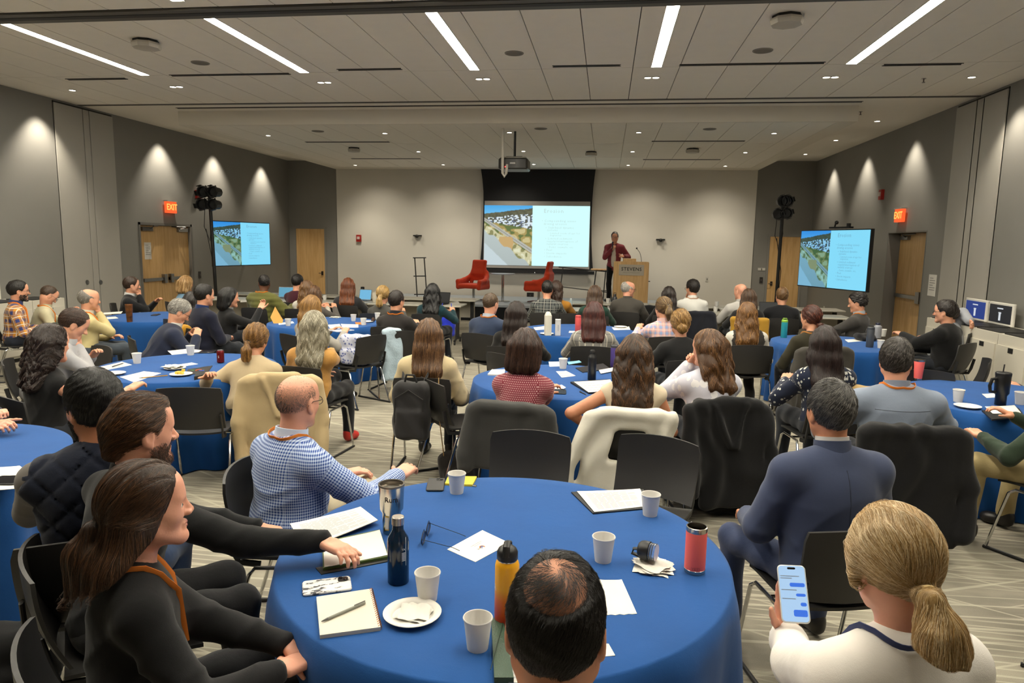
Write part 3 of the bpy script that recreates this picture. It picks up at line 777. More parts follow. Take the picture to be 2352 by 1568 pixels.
# lectern
ly = 17.3; a = at(1411.5, 600, Y=ly); b = at(1490, 601, Y=ly); lx = (a[0]+b[0])/2; lw = b[0]-a[0]; lh = (a[2]+b[2])/2-STZ
t = thing('lectern', 'maple lectern with a metal name plate and gooseneck microphone on the stage', 'lectern', (lx, ly, STZ))
q = MB(); q.box((-lw/2, 0, 0), (lw/2, .03, lh)); q.build('front_panel', m_maple, t, smooth=0)
for s_ in (-1, 1): q = MB(); q.box((s_*lw/2-.015, .03, 0), (s_*lw/2+.015, .55, lh-.02)); q.build('side_panel', m_maple, t, smooth=0)
q = MB(); q.box((-lw/2+.02, .06, lh-.16), (lw/2-.02, .53, lh-.13)); q.build('shelf', m_maple, t, smooth=0)
a2 = at(1432, 594, Y=ly); b2 = at(1461.5, 594, Y=ly); q = MB(); q.box((a2[0]-lx, .05, lh-.1), (b2[0]-lx, .5, a2[2]-STZ)); q.build('reading_desk', m_maple, t, smooth=0)
pa = at(1422, 607, Y=ly); pb = at(1478.5, 633, Y=ly); q = MB(); q.box((pa[0]-lx, -.008, pb[2]-STZ), (pb[0]-lx, 0, pa[2]-STZ)); pl = q.build('name_plate', mat('b3aa9a', .35, .4, var=.05), t, smooth=0)
pw = pb[0]-pa[0]
tx = text(pl, 'STEVENS', .115, ((pa[0]+pb[0])/2-lx, -.011, (pa[2]+pb[2])/2-STZ+.02), mat('2a2622', .5), bold=.002, space=1.12)
tx2 = text(pl, 'INSTITUTE of TECHNOLOGY', .028, ((pa[0]+pb[0])/2-lx, -.011, (pa[2]+pb[2])/2-STZ-.065), mat('5a544c', .5), space=1.15)
m0 = at(1474, 600, Y=ly); m1 = at(1463, 570, Y=ly); q = MB(); q.tube([(m0[0]-lx, .15, lh), (m0[0]-lx-.01, .15, lh+.1), (m0[0]-lx-.05, .15, lh+.22), (m1[0]-lx, .15, m1[2]-STZ)], .006, 6); q.sphere((m1[0]-lx, .15, m1[2]-STZ), .02, 8, 6); q.build('microphone', m_black, t)
q = MB(); q.box((lw/2+.015, .1, lh*.56), (lw/2+.06, .13, lh*.58)); q.build('hook', m_black, t, smooth=0)
# high table, bar frame, ladder stand
a = at(1357, 617, Y=18.9); b = at(1413, 619, Y=18.9); t = thing('high_table', 'tall wood-topped table with splayed black legs behind the lectern', 'table', ((a[0]+b[0])/2, 18.9, STZ)); hw = (b[0]-a[0])/2; hz = a[2]-STZ
q = MB(); q.rbox((-hw, -.3, hz-.03), (hw, .3, hz), .1); q.build('table_top', wood('c8a070', 'a88050'), t)
for sx in (-1, 1):
    for sy in (-1, 1): q = MB(); q.tube([(sx*hw*.55, sy*.2, hz-.03), (sx*hw*.8, sy*.26, 0)], .014, 6); q.build('leg', m_black, t)
q = MB(); q.tube([(-hw*.7, -.23, .3), (hw*.7, -.23, .3)], .01, 6); q.build('foot_rail', m_black, t)
ys_ = 19.2; P = lambda x, y: (at(x, y, Y=ys_)[0], at(x, y, Y=ys_)[2]-STZ)
a = P(1283, 613); b = P(1400, 624); c1 = P(1293, 613); c2 = P(1284, 690); d1 = P(1285, 658); d2 = P(1395, 671)
t = thing('bar_frame', 'thin black metal bar frame standing behind the sideways orange chair', 'stand', (a[0], ys_, STZ))
q = MB(); q.tube([(0, 0, a[1]), (b[0]-a[0], 0, b[1])], .018, 6); q.build('top_bar', m_black, t)
q = MB(); q.tube([(d1[0]-a[0], 0, d1[1]), (d2[0]-a[0], 0, d2[1])], .014, 6); q.build('cross_bar', m_black, t)
for x0, x1 in ((c1[0]-a[0], c2[0]-a[0]), (b[0]-a[0]-.1, b[0]-a[0]-.15)): q = MB(); q.tube([(x0, 0, a[1]-.02), (x1, 0, 0)], .014, 6); q.build('leg', m_black, t)
P = lambda x, y: (at(x, y, Y=18.6)[0], at(x, y, Y=18.6)[2]-STZ)
a = P(951, 592); b = P(976, 591); c = P(957, 690); t = thing('ladder_stand', 'black ladder-shaped metal stand against the white wall', 'stand', (a[0], 18.6, STZ))
for x0, x1 in ((.02, c[0]-a[0]), (b[0]-a[0]-.02, b[0]-a[0]+.04)): q = MB(); q.tube([(x0, 0, a[1]), (x1, .05, 0)], .016, 6); q.build('upright', m_black, t)
for k, zz in enumerate((a[1], P(954, 634)[1], P(956, 676)[1])): q = MB(); q.tube([(-.03+.015*k, 0, zz), (b[0]-a[0]+.03, .01, zz+.01)], .016, 6); q.build('rung', m_black, t)
# projector
yp = 13.2; c = at(1182, 379, Y=yp)
t = thing('projector', 'dark ceiling projector hanging on a white pipe before the screen', 'projector', (c[0], c[1], c[2]))
q = MB(); q.rbox((-.27, -.28, -.10), (.27, .28, .10), .06); q.build('case', mat('2c2b28', .35), t); q = MB(); q.rbox((-.24, -.25, .10), (.24, .25, .125), .06); q.build('lid', mat('9b968c', .4), t)
q = MB(); q.box((-.05, -.284, -.01), (.05, -.279, .02)); q.build('badge', m_chrome, t, smooth=0)
q = MB(); q.lathe([(.06, 0), (.075, .05), (.07, .06), (.05, .05)], 16, Matrix.Translation((.1, .28, .0)) @ Matrix.Rotation(-PI/2, 4, 'X')); q.build('lens', mat('101014', .1), t)
q = MB(); q.sphere((-.13, -.285, -.06), .012, 8, 6); q.build('status_lamp', emat((1, .05, .05), 2.5), t)
q = MB(); q.tube([(0, 0, .125), (0, 0, .25), (0, 0, SZ-c[2])], .022, 10); q.box((-.15, -.1, .125), (.15, .1, .15)); q.build('ceiling_mount', m_black, t)
pc = at(1155, 288, z=SZ); dx = at(1156, 340, Y=yp-.3)[0]-c[0]
q = MB(); zz = SZ-c[2]; q.tube([(dx-.01, -.32, zz), (dx-.005, -.32, .1), (dx, -.33, -.18), (dx+.03, -.33, -.24), (dx+.06, -.31, -.18), (dx+.07, -.27, -.02)], .026, 10); q.build('cable_pipe', mat('cfc9bd', .5), t)
# lighting trees
def tree(lab, X, Y, H_, cans, lean):
    t = thing('light_stand', lab, 'stage light stand', (X, Y, 0))
    q = MB(); q.tube([(lean, 0, H_), (0, 0, 0.0)], .035, 10); q.build('pole', m_black, t)
    for k in range(3): a = 2*PI*k/3+.4; q = MB(); q.tube([(0, 0, .5), (.45*math.cos(a), .45*math.sin(a), .02)], .016, 6); q.build('leg', m_black, t)
    for x, z in cans:
        M = Matrix.Translation((x, -.02, z)) @ Matrix.Rotation(PI/2, 4, 'X')
        q = MB(); q.lathe([(.06, -.16), (.095, -.12), (.10, .04), (.125, .06), (.125, .12), (.10, .12), (.09, .05), (0, .04)], 10, M); cn = q.build('lamp_can', m_black, t, smooth=25)
        q = MB(); 
        for k in range(4):
            a = k*PI/2+.3; q.box((-.05, .12, .11), (.05, .128, .19), M @ Matrix.Rotation(a, 4, 'Z'))
        q.build('barn_door', m_black, cn, smooth=0)
        q = MB(); q.tube([(lean*.9, 0, z+.02), (x, 0, z+.13), (x, 0, z+.1)], .014, 6); q.build('yoke', m_black, t)
    q = MB(); x0, z0 = cans[2]; q.tube([(x0, 0, z0-.1), (x0-.02, -.02, z0-.45), (x0+.1, -.02, z0-.75), (x0+.14, -.02, z0-.4), (x0+.1, 0, z0-.12)], .008, 6); q.tube([(x0+.02, -.02, z0-.5), (x0+.15, -.03, z0-1.2), (.02, -.04, z0-1.9)], .008, 6); q.build('cable', m_black, t)
c0 = at(498, 680, Y=13.9); c1 = at(480, 430, Y=13.9); L_ = c1[0]-c0[0]
cc = [(at(*p, Y=13.9)[0]-c0[0], at(*p, Y=13.9)[2]) for p in ((472, 441), (496, 441), (470, 470), (495, 470))]
tree('black lighting stand with four lamps between double door and television', c0[0], 13.9, c1[2], cc, L_)
c0 = at(1782, 690, Y=15.6); c1 = at(1800, 455, Y=15.6); L_ = c1[0]-c0[0]
cc = [(at(*p, Y=15.6)[0]-c0[0], at(*p, Y=15.6)[2]) for p in ((1795, 462), (1806, 462), (1785, 492), (1804, 490))]
tree('black lighting stand in the dark corner before the small wooden door', c0[0], 15.6, c1[2], cc, L_)
# exit signs, alarms, switches, notices
def exit_sign(lab, px, py, X, sg, w_, h_):
    c = at(px, py, X=X); t = thing('exit_sign', lab, 'exit sign', (X+sg*.02, c[1], c[2]))
    q = MB(); q.box(sorted_lo(0, sg*.1, -w_/2, h_/2), sorted_hi(0, sg*.1, w_/2, h_/2+.02)); q.build('canopy', mat('a8a49c', .4), t, smooth=0)
    q = MB(); q.box(sorted_lo(.02*sg, .08*sg, -w_/2, -h_/2), sorted_hi(.02*sg, .08*sg, w_/2, h_/2)); q.build('glow_panel', emat((1.0, .10, .02), .62), t, smooth=0)
    o = text(t, 'EXIT', h_*.75, (sg*.083, 0, 0), emat((1.0, .30, .06), 1.2), rot=(PI/2, 0, sg*PI/2), bold=.003)
exit_sign('red glowing exit sign above the wooden double door', 385, 476, XL, 1, .34, .24)
exit_sign('red glowing exit sign above the recessed single door', 2076, 495, XR, -1, .34, .24)
red = mat('a02018', .4)
def wallbox(name, lab, cat, px, py, wall, w_, h_, d, m, face=None):
    if wall in ('L', 'R'):
        X = XL if wall == 'L' else XR; sg = 1 if wall == 'L' else -1; c = at(px, py, X=X); rz = PI/2 if sg > 0 else -PI/2; loc = (X, c[1], c[2])
    else:
        yy = YB-(.03 if wall == 'W' else 0); c = at(px, py, Y=yy); loc = (c[0], yy, c[2]); rz = 0
    t = thing(name, lab, cat, loc, rz)
    q = MB(); q.box((-w_/2, -d, -h_/2), (w_/2, 0, h_/2)); q.build('body', m, t, smooth=0)
    if face: q = MB(); face(q, d); q.build(face.__name__, face.m, t, smooth=0)
    return t
def strobe(q, d): q.box((-.04, -d-.02, -.03), (.04, -d, .05))
strobe.m = mat('c9b7b0', .3)
def rocker(q, d): q.box((-.012, -d-.006, -.025), (.012, -d, .025))
rocker.m = mat('55524c', .5)
for p, wl_, lab in (((452, 447), 'L', 'red fire alarm box behind the four-lamp stand'), ((825, 547), 'W', 'red fire alarm box on the white wall'), ((2028, 447), 'R', 'red fire alarm box above the television with a camera')):
    wallbox('fire_alarm', lab, 'fire alarm', *p, wl_, .14, .2, .06, red, strobe)
for p, wl_, lab in (((458, 631), 'L', 'dark light switch beside the double door'), ((1748, 643), 'D', 'dark red call point by the small wooden door in the corner')):
    wallbox('wall_switch', lab, 'switch', *p, wl_, .08, .16, .02, mat('2c2826', .5), rocker)
for p, wl_, lab, w_, h_ in (((1624, 641), 'W', 'white socket plate on the white wall beyond the lectern', .08, .13), ((1893, 709), 'R', 'narrow white plate on the grey wall under the television', .08, .13), ((1749, 618), 'D', 'pale room plate on the dark corner wall', .19, .07)):
    wallbox('wall_plate', lab, 'wall plate', *p, wl_, w_, h_, .01, mat('c9c6bd', .5), rocker)
for p, wl_, lab in (((1218, 678), 'W', 'dark double floor box on the white wall under the screen'),): wallbox('socket_box', lab, 'socket', *p, wl_, .2, .16, .02, m_black, rocker)
def lens_(q, d): q.sphere((0, -d-.02, -.02), .05, 10, 8)
lens_.m = m_black; lens_.__name__ = 'lens'
for p, lab in (((960, 541), 'small black camera on the white wall above the ladder stand'), ((1517, 550), 'small black camera on the white wall beyond the speaker')):
    wallbox('wall_camera', lab, 'camera', *p, 'W', .24, .035, .10, m_black, lens_)
def notice(lab, px, py, wall, w_, h_, dx=0, lines=6):
    t = wallbox('notice', lab, 'paper notice', px, py, wall, w_, h_, .003, m_paper)
    q = MB()
    for k in range(lines): q.box((-w_*.35, -.0042, h_*.32-k*h_*.11), (w_*(.35 if k % 3 else .1), -.003, h_*.32-k*h_*.11+h_*.025))
    q.build('print', mat('6a6a6a', .8), t, smooth=0); return t
n1_ = notice('white paper notice taped to the double door', 345, 576, 'L', .216, .35); n1_.location.x = XL-.054
notice('grey paper notice on the wall beside the recessed door', 2141, 655, 'R', .28, .36)
# waste stations with lit signs
def station(lab, Y0, X, sg, n, sign):
    t = thing('waste_station', lab, 'waste bin', (X+sg*.035, Y0, 0), 0, 'white waste stations along the walls')
    w_, d, H_ = .64, .62, .90; wm = mat('cdc8ba', .4, var=.03)
    q = MB(); q.box(sorted_lo(0, sg*d, 0, .06), sorted_hi(0, sg*d, w_, H_)); q.build('cabinet', wm, t, smooth=0)
    q = MB(); q.box(sorted_lo(sg*d, sg*(d+.018), .02, .1), sorted_hi(sg*d, sg*(d+.018), w_-.02, H_-.13)); dr = q.build('door', wm, t, smooth=0)
    q = MB(); q.box(sorted_lo(sg*(d+.018), sg*(d+.022), w_*.42, .70), sorted_hi(sg*(d+.018), sg*(d+.022), w_*.58, .76)); q.build('latch', m_black, dr, smooth=0)
    q = MB(); q.box(sorted_lo(sg*.12, sg*(d-.04), .05, H_), sorted_hi(sg*.12, sg*(d-.04), w_-.05, H_+.012)); q.build('opening_rim', m_black, t, smooth=0)
    q = MB(); q.box(sorted_lo(sg*.02, sg*(d-.02), .0, 0.0), sorted_hi(sg*.02, sg*(d-.02), w_, .06)); q.build('plinth', m_dark, t, smooth=0)
    if sign:
        q = MB(); q.rbox((-.30, -.02, 0), (.30, .02, .30), .015, 2); s_ = q.build('sign_frame', mat('e6e3da', .4), t, loc=(sg*.10, w_/2, H_+.012), rot=(0, 0, sg*PI/2))
        q = MB(); q.box((-.265, -.024, .03), (.265, -.019, .27)); q.build('sign_panel', emat('14398c' if sign == 'b' else '0c1220', .42), s_, smooth=0)
        q = MB(); q.box((-.07, -.027, .215), (.07, -.0245, .23)); q.box((-.022, -.027, .06), (.022, -.0245, .155)); q.box((-.03, -.027, .155), (.03, -.0245, .172)); q.build('sign_print', emat('e8eef4', .42), s_, smooth=0)
station('white waste station with a blue sign by the recessed door', 10.54, XR, -1, 0, 'b')
station('white waste station with a black bottle sign', 9.89, XR, -1, 0, 'k')
station('white waste station nearest the camera on the sign wall', 9.24, XR, -1, 0, None)
station('white waste station at the frame edge past the nearest chair', 8.59, XR, -1, 0, None)
c = at(45, 690, X=XL+.62)
station('white waste station with a blue sign behind the plaid man', c[1]-.45, XL, 1, 0, 'b')
station('white waste station beside the folding door, next to the cream shirt man', c[1]+.2, XL, 1, 0, None)
# ------------------------------------------------------------------ chairs
m_shell = mat('272625', .42, var=.12, vs=9, bump=.25, bs=700); m_runner = mat('1a1a1a', .5)
def make_chair():
    t = thing('chair', 'black shell chair', 'chair', (0, 0, 0), 0, 'black shell chairs with chrome legs')
    nu, nv = 13, 9
    def back(i, j, off):
        u = i/(nu-1)*2-1; v = j/(nv-1)
        w_ = .225+.010*math.sin(v*PI*.6)-.02*max(0, v-.93)*8*abs(u)
        x = u*w_; y = -.222-.075*v-.02*math.sin(v*PI)+.050*u*u*(1-.2*v)
        z = .50+.335*v-.018*u*u*v
        return (x, y-off, z)
    q = MB(); A = [[back(i, j, 0) for i in range(nu)] for j in range(nv)]; Bk = [[back(i, j, .013) for i in range(nu)] for j in range(nv)]
    ring = lambda M: [M[0][i] for i in range(nu)]+[M[j][nu-1] for j in range(1, nv)]+[M[nv-1][i] for i in range(nu-2, -1, -1)]+[M[j][0] for j in range(nv-2, 0, -1)]
    q.grid(lambda i, j: A[j][nu-1-i], nu, nv); q.grid(lambda i, j: Bk[j][i], nu, nv); r1, r2 = ring(A), ring(Bk)
    n = len(r1); q.add(r1+r2, [(i, (i+1) % n, n+(i+1) % n, n+i) for i in range(n)])
    q.build('backrest', m_shell, t, smooth=50)
    def seat(i, j, off):
        u = i/(nu-1)*2-1; v = j/(nv-1)
        return (u*(.225-.012*v), -.20+.42*v, .452+.016*u*u-.03*max(0, v-.75)*4*(v-.75)*4*.25+.012*(1-v)**3-off)
    q = MB(); A = [[seat(i, j, 0) for i in range(nu)] for j in range(nv)]; Bk = [[seat(i, j, .014) for i in range(nu)] for j in range(nv)]
    q.grid(lambda i, j: A[j][i], nu, nv); q.grid(lambda i, j: Bk[j][nu-1-i], nu, nv); r1, r2 = ring(A), ring(Bk); q.add(r2+r1, [(i, (i+1) % n, n+(i+1) % n, n+i) for i in range(n)])
    q.build('seat', m_shell, t, smooth=50)
    for s_ in (-1, 1):
        q = MB(); q.tube([(s_*.255, -.285, .02), (s_*.245, -.16, .40), (s_*.238, -.135, .428), (s_*.238, .10, .428), (s_*.243, .135, .40), (s_*.255, .225, .02)], .0095, 8); q.build('leg_frame', m_chrome, t)
        q = MB(); q.tube([(s_*.255, -.30, .011), (s_*.255, .24, .011)], .0105, 8); q.build('floor_runner', m_runner, t)
        q = MB(); q.tube([(s_*.205, -.12, .43), (s_*.210, -.215, .445), (s_*.216, -.235, .50), (s_*.214, -.262, .62)], .014, 8, flat=(.008, .017)); q.build('back_support', m_runner, t)
    q = MB(); q.tube([(-.238, -.02, .425), (.238, -.02, .425)], .009, 8); q.build('cross_tube', m_chrome, t)
    return remember(t)
CHAIR0 = None
def put_chair(x, y, rz, label):
    global CHAIR0
    if CHAIR0 is None:
        CHAIR0 = make_chair(); CHAIR0.location = (x, y, 0); CHAIR0.rotation_euler = (0, 0, rz); CHAIR0['label'] = label; return CHAIR0
    return copy_tree(CHAIR0, (x, y, 0), rz, label)

# ------------------------------------------------------------------ round tables
m_cloth = fabric('124a8a', rough=.85, bump=.12, scale=420, sheen=.1)
TZ = .752
def round_table(cx, cy, R, name_, seed):
    t = thing('round_table', 'banquet table under a blue cloth, '+name_, 'table', (cx, cy, 0), seed, 'round banquet tables')
    q = MB(); q.lathe([(R-.02, .715), (R-.005, .72), (R-.005, .738), (R-.02, .742)], 40); q.build('table_top', mat('8a7a60', .6), t, smooth=20)
    for k in range(4): a = k*PI/2; q = MB(); q.tube([(.45*math.cos(a), .45*math.sin(a), .715), (.5*math.cos(a), .5*math.sin(a), 0)], .016, 8); q.build('leg', m_steel, t)
    rng = random.Random(seed); nf = rng.randint(12, 15); ph = rng.random()*6; n = 140 if cy < 7 else 96
    q = MB(); prof = [(0.0, 0), (.5, 0), (.9, 0), (.985, 0), (1.0, .004)]
    def fn(i, j):
        a = 2*PI*i/n
        if j < 5: r = R*prof[j][0]; z = TZ-prof[j][1]
        else:
            tt = ((j-4)/9.0); z = TZ-.004-(TZ-.012)*tt
            s1 = math.sin(nf*a+ph+.9*math.sin(3*a+ph)); s2 = math.sin((nf*2-3)*a+2*ph)
            fold = (.5+.5*s1)**1.6
            r = R+.010*min(1, tt*8)+tt**.8*(.095*fold+.014*s2)-.02*tt
        return (r*math.cos(a), r*math.sin(a), z)
    q.grid(fn, n, 14, closed=True)
    o = q.build('tablecloth', m_cloth, smooth=70, loc=(cx, cy, 0)); tag(o, 'royal blue cloth over the '+name_, 'tablecloth', 'blue cloths on round tables')
TABLES = dict(F=(-.346, 2.48, .83, 'round table with the yellow bottle'), MR=(-.33, 5.85, .77, 'round table with the black bottle behind the empty chairs'), ML=(-3.72, 5.75, .77, 'round table with the drink can and cheese plate'),
              BL=(-6.45, 9.4, .77, 'round table with the brown tumbler'), BM=(-3.9, 9.3, .77, 'round table behind the grey haired woman'), BR=(-.35, 9.35, .77, 'round table with the tall white carton'),
              RT=(2.85, 8.95, .77, 'round table with the grey jug bottle'), RF=(3.15, 5.85, .77, 'round table with the black handled mug'), LE=(-3.55, 2.97, .77, 'round table beside the navy vest man'))
for i, (k, v) in enumerate(TABLES.items()): round_table(*v, i+3)
# ------------------------------------------------------------------ straight tables before the stage
m_lam = mat('c4c0b4', .4, var=.02)
def make_rect():
    t = thing('folding_table', 'white topped training table', 'table', (0, 0, 0), 0, 'white training tables before the stage')
    q = MB(); q.rbox((-.90, -.30, .712), (.90, .30, .74), .02, 2); q.build('table_top', m_lam, t, smooth=20)
    q = MB(); q.box((-.80, .17, .34), (.80, .185, .70)); q.build('modesty_panel', mat('a8a294', .6), t, smooth=0)
    for s_ in (-1, 1):
        q = MB(); q.box((s_*.78-.03, -.06, .09), (s_*.78+.03, .02, .712)); lg = q.build('leg', m_black, t, smooth=0)
        q = MB(); q.tube([(s_*.78, -.27, .075), (s_*.78, -.02, .12), (s_*.78, .25, .075)], .022, 8); q.build('foot', m_black, t)
        for y in (-.26, .24): q = MB(); q.lathe([(.03, -.012), (.034, 0), (.03, .012)], 12, Matrix.Translation((s_*.78, y, .034)) @ Matrix.Rotation(PI/2, 4, 'Y')); q.build('caster', m_dark, t)
    return remember(t)
rt = make_rect(); first = True
RT_POS = [(-3.53, 12.85, 'first from the aisle on the double door side, near line'), (-5.36, 12.85, 'middle of the near line on the double door side'), (-7.19, 12.85, 'far end of the near line on the double door side'),
          (-3.5, 14.15, 'behind the ladder-stand side, first from the aisle, far line'), (-5.33, 14.15, 'middle of the far line on the double door side'), (-7.16, 14.15, 'far end of the far line on the double door side'),
          (-.40, 12.70, 'first from the aisle in the near line before the lectern'), (1.43, 12.70, 'middle of the near line before the lectern'), (3.26, 12.65, 'near line end under the camera television'),
          (-.05, 14.15, 'first from the aisle in the far line before the lectern'), (1.78, 14.12, 'middle of the far line before the lectern'), (3.61, 14.1, 'far line end under the camera television')]
for x, y, d in RT_POS:
    lab = 'white training table, '+d
    if first: rt.location = (x, y, 0); rt['label'] = lab; first = False
    else: copy_tree(rt, (x, y, 0), 0, lab)
# ------------------------------------------------------------------ people
SKIN = {'a': 'd9a183', 'b': 'c98d6c', 'c': '8a5a3c', 'd': '6b4630', 'p': 'e0a68c'}
def skin_mat(k):
    key = ('skin', k)
    if key in MATS: return MATS[key]
    b = NB('skin'); c = lin(SKIN[k]); v = b.coord()
    f = b.noise(v, 14, 4, .6)
    b.set('Base Color', b.mix(f, tuple(x*y for x, y in zip(c, (.86, .8, .78))), tuple(min(1, x*y) for x, y in zip(c, (1.08, 1.04, 1.02)))))
    b.set('Roughness', .48); b.set('Subsurface Weight', .08); b.b.inputs['Subsurface Radius'].default_value = (.01, .004, .002)
    b.bump(b.noise(v, 160, 3), .12, .003)
    MATS[key] = b.m
    return b.m

def hair_mat(col, strand=False, c2=None):
    key = ('hair', col, strand, c2)
    if key in MATS: return MATS[key]
    b = NB('hair'); c = lin(col); d = lin(c2) if c2 else tuple(min(1, x*1.9+.006) for x in c)
    if strand:
        r = b.n('ShaderNodeHairInfo').outputs['Random']
        b.set('Base Color', b.ramp(r, [(0, tuple(x*.45 for x in c)), (.55, c), (1, d)]))
        b.set('Roughness', .38); b.set('Specular IOR Level', .6)
    else:
        v = b.coord(); f = b.noise(b.mapping(v, (1, 1, .12)), 90, 3, .6)
        b.set('Base Color', b.mix(f, tuple(x*.35 for x in c), tuple(x*.9 for x in c))); b.set('Roughness', .5)
        b.bump(f, .5, .006)
    MATS[key] = b.m
    return b.m

def hand(f, T, fw, up, side, s, curl=28, thumb=1.0, spread=1.0, only=None):
    """palm, four unequal bent fingers and a thumb; T wrist, fw pointing direction, up back of the hand, side +1 = thumb at local +x"""
    fw = fw/np.linalg.norm(fw); lat = np.cross(fw, up); lat /= np.linalg.norm(lat); up = np.cross(lat, fw); lat = lat*side
    R = np.stack([lat, fw, up], 1)
    f.rc(T-fw*.03, T+fw*.02, .026*s, .024*s, .02)
    f.bx(T+fw*.058*s, np.array([.041, .050, .0145])*s, .013*s, .02, R)
    for i, (x, ln, r) in enumerate(((.030, .072, .0088), (.0105, .080, .0092), (-.010, .074, .0088), (-.029, .058, .0078))):
        p = T+lat*x*s+fw*(.103-.004*abs(i-1))*s; a = math.radians(curl*.6); 
        dr = x*spread*1.2
        for j, part in enumerate((.46, .30, .24)):
            dvec = fw*math.cos(a)-up*math.sin(a)+lat*dr; dvec /= np.linalg.norm(dvec)
            q = p+dvec*ln*part*s
            f.rc(p, q, r*s*(1-.08*j), r*s*(.93-.08*j), .006); p = q; a += math.radians(curl*(1.1+.1*i))
    p = T+lat*.030*s+fw*.022*s; dv = fw*.62+lat*.72*thumb-up*.25
    for j, (ln, r) in enumerate(((.042, .0135), (.034, .0105), (.026, .0088))):
        dv /= np.linalg.norm(dv); q = p+dv*ln*s; f.rc(p, q, r*s, r*s*.88, .010 if j == 0 else .006); p = q; dv = dv+fw*.28-up*.12

def head_field(G, s, female=False, beard=False):
    """skull, face, ears and neck in the head's own frame; G maps head coordinates to the figure"""
    f = F(); R = G[1]
    g = lambda *p: G[0]+R@(np.array(p, float)*s)
    el = lambda c, r, k: f.el(g(*c), np.array(r)*s, k*s, R)
    rc = lambda a, b, ra, rb, k: f.rc(g(*a), g(*b), ra*s, rb*s, k*s)
    el((0, -.014, .028), (.075, .098, .090), .0)
    el((0, .022, -.025), (.063, .066, .083), .04)
    for x in (-1, 1):
        rc((x*.052, .005, -.062), (x*.016, .070, -.104), .020, .016, .035)
        el((x*.040, .050, -.022), (.024, .022, .026), .03)
    el((0, .078, -.102), (.021, .018, .016), .02)
    el((0, .074, .024), (.052, .018, .014), .03)
    el((0, .052, .06), (.055, .04, .04), .03)
    for x in (-1, 1): f.cut.append(('el', g(x*.031, .094, .000), np.array((.019, .014, .011))*s, R, 0, .014*s))
    rc((0, .085, .012), (0, .109 if female else .112, -.030), .0080, .0095 if female else .0118, .014)
    for x in (-1, 1): el((x*.012, .098, -.034), (.010, .013, .009), .008)
    el((0, .0845, -.0625), (.021, .012, .0065), .010)
    el((0, .083, -.0745), (.018, .012, .0070), .010)
    for x in (-1, 1):
        el((x*.077, -.010, -.010), (.009, .021, .034), .006)
        el((x*.076, -.004, -.036), (.008, .012, .012), .006)
        f.cut.append(('el', g(x*.087, -.004, -.006), np.array((.006, .011, .018))*s, R, 0, .006*s))
    for x in (-1, 1):
        el((x*.031, .0755, .0055), (.0150, .0125, .0075), .004); el((x*.031, .0745, -.0085), (.0145, .0115, .0050), .004)
        rc((x*.016, .090, .019), (x*.044, .080, .021), .0045, .0035, .008)
    return f

def ik(S, T, a, b, hint):
    d = T-S; L = np.linalg.norm(d); L2 = min(L, (a+b)*.985); dn = d/L; T = S+dn*L2
    x = (a*a-b*b+L2*L2)/(2*L2); y = math.sqrt(max(a*a-x*x, 1e-6))
    h = np.array(hint, float); h = h-dn*(h@dn); h /= np.linalg.norm(h)
    return S+dn*x+h*y, T

ARMS = {'lap': (.10, .30, .66), 'thigh': (.15, .33, .65), 'table': (.15, .40, .80), 'fold': (-.03, .24, .70), 'wide': (.27, .36, .80), 'clasp': (.035, .36, .80), 'knee': (.16, .42, .66), 'lapc': (.02, .26, .66)}
HAIRN = dict(near=6500, mid=3200, far=700)

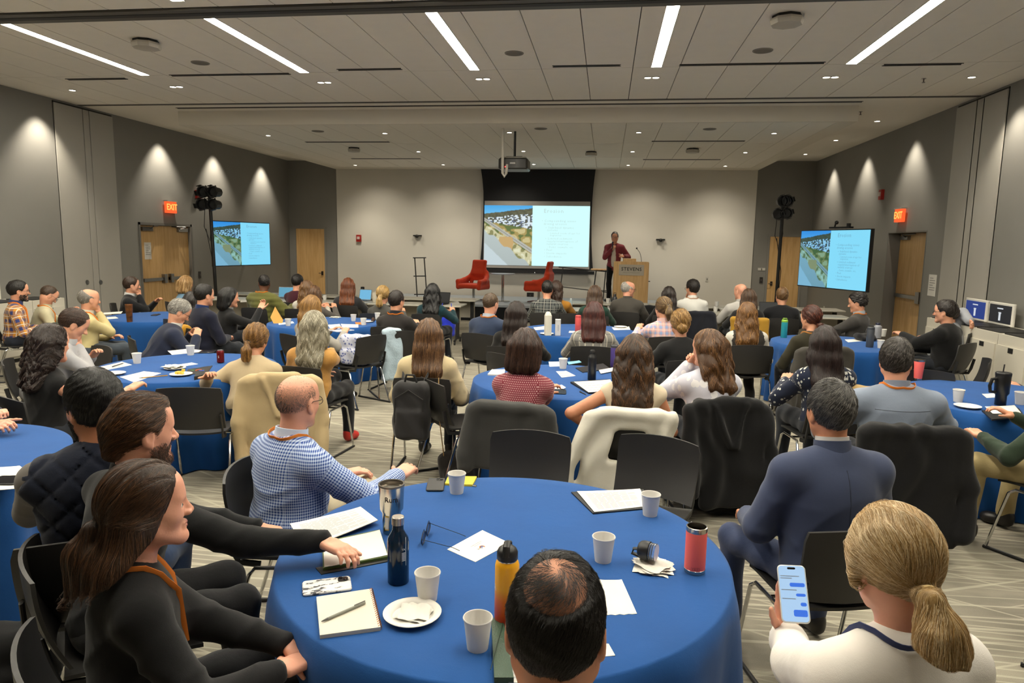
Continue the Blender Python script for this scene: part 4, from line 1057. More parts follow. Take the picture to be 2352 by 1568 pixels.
def person(short, label, px, py, zh=1.17, face=0, lean=4, hy=0, hp=4, hr=0, s=1.04, female=False, skin='a', hair=('short', '2a1c14'),
           top=('333333', {}), slv='long', arms=('lap', 'lap'), legs='sit', bottom='23262c', shoe='191614', garb=.014, h=.017, extra=(),
           twist=0, chair='seat', sw=None, armk=1.0, seams=None, pose='sit', puff=0, collar=None, fat=0.0, hh=None, handh=None, skirt=False, vest=None, armhint=None, chairdz=0, lod='mid', chairrot=0, ha=None, fold=.011):
    if lod == 'far': h = max(h, .019)
    hh = hh or h*.5; handh = handh or max(h*.42, .0045)
    W = at(px, py, z=zh)
    dist = float(W[1])
    if ha is not None: hy = max(-70, min(70, math.degrees(math.atan2(-W[0], W[1]))-ha-face))
    sw = (sw or (.168 if female else .19))*s
    la = math.radians(lean); dirv = np.array([0, math.sin(la), math.cos(la)])
    P0 = np.array([0, 0, .545]) if pose == 'sit' else np.array([0, 0, .93*s+chairdz])
    # neck and head
    na = la*.45+math.radians(8 if pose == 'sit' else 4); nd = np.array([0, math.sin(na), math.cos(na)])
    hn = nd*.115*s+np.array([0, .025, .085])*s
    L = (zh-P0[2]-hn[2])/dirv[2]
    N = P0+L*dirv; Hc = N+hn
    if pose == 'sit': pass
    Rh = np.array(Matrix.Rotation(math.radians(hy), 3, 'Z') @ Matrix.Rotation(math.radians(-hp), 3, 'X') @ Matrix.Rotation(math.radians(hr), 3, 'Y'))
    G = (Hc, Rh); hs = s*1.03
    g = lambda *p: Hc+Rh@(np.array(p, float)*hs)
    rz = math.radians(face); Rz = np.array([[math.cos(rz), -math.sin(rz)], [math.sin(rz), math.cos(rz)]])
    root_xy = W[:2]-Rz@Hc[:2]
    tw = rmat('Z', twist)
    chest = P0+dirv*L*.66
    Sh = {}
    for sd in (-1, 1): Sh[sd] = N-dirv*.055*s+tw@np.array([sd*(sw-.012), 0, 0])
    # arms
    A = {}
    for sd, spec in ((-1, arms[0]), (1, arms[1])):
        if spec is None: continue
        if isinstance(spec, str):
            if spec == 'chin': T = g(0, .10, -.135)+np.array([sd*.012, 0, -.02]); hint = (sd*.45, .3, -1)
            elif spec == 'side': T = Sh[sd]+np.array([sd*.07, .03, -.54])*s; hint = (sd*.4, -.8, 0)
            else:
                x, y, z = ARMS[spec]; T = np.array([sd*x, y, z]); hint = (sd*.75, -.35, -.75)
        elif spec[0] in ('W', 'Z'):
            wv = at(spec[1], spec[2], Y=spec[3]) if spec[0] == 'W' else at(spec[1], spec[2], z=spec[3]); dxy = np.linalg.inv(Rz)@(wv[:2]-root_xy); T = np.array([dxy[0], dxy[1], wv[2]]); hint = spec[4:7] if len(spec) > 6 else (sd*.7, -.3, -.8); spec = tuple(T)+tuple(hint)+tuple(spec[7:])
        else: T = np.array(spec[:3], float); hint = spec[3:6] if len(spec) >= 6 else (sd*.75, -.3, -.8)
        E, T = ik(Sh[sd], T, .285*s*armk, .255*s*armk, hint); A[sd] = (Sh[sd], E, T, spec)
    # legs
    LG = {}
    hipx = .092*s
    for sd in (-1, 1):
        Hj = P0+np.array([sd*hipx, 0, -.01])
        if pose == 'stand': K = Hj+np.array([sd*.02, .03, -.43*s]); An = np.array([sd*.11, 0, chairdz+.09])
        elif legs == 'wide': K = np.array([sd*.24, .40, .53]); An = np.array([sd*.22, .42, .09])
        elif legs == 'crossR' and sd == 1: K = np.array([.02, .42, .63]); An = np.array([.30, .62, .40])
        elif legs == 'crossL' and sd == -1: K = np.array([-.02, .42, .63]); An = np.array([-.30, .62, .40])
        elif legs == 'ankleR' and sd == 1: K = np.array([.30, .32, .64]); An = np.array([-.12, .42, .60])
        elif legs == 'back': K = np.array([sd*.12, .40, .52]); An = np.array([sd*.12, .12, .09])
        else: K = np.array([sd*.12, .42, .53]); An = np.array([sd*.12, .44, .09])
        if isinstance(legs, tuple) and sd == 1:
            kw_ = at(legs[0], legs[1], z=legs[2]); kl = np.linalg.inv(Rz)@(kw_[:2]-root_xy); K = np.array([kl[0], kl[1], legs[2]]); dk = K-Hj; K = Hj+dk*min(1, .50*s/np.linalg.norm(dk)); An = np.array([K[0]-.36, K[1]+.10, .50])
        LG[sd] = (Hj, K, An)
    # body ---------------------------------------------------------------
    def torso(f, e, armr=None, low=True):
        wf = 1.0 if not female else .90
        RR = np.stack([tw@np.array([1., 0, 0]), np.cross(dirv, tw@np.array([1., 0, 0])), dirv], 1)
        f.el(P0+np.array([0, -.01, .0]), np.array([.160+fat*.6, .118+fat*.6, .11])*s+e, .06)
        f.el(P0+dirv*L*.33+np.array([0, .01+fat*.5, 0]), np.array([.138*wf+fat, .100+fat, .15])*s+e, .09, RR)
        f.el(chest, np.array([.160*wf+fat*.6, .108+fat*.4, .175])*s+e, .08, RR)
        f.el(N-dirv*.085*s, np.array([sw/s*.90, .073, .085])*s+e, .06, RR)
        for sd in (-1, 1):
            f.rc(N+np.array([sd*.03, -.012, .012])*s, Sh[sd]+np.array([0, 0, .004]), .040*s+e*.8, .050*s+e, .05)
    bf = F(); torso(bf, -.006)
    bf.rc(N-nd*.02, Hc+Rh@(np.array([0, -.022, -.05])*hs), (.054 if female else .060)*s, (.050 if female else .057)*s, .03)
    for sd, (S_, E, T, sp) in A.items():
        bf.rc(S_, E, .047*s, .039*s, .03); bf.rc(E, T, .039*s, .026*s, .015)
    for sd, (Hj, K, An) in LG.items():
        bf.rc(Hj, K, .075*s, .052*s, .04); bf.rc(K, An, .050*s, .036*s, .02)
    sk = skin_mat(skin)
    lo, hi = bf.bounds(.05)
    V1, Q1 = nets(bf, lo, hi, max(h, .014))
    hf = head_field(G, hs, female); hf.rc(Hc+Rh@(np.array([0, -.022, -.055])*hs), N-nd*.01, (.050 if female else .057)*s, (.054 if female else .060)*s, .03*s)
    lo, hi = hf.bounds(.03); V2, Q2 = nets(hf, lo, hi, hh)
    parts = [(V1, Q1, 0), (V2, Q2, 0)]
    for sd, (S_, E, T, sp) in A.items():
        fw = T-E; fw /= np.linalg.norm(fw); up = np.array([0, 0, 1.0]); cu = 30; th = .9
        if isinstance(sp, str) and sp == 'chin': up = np.array([sd*.6, .8, .1]); cu = 62; fw = fw*.6+np.array([-sd*.25, .1, .6])
        elif isinstance(sp, str) and sp in ('clasp', 'lapc', 'fold'): cu = 45; up = np.array([sd*.7, 0, .7]); fw = fw+np.array([-sd*.6, .3, 0])
        elif not isinstance(sp, str) and len(sp) >= 9: up = np.array(sp[6:9], float)
        if not isinstance(sp, str) and len(sp) >= 10: cu = sp[9]
        if not isinstance(sp, str) and len(sp) >= 13: fw = np.array(sp[10:13], float)
        if abs(up@fw/np.linalg.norm(fw)/np.linalg.norm(up)) > .9: up = np.array([0, -1.0, .3])
        f = F(); hand(f, T, fw, up, -sd, s*.98, cu, th)
        lo, hi = f.bounds(.015); V3, Q3 = nets(f, lo, hi, handh, .006); parts.append((V3, Q3, 0))
    Vs, Qs, Ms = [], [], []; o = 0
    for V, Q, m in parts: Vs.append(V); Qs.append(Q+o); Ms.append(np.full(len(Q), m)); o += len(V)
    eyes = MB()
    for x in (-1, 1):
        for (dy, r, mi) in ((.0732, .0122, 1), (.0803, .0064, 2)):
            c = g(x*.031, dy, -.001); eyes.sphere((0, 0, 0), 1, 10, 8) if False else None
            n0 = 10; a = np.linspace(.02, PI-.02, 7)
            ring = np.array([[math.sin(t)*math.cos(2*PI*k/n0), math.sin(t)*math.sin(2*PI*k/n0), -math.cos(t)] for t in a for k in range(n0)])
            Vs.append(c+ring*r*hs); q = np.array([[j*n0+k, j*n0+(k+1) % n0, (j+1)*n0+(k+1) % n0, (j+1)*n0+k] for j in range(6) for k in range(n0)])
            Qs.append(q+o); Ms.append(np.full(len(q), mi)); o += len(ring)
    me = mesh_from('person', np.concatenate(Vs), np.concatenate(Qs), [sk, mat('e8e0d6', .2, var=0), mat('1c120c', .15, var=0)], np.concatenate(Ms))
    root = tag(link('person', me, None, (root_xy[0], root_xy[1], 0), rz), label, 'person')
    if lod != 'far':
        hm_ = hair_mat(o_['brow'] if (o_ := (hair[2] if len(hair) > 2 else {})).get('brow') else hair[1])
        for x in (-1, 1):
            mb = MB(); mb.tube([tuple(g(x*.014, .0955, .018)), tuple(g(x*.030, .0925, .0245)), tuple(g(x*.047, .080, .020))], [.0022*s, .0030*s, .0014*s], 6, flat=None); mb.build('eyebrow', hm_, root)
        if female and lod == 'near':
            f = F(); f.el(g(0, .0895, -.0625), np.array((.0185, .0082, .0050))*hs, 0, Rh); f.el(g(0, .0885, -.0735), np.array((.0160, .0088, .0058))*hs, .004, Rh); blob('lips', f, .0022, mat('b0685c', .4), root)
    # shirt --------------------------------------------------------------
    tcol, tkw = top
    sf = F(); torso(sf, garb)
    sleeve = []
    for sd, (S_, E, T, sp) in A.items():
        if slv == 'none': continue
        ax = (T-E)/np.linalg.norm(T-E)
        if slv == 'long': sf.rc(S_, E, .052*s+garb, .044*s+garb, .035); sf.rc(E, T-ax*.012, .044*s+garb, .030*s+garb*.8, .012); 
        elif slv == '34': sf.rc(S_, E, .052*s+garb, .044*s+garb, .035); sf.rc(E, E+(T-E)*.4, .044*s+garb, .040*s+garb, .012)
        else: sf.rc(S_, S_+(E-S_)*.62, .054*s+garb, .052*s+garb, .035)
    ph = (px*.37+py*.11) % 6.28
    amp = fold if not puff else .012
    zN = N[2]-.02
    def disp(P):
        x, y, z = P[:, 0], P[:, 1], P[:, 2]
        if puff: return -amp*np.abs(np.sin(z*PI/puff+ph))
        w1 = np.sin(9*x+5*y+ph)+np.sin(7*z-6*y+ph*2)
        rg1 = 1-np.abs(np.sin(17*z+8*x*np.sign(np.sin(ph*9))+1.3*w1)); rg2 = 1-np.abs(np.sin(14*x-12*z+9*y+1.2*w1+ph)); up_ = np.clip((zN-z)*6, 0, 1)
        return -amp*(rg1**2*.75+rg2**2*.75-.5)*up_
    sf.disp = disp
    sf.inter.append((np.array([0, 0, -1.0]), np.array([0, 0, P0[2]-(.06 if pose == 'sit' else .12)]), .01))
    tm = fabric(tcol, **tkw)
    shirt = blob('shirt' if tkw.get('name') is None else tkw['name'], sf, h, tm, root, pat=bool(tkw.get('pat')))
    if vest:
        vf = F(); torso(vf, vest[1]); vf.disp = (lambda P: .012*np.clip(1-3.2*np.minimum(np.abs(np.sin((P[:, 2]+P[:, 0]*.9)*PI/.12)), np.abs(np.sin((P[:, 2]-P[:, 0]*.9)*PI/.12))), 0, 1)) if vest[2] == 'quilt' else disp
        for sd in (-1, 1): vf.cut.append(('rc', Sh[sd]+np.array([sd*.045, 0, .03]), Sh[sd]+np.array([sd*.045, .03, -.2]), .055*s, .05*s, .02))
        vf.inter.append((np.array([0, 0, -1.0]), np.array([0, 0, P0[2]-.08]), .01))
        vf.rc(N+np.array([0, -.02, .0]), N+nd*.045, .066*s, .066*s, .02)
        blob('vest', vf, h, fabric(vest[0], bump=.3), root)
    for sm in (seams or ()):
        if sm == 'yoke': L_ = [np.array([x, -.25, N[2]-.075]) for x in np.linspace(-.165, .165, 15)]
        elif sm == 'pleat': L_ = [np.array([-.018, -.25, z]) for z in np.linspace(N[2]-.135, N[2]-.27, 7)]
        elif sm == 'pleat2': L_ = [np.array([.018, -.25, z]) for z in np.linspace(N[2]-.135, N[2]-.27, 7)]
        else: L_ = [np.array([0, -.25, z]) for z in np.linspace(N[2]-.01, P0[2]+.05, 12)]
        Ps = np.array(L_)
        for _ in range(8): Ps[:, 1] += np.clip(sf(Ps), -.05, .08)*.9
        mb = MB(); mb.tube([tuple(p) for p in Ps], .0022, 5); mb.build('seam', mat('%02x%02x%02x' % tuple(int(int(tcol[i:i+2], 16)*.72) for i in (0, 2, 4)), .9), root)
    # trousers -----------------------------------------------------------
    tf = F(); tf.el(P0+np.array([0, -.01, -.015]), np.array([.165+fat*.5, .122+fat*.4, .105])*s+.006, .05)
    for sd, (Hj, K, An) in LG.items():
        if skirt: tf.rc(Hj, K, .088*s, .075*s, .09)
        else:
            tf.rc(Hj, K, .086*s, .066*s, .05); ad = (An-K)/np.linalg.norm(An-K); tf.rc(K, An-ad*.02, .064*s, .050*s, .02)
    tf.disp = lambda P: .004*np.sin(40*P[:, 1]+20*P[:, 2]+ph+2*np.sin(15*P[:, 0]))
    blob('skirt' if skirt else 'trousers', tf, max(h, .014), fabric(bottom, bump=.3), root)
    for sd, (Hj, K, An) in LG.items():
        fz = np.array([0, .10, -.05]) if An[2] < .2 else np.array([sd*.06, .09, -.01])
        f = F(); f.rc(An+np.array([0, -.02, -.035]), An+fz, .042*s, .036*s, .02); f.rc(An+np.array([0, -.02, .0]), An, .043*s, .04*s, .02); f.el(An+fz, np.array([.045, .055, .03])*s, .03)
        if An[2] < .2+chairdz and pose != 'x': f.inter.append((np.array([0, 0, -1.0]), np.array([0, 0, chairdz+.002]), .006))
        blob('shoe', f, .014, mat(shoe, .4), root)
    # collar / lanyard / glasses -----------------------------------------
    def neckring(rad, z0, z1, tilt, th, m, name, gap=.0):
        mb = MB(); n = 28; rings = []
        for r_, z_ in ((rad, z0), (rad*.97, z1), (rad*.97+th, z1), (rad+th*1.3, z0)):
            rings.append([])
            for k in range(n):
                a = 2*PI*k/n+PI/2; c, s_ = math.cos(a), math.sin(a)
                q = N+nd*(z_+tilt*(-s_))+np.array([c*r_*1.02, s_*r_*1.05-.004, 0]); rings[-1].append(tuple(q))
        fs = []; vs = [p for r_ in rings for p in r_]
        for k in range(4):
            for i in range(n): j = (i+1) % n; fs.append((k*n+i, k*n+j, ((k+1) % 4)*n+j, ((k+1) % 4)*n+i))
        mb.add(vs, fs); return mb.build(name, m, root, smooth=50)
    if collar:
        neckring(.064*s+.002, .034*s, .086*s, .014, .007, fabric(collar[0], **collar[1]) if isinstance(collar, tuple) else fabric(collar), 'collar')
    for ex in extra:
        if ex[0] == 'lanyard':
            c = ex[1]; pts = []
            for t in np.linspace(-1, 1, 25):
                a = t*PI*.78; q = N+np.array([math.sin(a)*.074*s, -math.cos(a)*.074*s-.004, .056-.052*abs(t)-.02*(abs(t) > .6)*(abs(t)-.6)*8])
                pts.append(q)
            pts = [pts[0]+np.array([.03, .05, -.16])]+pts+[pts[-1]+np.array([-.03, .05, -.16])]
            Pn = np.array(pts); d = sf(Pn); fix = np.clip(.010-d, -.03, .06); Pn = Pn+sf.grad(Pn)*fix[:, None]
            mb = MB(); mb.tube([tuple(p) for p in Pn], .006, 6, flat=(.0022, .0085)); mb.build('lanyard', mat(c, .6), root, smooth=60)
        elif ex[0] == 'inner':
            neckring(.061*s, .05*s, .102*s, .012, .005, fabric(ex[1]), 'shirt_collar')
        elif ex[0] == 'glasses':
            mb = MB()
            for x in (-1, 1):
                w_ = .026; c = np.array([x*.032, .110, -.004])
                mb.tube([tuple(g(c[0]+w_*math.cos(t), c[1]-.006*abs(c[0]+w_*math.cos(t))/.05, c[2]+.019*math.sin(t))) for t in np.linspace(0, 2*PI, 15)[:-1]], .0018*s, 5, closed=True)
                mb.tube([tuple(g(x*.058, .100, .003)), tuple(g(x*.078, .06, .006)), tuple(g(x*.083, .0, .008)), tuple(g(x*.080, -.03, -.008))], .0018*s, 5)
            mb.tube([tuple(g(-.008, .112, .0)), tuple(g(.008, .112, .0))], .0018*s, 5)
            mb.build('glasses', mat(ex[1], .3), root)
        elif ex[0] == 'beard':
            q_ = (V2-Hc)@Rh/hs; y_, z_ = q_[:, 1], q_[:, 2]; ax_ = np.abs(q_[:, 0])
            ok = (z_ < -.030-.25*(.06-y_)) & (z_ > -.118) & (y_ > .0) & ~((ax_ < .024) & (z_ > -.082) & (z_ < -.056)) & ~((z_ > -.056) & (y_ > .088) & (ax_ < .02)) & ~((z_ > -.05) & (y_ > .055) & (ax_ > .026))
            idx = np.where(ok)[0]
            if len(idx):
                rg = np.random.default_rng(4); Pb = V2[rg.choice(idx, 2600 if lod == 'near' else 900)]+rg.normal(0, .0025, (2600 if lod == 'near' else 900, 3)); Pb = hf.project(Pb, -.001, 2); nb_ = hf.grad(Pb); dn_ = np.array([0, .1, -1.])+rg.normal(0, .25, Pb.shape); Lb = ex[2] if len(ex) > 2 else .009
                strands('beard', np.stack([Pb, Pb+nb_*.003+dn_*Lb*.4, Pb+nb_*.004+dn_*Lb], 1), max(.0004, dist*.0003), hair_mat(ex[1], True), root)
        elif ex[0] == 'watch':
            sd = ex[2] if len(ex) > 2 else 1; S_, E, T, _ = A[sd]; ax = (T-E)/np.linalg.norm(T-E); c = T-ax*.004
            zz = Matrix.Translation(Vector(c)) @ Vector(ax).to_track_quat('Z', 'Y').to_matrix().to_4x4()
            mb = MB(); mb.lathe([(.030*s, -.009), (.032*s, -.009), (.032*s, .009), (.030*s, .009)], 20, zz, False, False); wt = mb.build('watch', mat(ex[1], .3, .5), root)
        elif ex[0] == 'cuff':
            for sd, (S_, E, T, _) in A.items():
                ax = (T-E)/np.linalg.norm(T-E); f = F(); f.rc(T-ax*.02, T+ax*.012, .031*s, .031*s, 0); blob('cuff', f, .008, fabric(ex[1]), root)
    hair_build(root, hair, g, G, hs, N, lod, bf, px, hh, dist)
    if chair == 'seat':
        CHAIRS.append((root_xy[0], root_xy[1], rz+math.radians(chairrot), 'black shell chair under the '+short))
    return dict(root=root, N=N, Hc=Hc, A=A, sf=sf, rz=rz, xy=root_xy, g=g, s=s, P0=P0, LG=LG)
CHAIRS = []

def hair_build(root, hair, g, G, s, N, lod, bf, seed, hh, dist):
    st, col = hair[0], hair[1]; o = hair[2] if len(hair) > 2 else {}
    rng = np.random.default_rng(int(abs(seed))+11)
    R = G[1]; f = F(); t = o.get('t', .016)
    el = lambda c, r, k=.02: f.el(g(*c), np.array(r)*s, k*s, R)
    down = np.array([0, 0, -1.0])
    ln = o.get('len', .30)*1.0
    vol = o.get('vol', 1.0)
    if st not in ('buzz',):
        el((0, -.014, .030), (.075+t*(.62 if st in ('short', 'slick', 'thin', 'fringe') else 1), .098+t, .090+t*1.15), 0)
    hl = o.get('hl', .070)                                         # how far forward the hairline sits
    n1 = R@np.array([0, .088, -.048])/.1002; f1 = g(0, hl, .070)
    tie = None
    if st in ('short', 'slick', 'thin', 'fringe'):
        n2 = R@np.array([0, .066, -.105])/.124; low = o.get('low', 0)
        f.inter += [(n1, f1, .01), (n2, g(0, .030, -.032-low), .012)]
        for x in (-1, 1): f.cut.append(('el', g(x*.090, .004, -.020), np.array((.030, .024, .036))*s, R, 0, .010*s))
        if st == 'slick':
            f.rc(g(0, .055, .098), g(0, -.05, .105), .028*s, .03*s, .03*s)
            f.rc(g(0, -.1, .02), g(0, -.095, -.06), .035*s, .03*s, .03*s)
        if st == 'fringe':                                          # bald on top
            f.cut.append(('el', g(0, .035, .075), np.array(o.get('bald', (.085, .115, .075)))*s, R, 0, .02*s))
        if st == 'thin': f.cut.append(('el', g(*o.get('spot', (0, -.075, .115))), np.array((.058, .068, .055))*s, R, 0, .03*s))
        amp = o.get('curl', .0016)
        f.disp = lambda P: amp*(np.sin(P[:, 0]*95+5*np.sin(P[:, 2]*40))*np.sin(P[:, 2]*70+P[:, 1]*55))
    elif st in ('long', 'wavy', 'curly', 'bob', 'straight'):
        f.inter = [(n1, f1, .012)]
        hangN = N+np.array([0, -.085, .02])
        k = .045
        for x, l, r0, r1 in ((-.058, .92, .040, .022), (0, 1.0, .046, .024), (.058, .92, .040, .022)):
            a = g(x, -.075, .01); b = g(x*1.15, -.088, -.09); b[2] = max(min(b[2], N[2]+.10), N[2]+.02)
            c = np.array([b[0]*.9+N[0]*.1+x*.25*vol, min(N[1]-.115, b[1]), N[2]-.07*min(1, ln/.2)]); e = np.array([c[0]*.95, c[1]-.008, N[2]+.13-ln*l*1.0])
            f.rc(a, b, r0*s*1.15*vol, r0*s*1.1*vol, k)
            if st != 'bob':
                f.rc(b, c, r0*s*1.05*vol, r0*s*.85*vol, k)
                if e[2] < c[2]: f.rc(c, e, r0*s*.85*vol, r1*s*vol, k)
        for x in (-1, 1):
            f.rc(g(x*.078, .012, .03), g(x*.084, -.012, -.085), .020*s*vol, .026*s*vol, .03)
            if o.get('front'):
                f.rc(g(x*.084, -.005, -.08), N+np.array([x*.105, .05, -.02]), .028*s, .03*s, .03); f.rc(N+np.array([x*.105, .05, -.02]), N+np.array([x*.10, .11, -.16]), .03*s, .02*s, .03)
            elif st != 'bob': f.rc(g(x*.084, -.02, -.07), N+np.array([x*.085, -.075, -.02]), .028*s*vol, .032*s*vol, .03)
        if st in ('wavy', 'curly'):
            am, fr = (.0045, 42) if st == 'wavy' else (.008, 80); am = o.get('am', am)
            zt_ = G[0][2]+.09*s; f.disp = lambda P: am*np.clip((zt_-P[:, 2])/.13, .12, 1)*(np.sin(P[:, 2]*fr+9*P[:, 0]+3*np.sin(P[:, 0]*38+P[:, 1]*21))+.6*np.sin(P[:, 0]*fr*1.7+2*np.sin(P[:, 2]*30)))
        else: f.disp = lambda P: .003*np.sin(P[:, 0]*130+P[:, 1]*40+2*np.sin(P[:, 2]*9))
    elif st in ('ponytail', 'bun', 'half'):
        n2 = R@np.array([0, .066, -.105])/.124
        f.inter = [(n1, f1, .01), (n2, g(0, .020, -.048), .012)]
        tz = o.get('tz', -.01); tie = g(0, -.122, tz)
        if st == 'bun':
            f.el(g(0, -.125, tz), np.array((.043, .034, .040))*s*o.get('bs', 1), .012)
            f.disp = lambda P: .003*np.sin(P[:, 0]*120+P[:, 2]*90)
        else:
            n_ = o.get('len', .32)
            p = [g(0, -.110, tz), g(0, -.142, tz-.005)]; p += [p[1]+np.array([o.get('sx', 0)*.3, -.020, -.06]), p[1]+np.array([o.get('sx', 0)*.6, -.02, -.5*n_]), p[1]+np.array([o.get('sx', 0), .004, -n_])]
            rr = [.022, .018, .034, .040, .012]; wv = o.get('w', 1)
            for i in range(4): f.rc(p[i], p[i+1], rr[i]*s*(wv if i > 0 else 1), rr[i+1]*s*wv, .012 if i < 2 else .02)
            if st == 'half':
                for x in (-.066, -.03, .03, .066):
                    a = g(x, -.055, -.03); b = N+np.array([x*1.45, -.075+.03*(abs(x) > .05), .05]); c = N+np.array([x*1.85, -.150, .02-n_*.40]); d_ = N+np.array([x*1.9, -.185, .08-n_*1.0])
                    f.rc(a, b, .040*s, .044*s, .04); f.rc(b, c, .046*s, .046*s, .04); f.rc(c, d_, .048*s, .030*s, .04)
                for x in (-1, 1): f.rc(g(x*.076, .0, -.03), N+np.array([x*.085, -.01, .02]), .016*s, .026*s, .03); f.rc(N+np.array([x*.085, -.01, .02]), N+np.array([x*.12, -.02, -.16]), .026*s, .016*s, .03)
            f.disp = lambda P: .0028*np.sin(P[:, 0]*140+P[:, 1]*60+2*np.sin(P[:, 2]*12))
            if o.get('lock'):
                f.rc(g(-.080, .010, .02), g(-.088, .015, -.09), .020*s, .022*s, .03); f.rc(g(-.088, .015, -.09), N+np.array([-.10, .03, .03]), .022*s, .016*s, .02); f.rc(g(.080, .0, .0), g(.084, -.01, -.08), .02*s, .018*s, .03)
            mb = MB(); mb.tube([tuple(g(.019*math.cos(a), -.128, tz+.019*math.sin(a))) for a in np.linspace(0, 2*PI, 13)[:-1]], .006*s, 6, closed=True)
            mb.build('hair_tie', mat(o.get('tie', '1a1614'), .6), root)
    elif st == 'buzz':
        f.el(g(0, -.014, .028), np.array((.0765, .0995, .0915))*s, 0, R)
    # the mass
    if st == 'buzz':
        lo, hi = f.bounds(.02); V, Q = nets(f, lo, hi, .008)
        q = (V-G[0])@R/s; keep = (q[:, 1] < .055-.55*np.maximum(0, .03-q[:, 2])-1.2*np.maximum(0, -q[:, 2])) & (q[:, 2] > -.085-.35*q[:, 1])
        top = np.clip((q[:, 2]-.035)/.06, 0, 1)*(1 if o.get('bald') else 0)
        idx = np.where(keep)[0]; wgt = (1-top[idx])**1.5+.02; n = o.get('n', 7000)
        pk = rng.choice(idx, n, p=wgt/wgt.sum()); P = V[pk]+rng.normal(0, .003, (n, 3)); P = f.project(P, 0, 2); nr = f.grad(P)
        dn = np.array([0, -.2, -1.0])+rng.normal(0, .2, (n, 3)); L = o.get('L', .006)
        C = np.stack([P-nr*.002, P+nr*.0025+dn*L*.4, P+nr*.003+dn*L], 1)
        ho = strands('hair', C, o.get('r', .0006), hair_mat(col, True, o.get('c2')), root); return
    base = blob('hair', f, max(hh, .006), hair_mat(col), root)
    if lod == 'far' and st in ('short', 'fringe'): n = 350
    else: n = int(HAIRN[lod]*o.get('n', 1))
    lo, hi = f.bounds(.02); V = np.array([0.])
    me = base.data; V = np.empty(len(me.vertices)*3, np.float32); me.vertices.foreach_get('co', V); V = V.reshape(-1, 3).astype(float)
    if not len(V): return
    P = V[rng.integers(0, len(V), n)]+rng.normal(0, .004, (n, 3))
    long_ = st in ('long', 'wavy', 'curly', 'bob', 'straight', 'ponytail', 'half')
    Lh = o.get('L', .11 if long_ else .035); steps = 8 if long_ else 5
    rad = max(.00045, dist*o.get('rk', .00028))
    q0 = (P-G[0])@R/s
    T = tie
    whorl = np.array(o.get('whorl', (0, -.05, .12)))
    pts = [f.project(P, -.001, 2)]
    ph = rng.uniform(0, 6.28, n)
    lift = rng.uniform(.0, .006, n)*o.get('lift', 1)
    for k in range(1, steps):
        p = pts[-1]; q = (p-G[0])@R/s
        if st in ('short', 'thin', 'fringe'):
            if o.get('fwd'): dv = np.stack([q[:, 0]*2.5, np.full(n, .6), -.5-6*np.maximum(0, -q[:, 1]-.03)], 1)@R.T
            else:
                rel = q-whorl; dv = np.stack([rel[:, 0]+rel[:, 1]*.5, rel[:, 1]-rel[:, 0]*.5, rel[:, 2]*.6-.04], 1)@R.T
        elif st == 'slick': dv = np.stack([q[:, 0]*1.5, np.full(n, -.7), -.35-2*np.maximum(0, -q[:, 1])], 1)@R.T
        elif tie is not None:
            inh = (q[:, 1] > -.118) & (q[:, 2] > -.13)
            dv = np.where(inh[:, None], T-p, np.array([0, -.05, -1.0])[None])
            if st == 'half': dv = np.where(((q[:, 2] < .0-.3*(q[:, 1]+.1)))[:, None], np.array([0, -.1, -1.0])[None], dv)
        else:
            dv = np.stack([q[:, 0]*3*(q[:, 2] > .03), -.25-0*q[:, 0], np.full(n, -1.0)], 1)
            if st in ('wavy', 'curly'):
                fr = 55 if st == 'wavy' else 95; a = .45 if st == 'wavy' else .9
                dv = dv+np.stack([np.sin(p[:, 2]*fr+ph), np.cos(p[:, 2]*fr*.8+ph), 0*ph], 1)*a
        gr = f.grad(p); dv = dv-gr*(dv*gr).sum(1)[:, None]
        dv /= np.linalg.norm(dv, axis=1)[:, None]+1e-6
        dv += rng.normal(0, o.get('mess', .10), (n, 3))
        p = p+dv*(Lh*s/steps); d = f(p); p = p-f.grad(p)*(np.clip(d-lift*(k/steps), -.02, .02))[:, None]
        pts.append(p)
    if st == 'thin':
        m_ = 650; sp_ = np.array(o.get('spot', (0, -.075, .115))); dq = rng.normal(0, 1, (m_, 3))*np.array([.034, .04, .03])+sp_+np.array([0, .01, 0]); ce = np.array([0, -.014, .028]); rr_ = np.array([.0765, .0995, .0915])
        e_ = (dq-ce)/rr_; e_ = e_/np.linalg.norm(e_, axis=1)[:, None]; ps_ = []
        for k in range(steps):
            ps_.append(G[0]+(ce+e_*(rr_+.001+.006*math.sin(k/steps*2.6)))@R.T*s); rel = ce+e_*rr_-whorl
            dv = np.stack([rel[:, 0]+rel[:, 1]*.7, rel[:, 1]-rel[:, 0]*.7, 0*rel[:, 0]-.01], 1); dv /= np.linalg.norm(dv, axis=1)[:, None]; dv += rng.normal(0, .25, dv.shape)
            e_ = (e_*rr_+dv*.055/steps)/rr_; e_ = e_/np.linalg.norm(e_, axis=1)[:, None]
        strands('hair_strands', np.stack(ps_, 1), rad*.8, hair_mat(col, True, o.get('c2')), base)
    so = strands('hair_strands', np.stack(pts, 1), rad, hair_mat(col, True, o.get('c2')), base)
    return base
# ------------------------------------------------------------------ everyone in the room
DK, NAVY, BLK = '1c1c1e', '1f2638', '131314'
def P_(short, px, py, zh, face, hair, top, label=None, **kw):
    if 'lod' not in kw:
        Y = at(px, py, z=zh)[1]; kw['lod'] = 'near' if Y < 3.6 else ('mid' if Y < 7.5 else 'far')
    if 'h' not in kw: kw['h'] = {'near': .011, 'mid': .014, 'far': .019}[kw['lod']]
    if isinstance(top, str): top = (top, {})
    return person(short, label or short, px, py, zh, face, hair=hair, top=top, **kw)
def W_(*a, **kw): return P_(*a, female=True, **kw)
LAN = ('lanyard', 'e8852c')
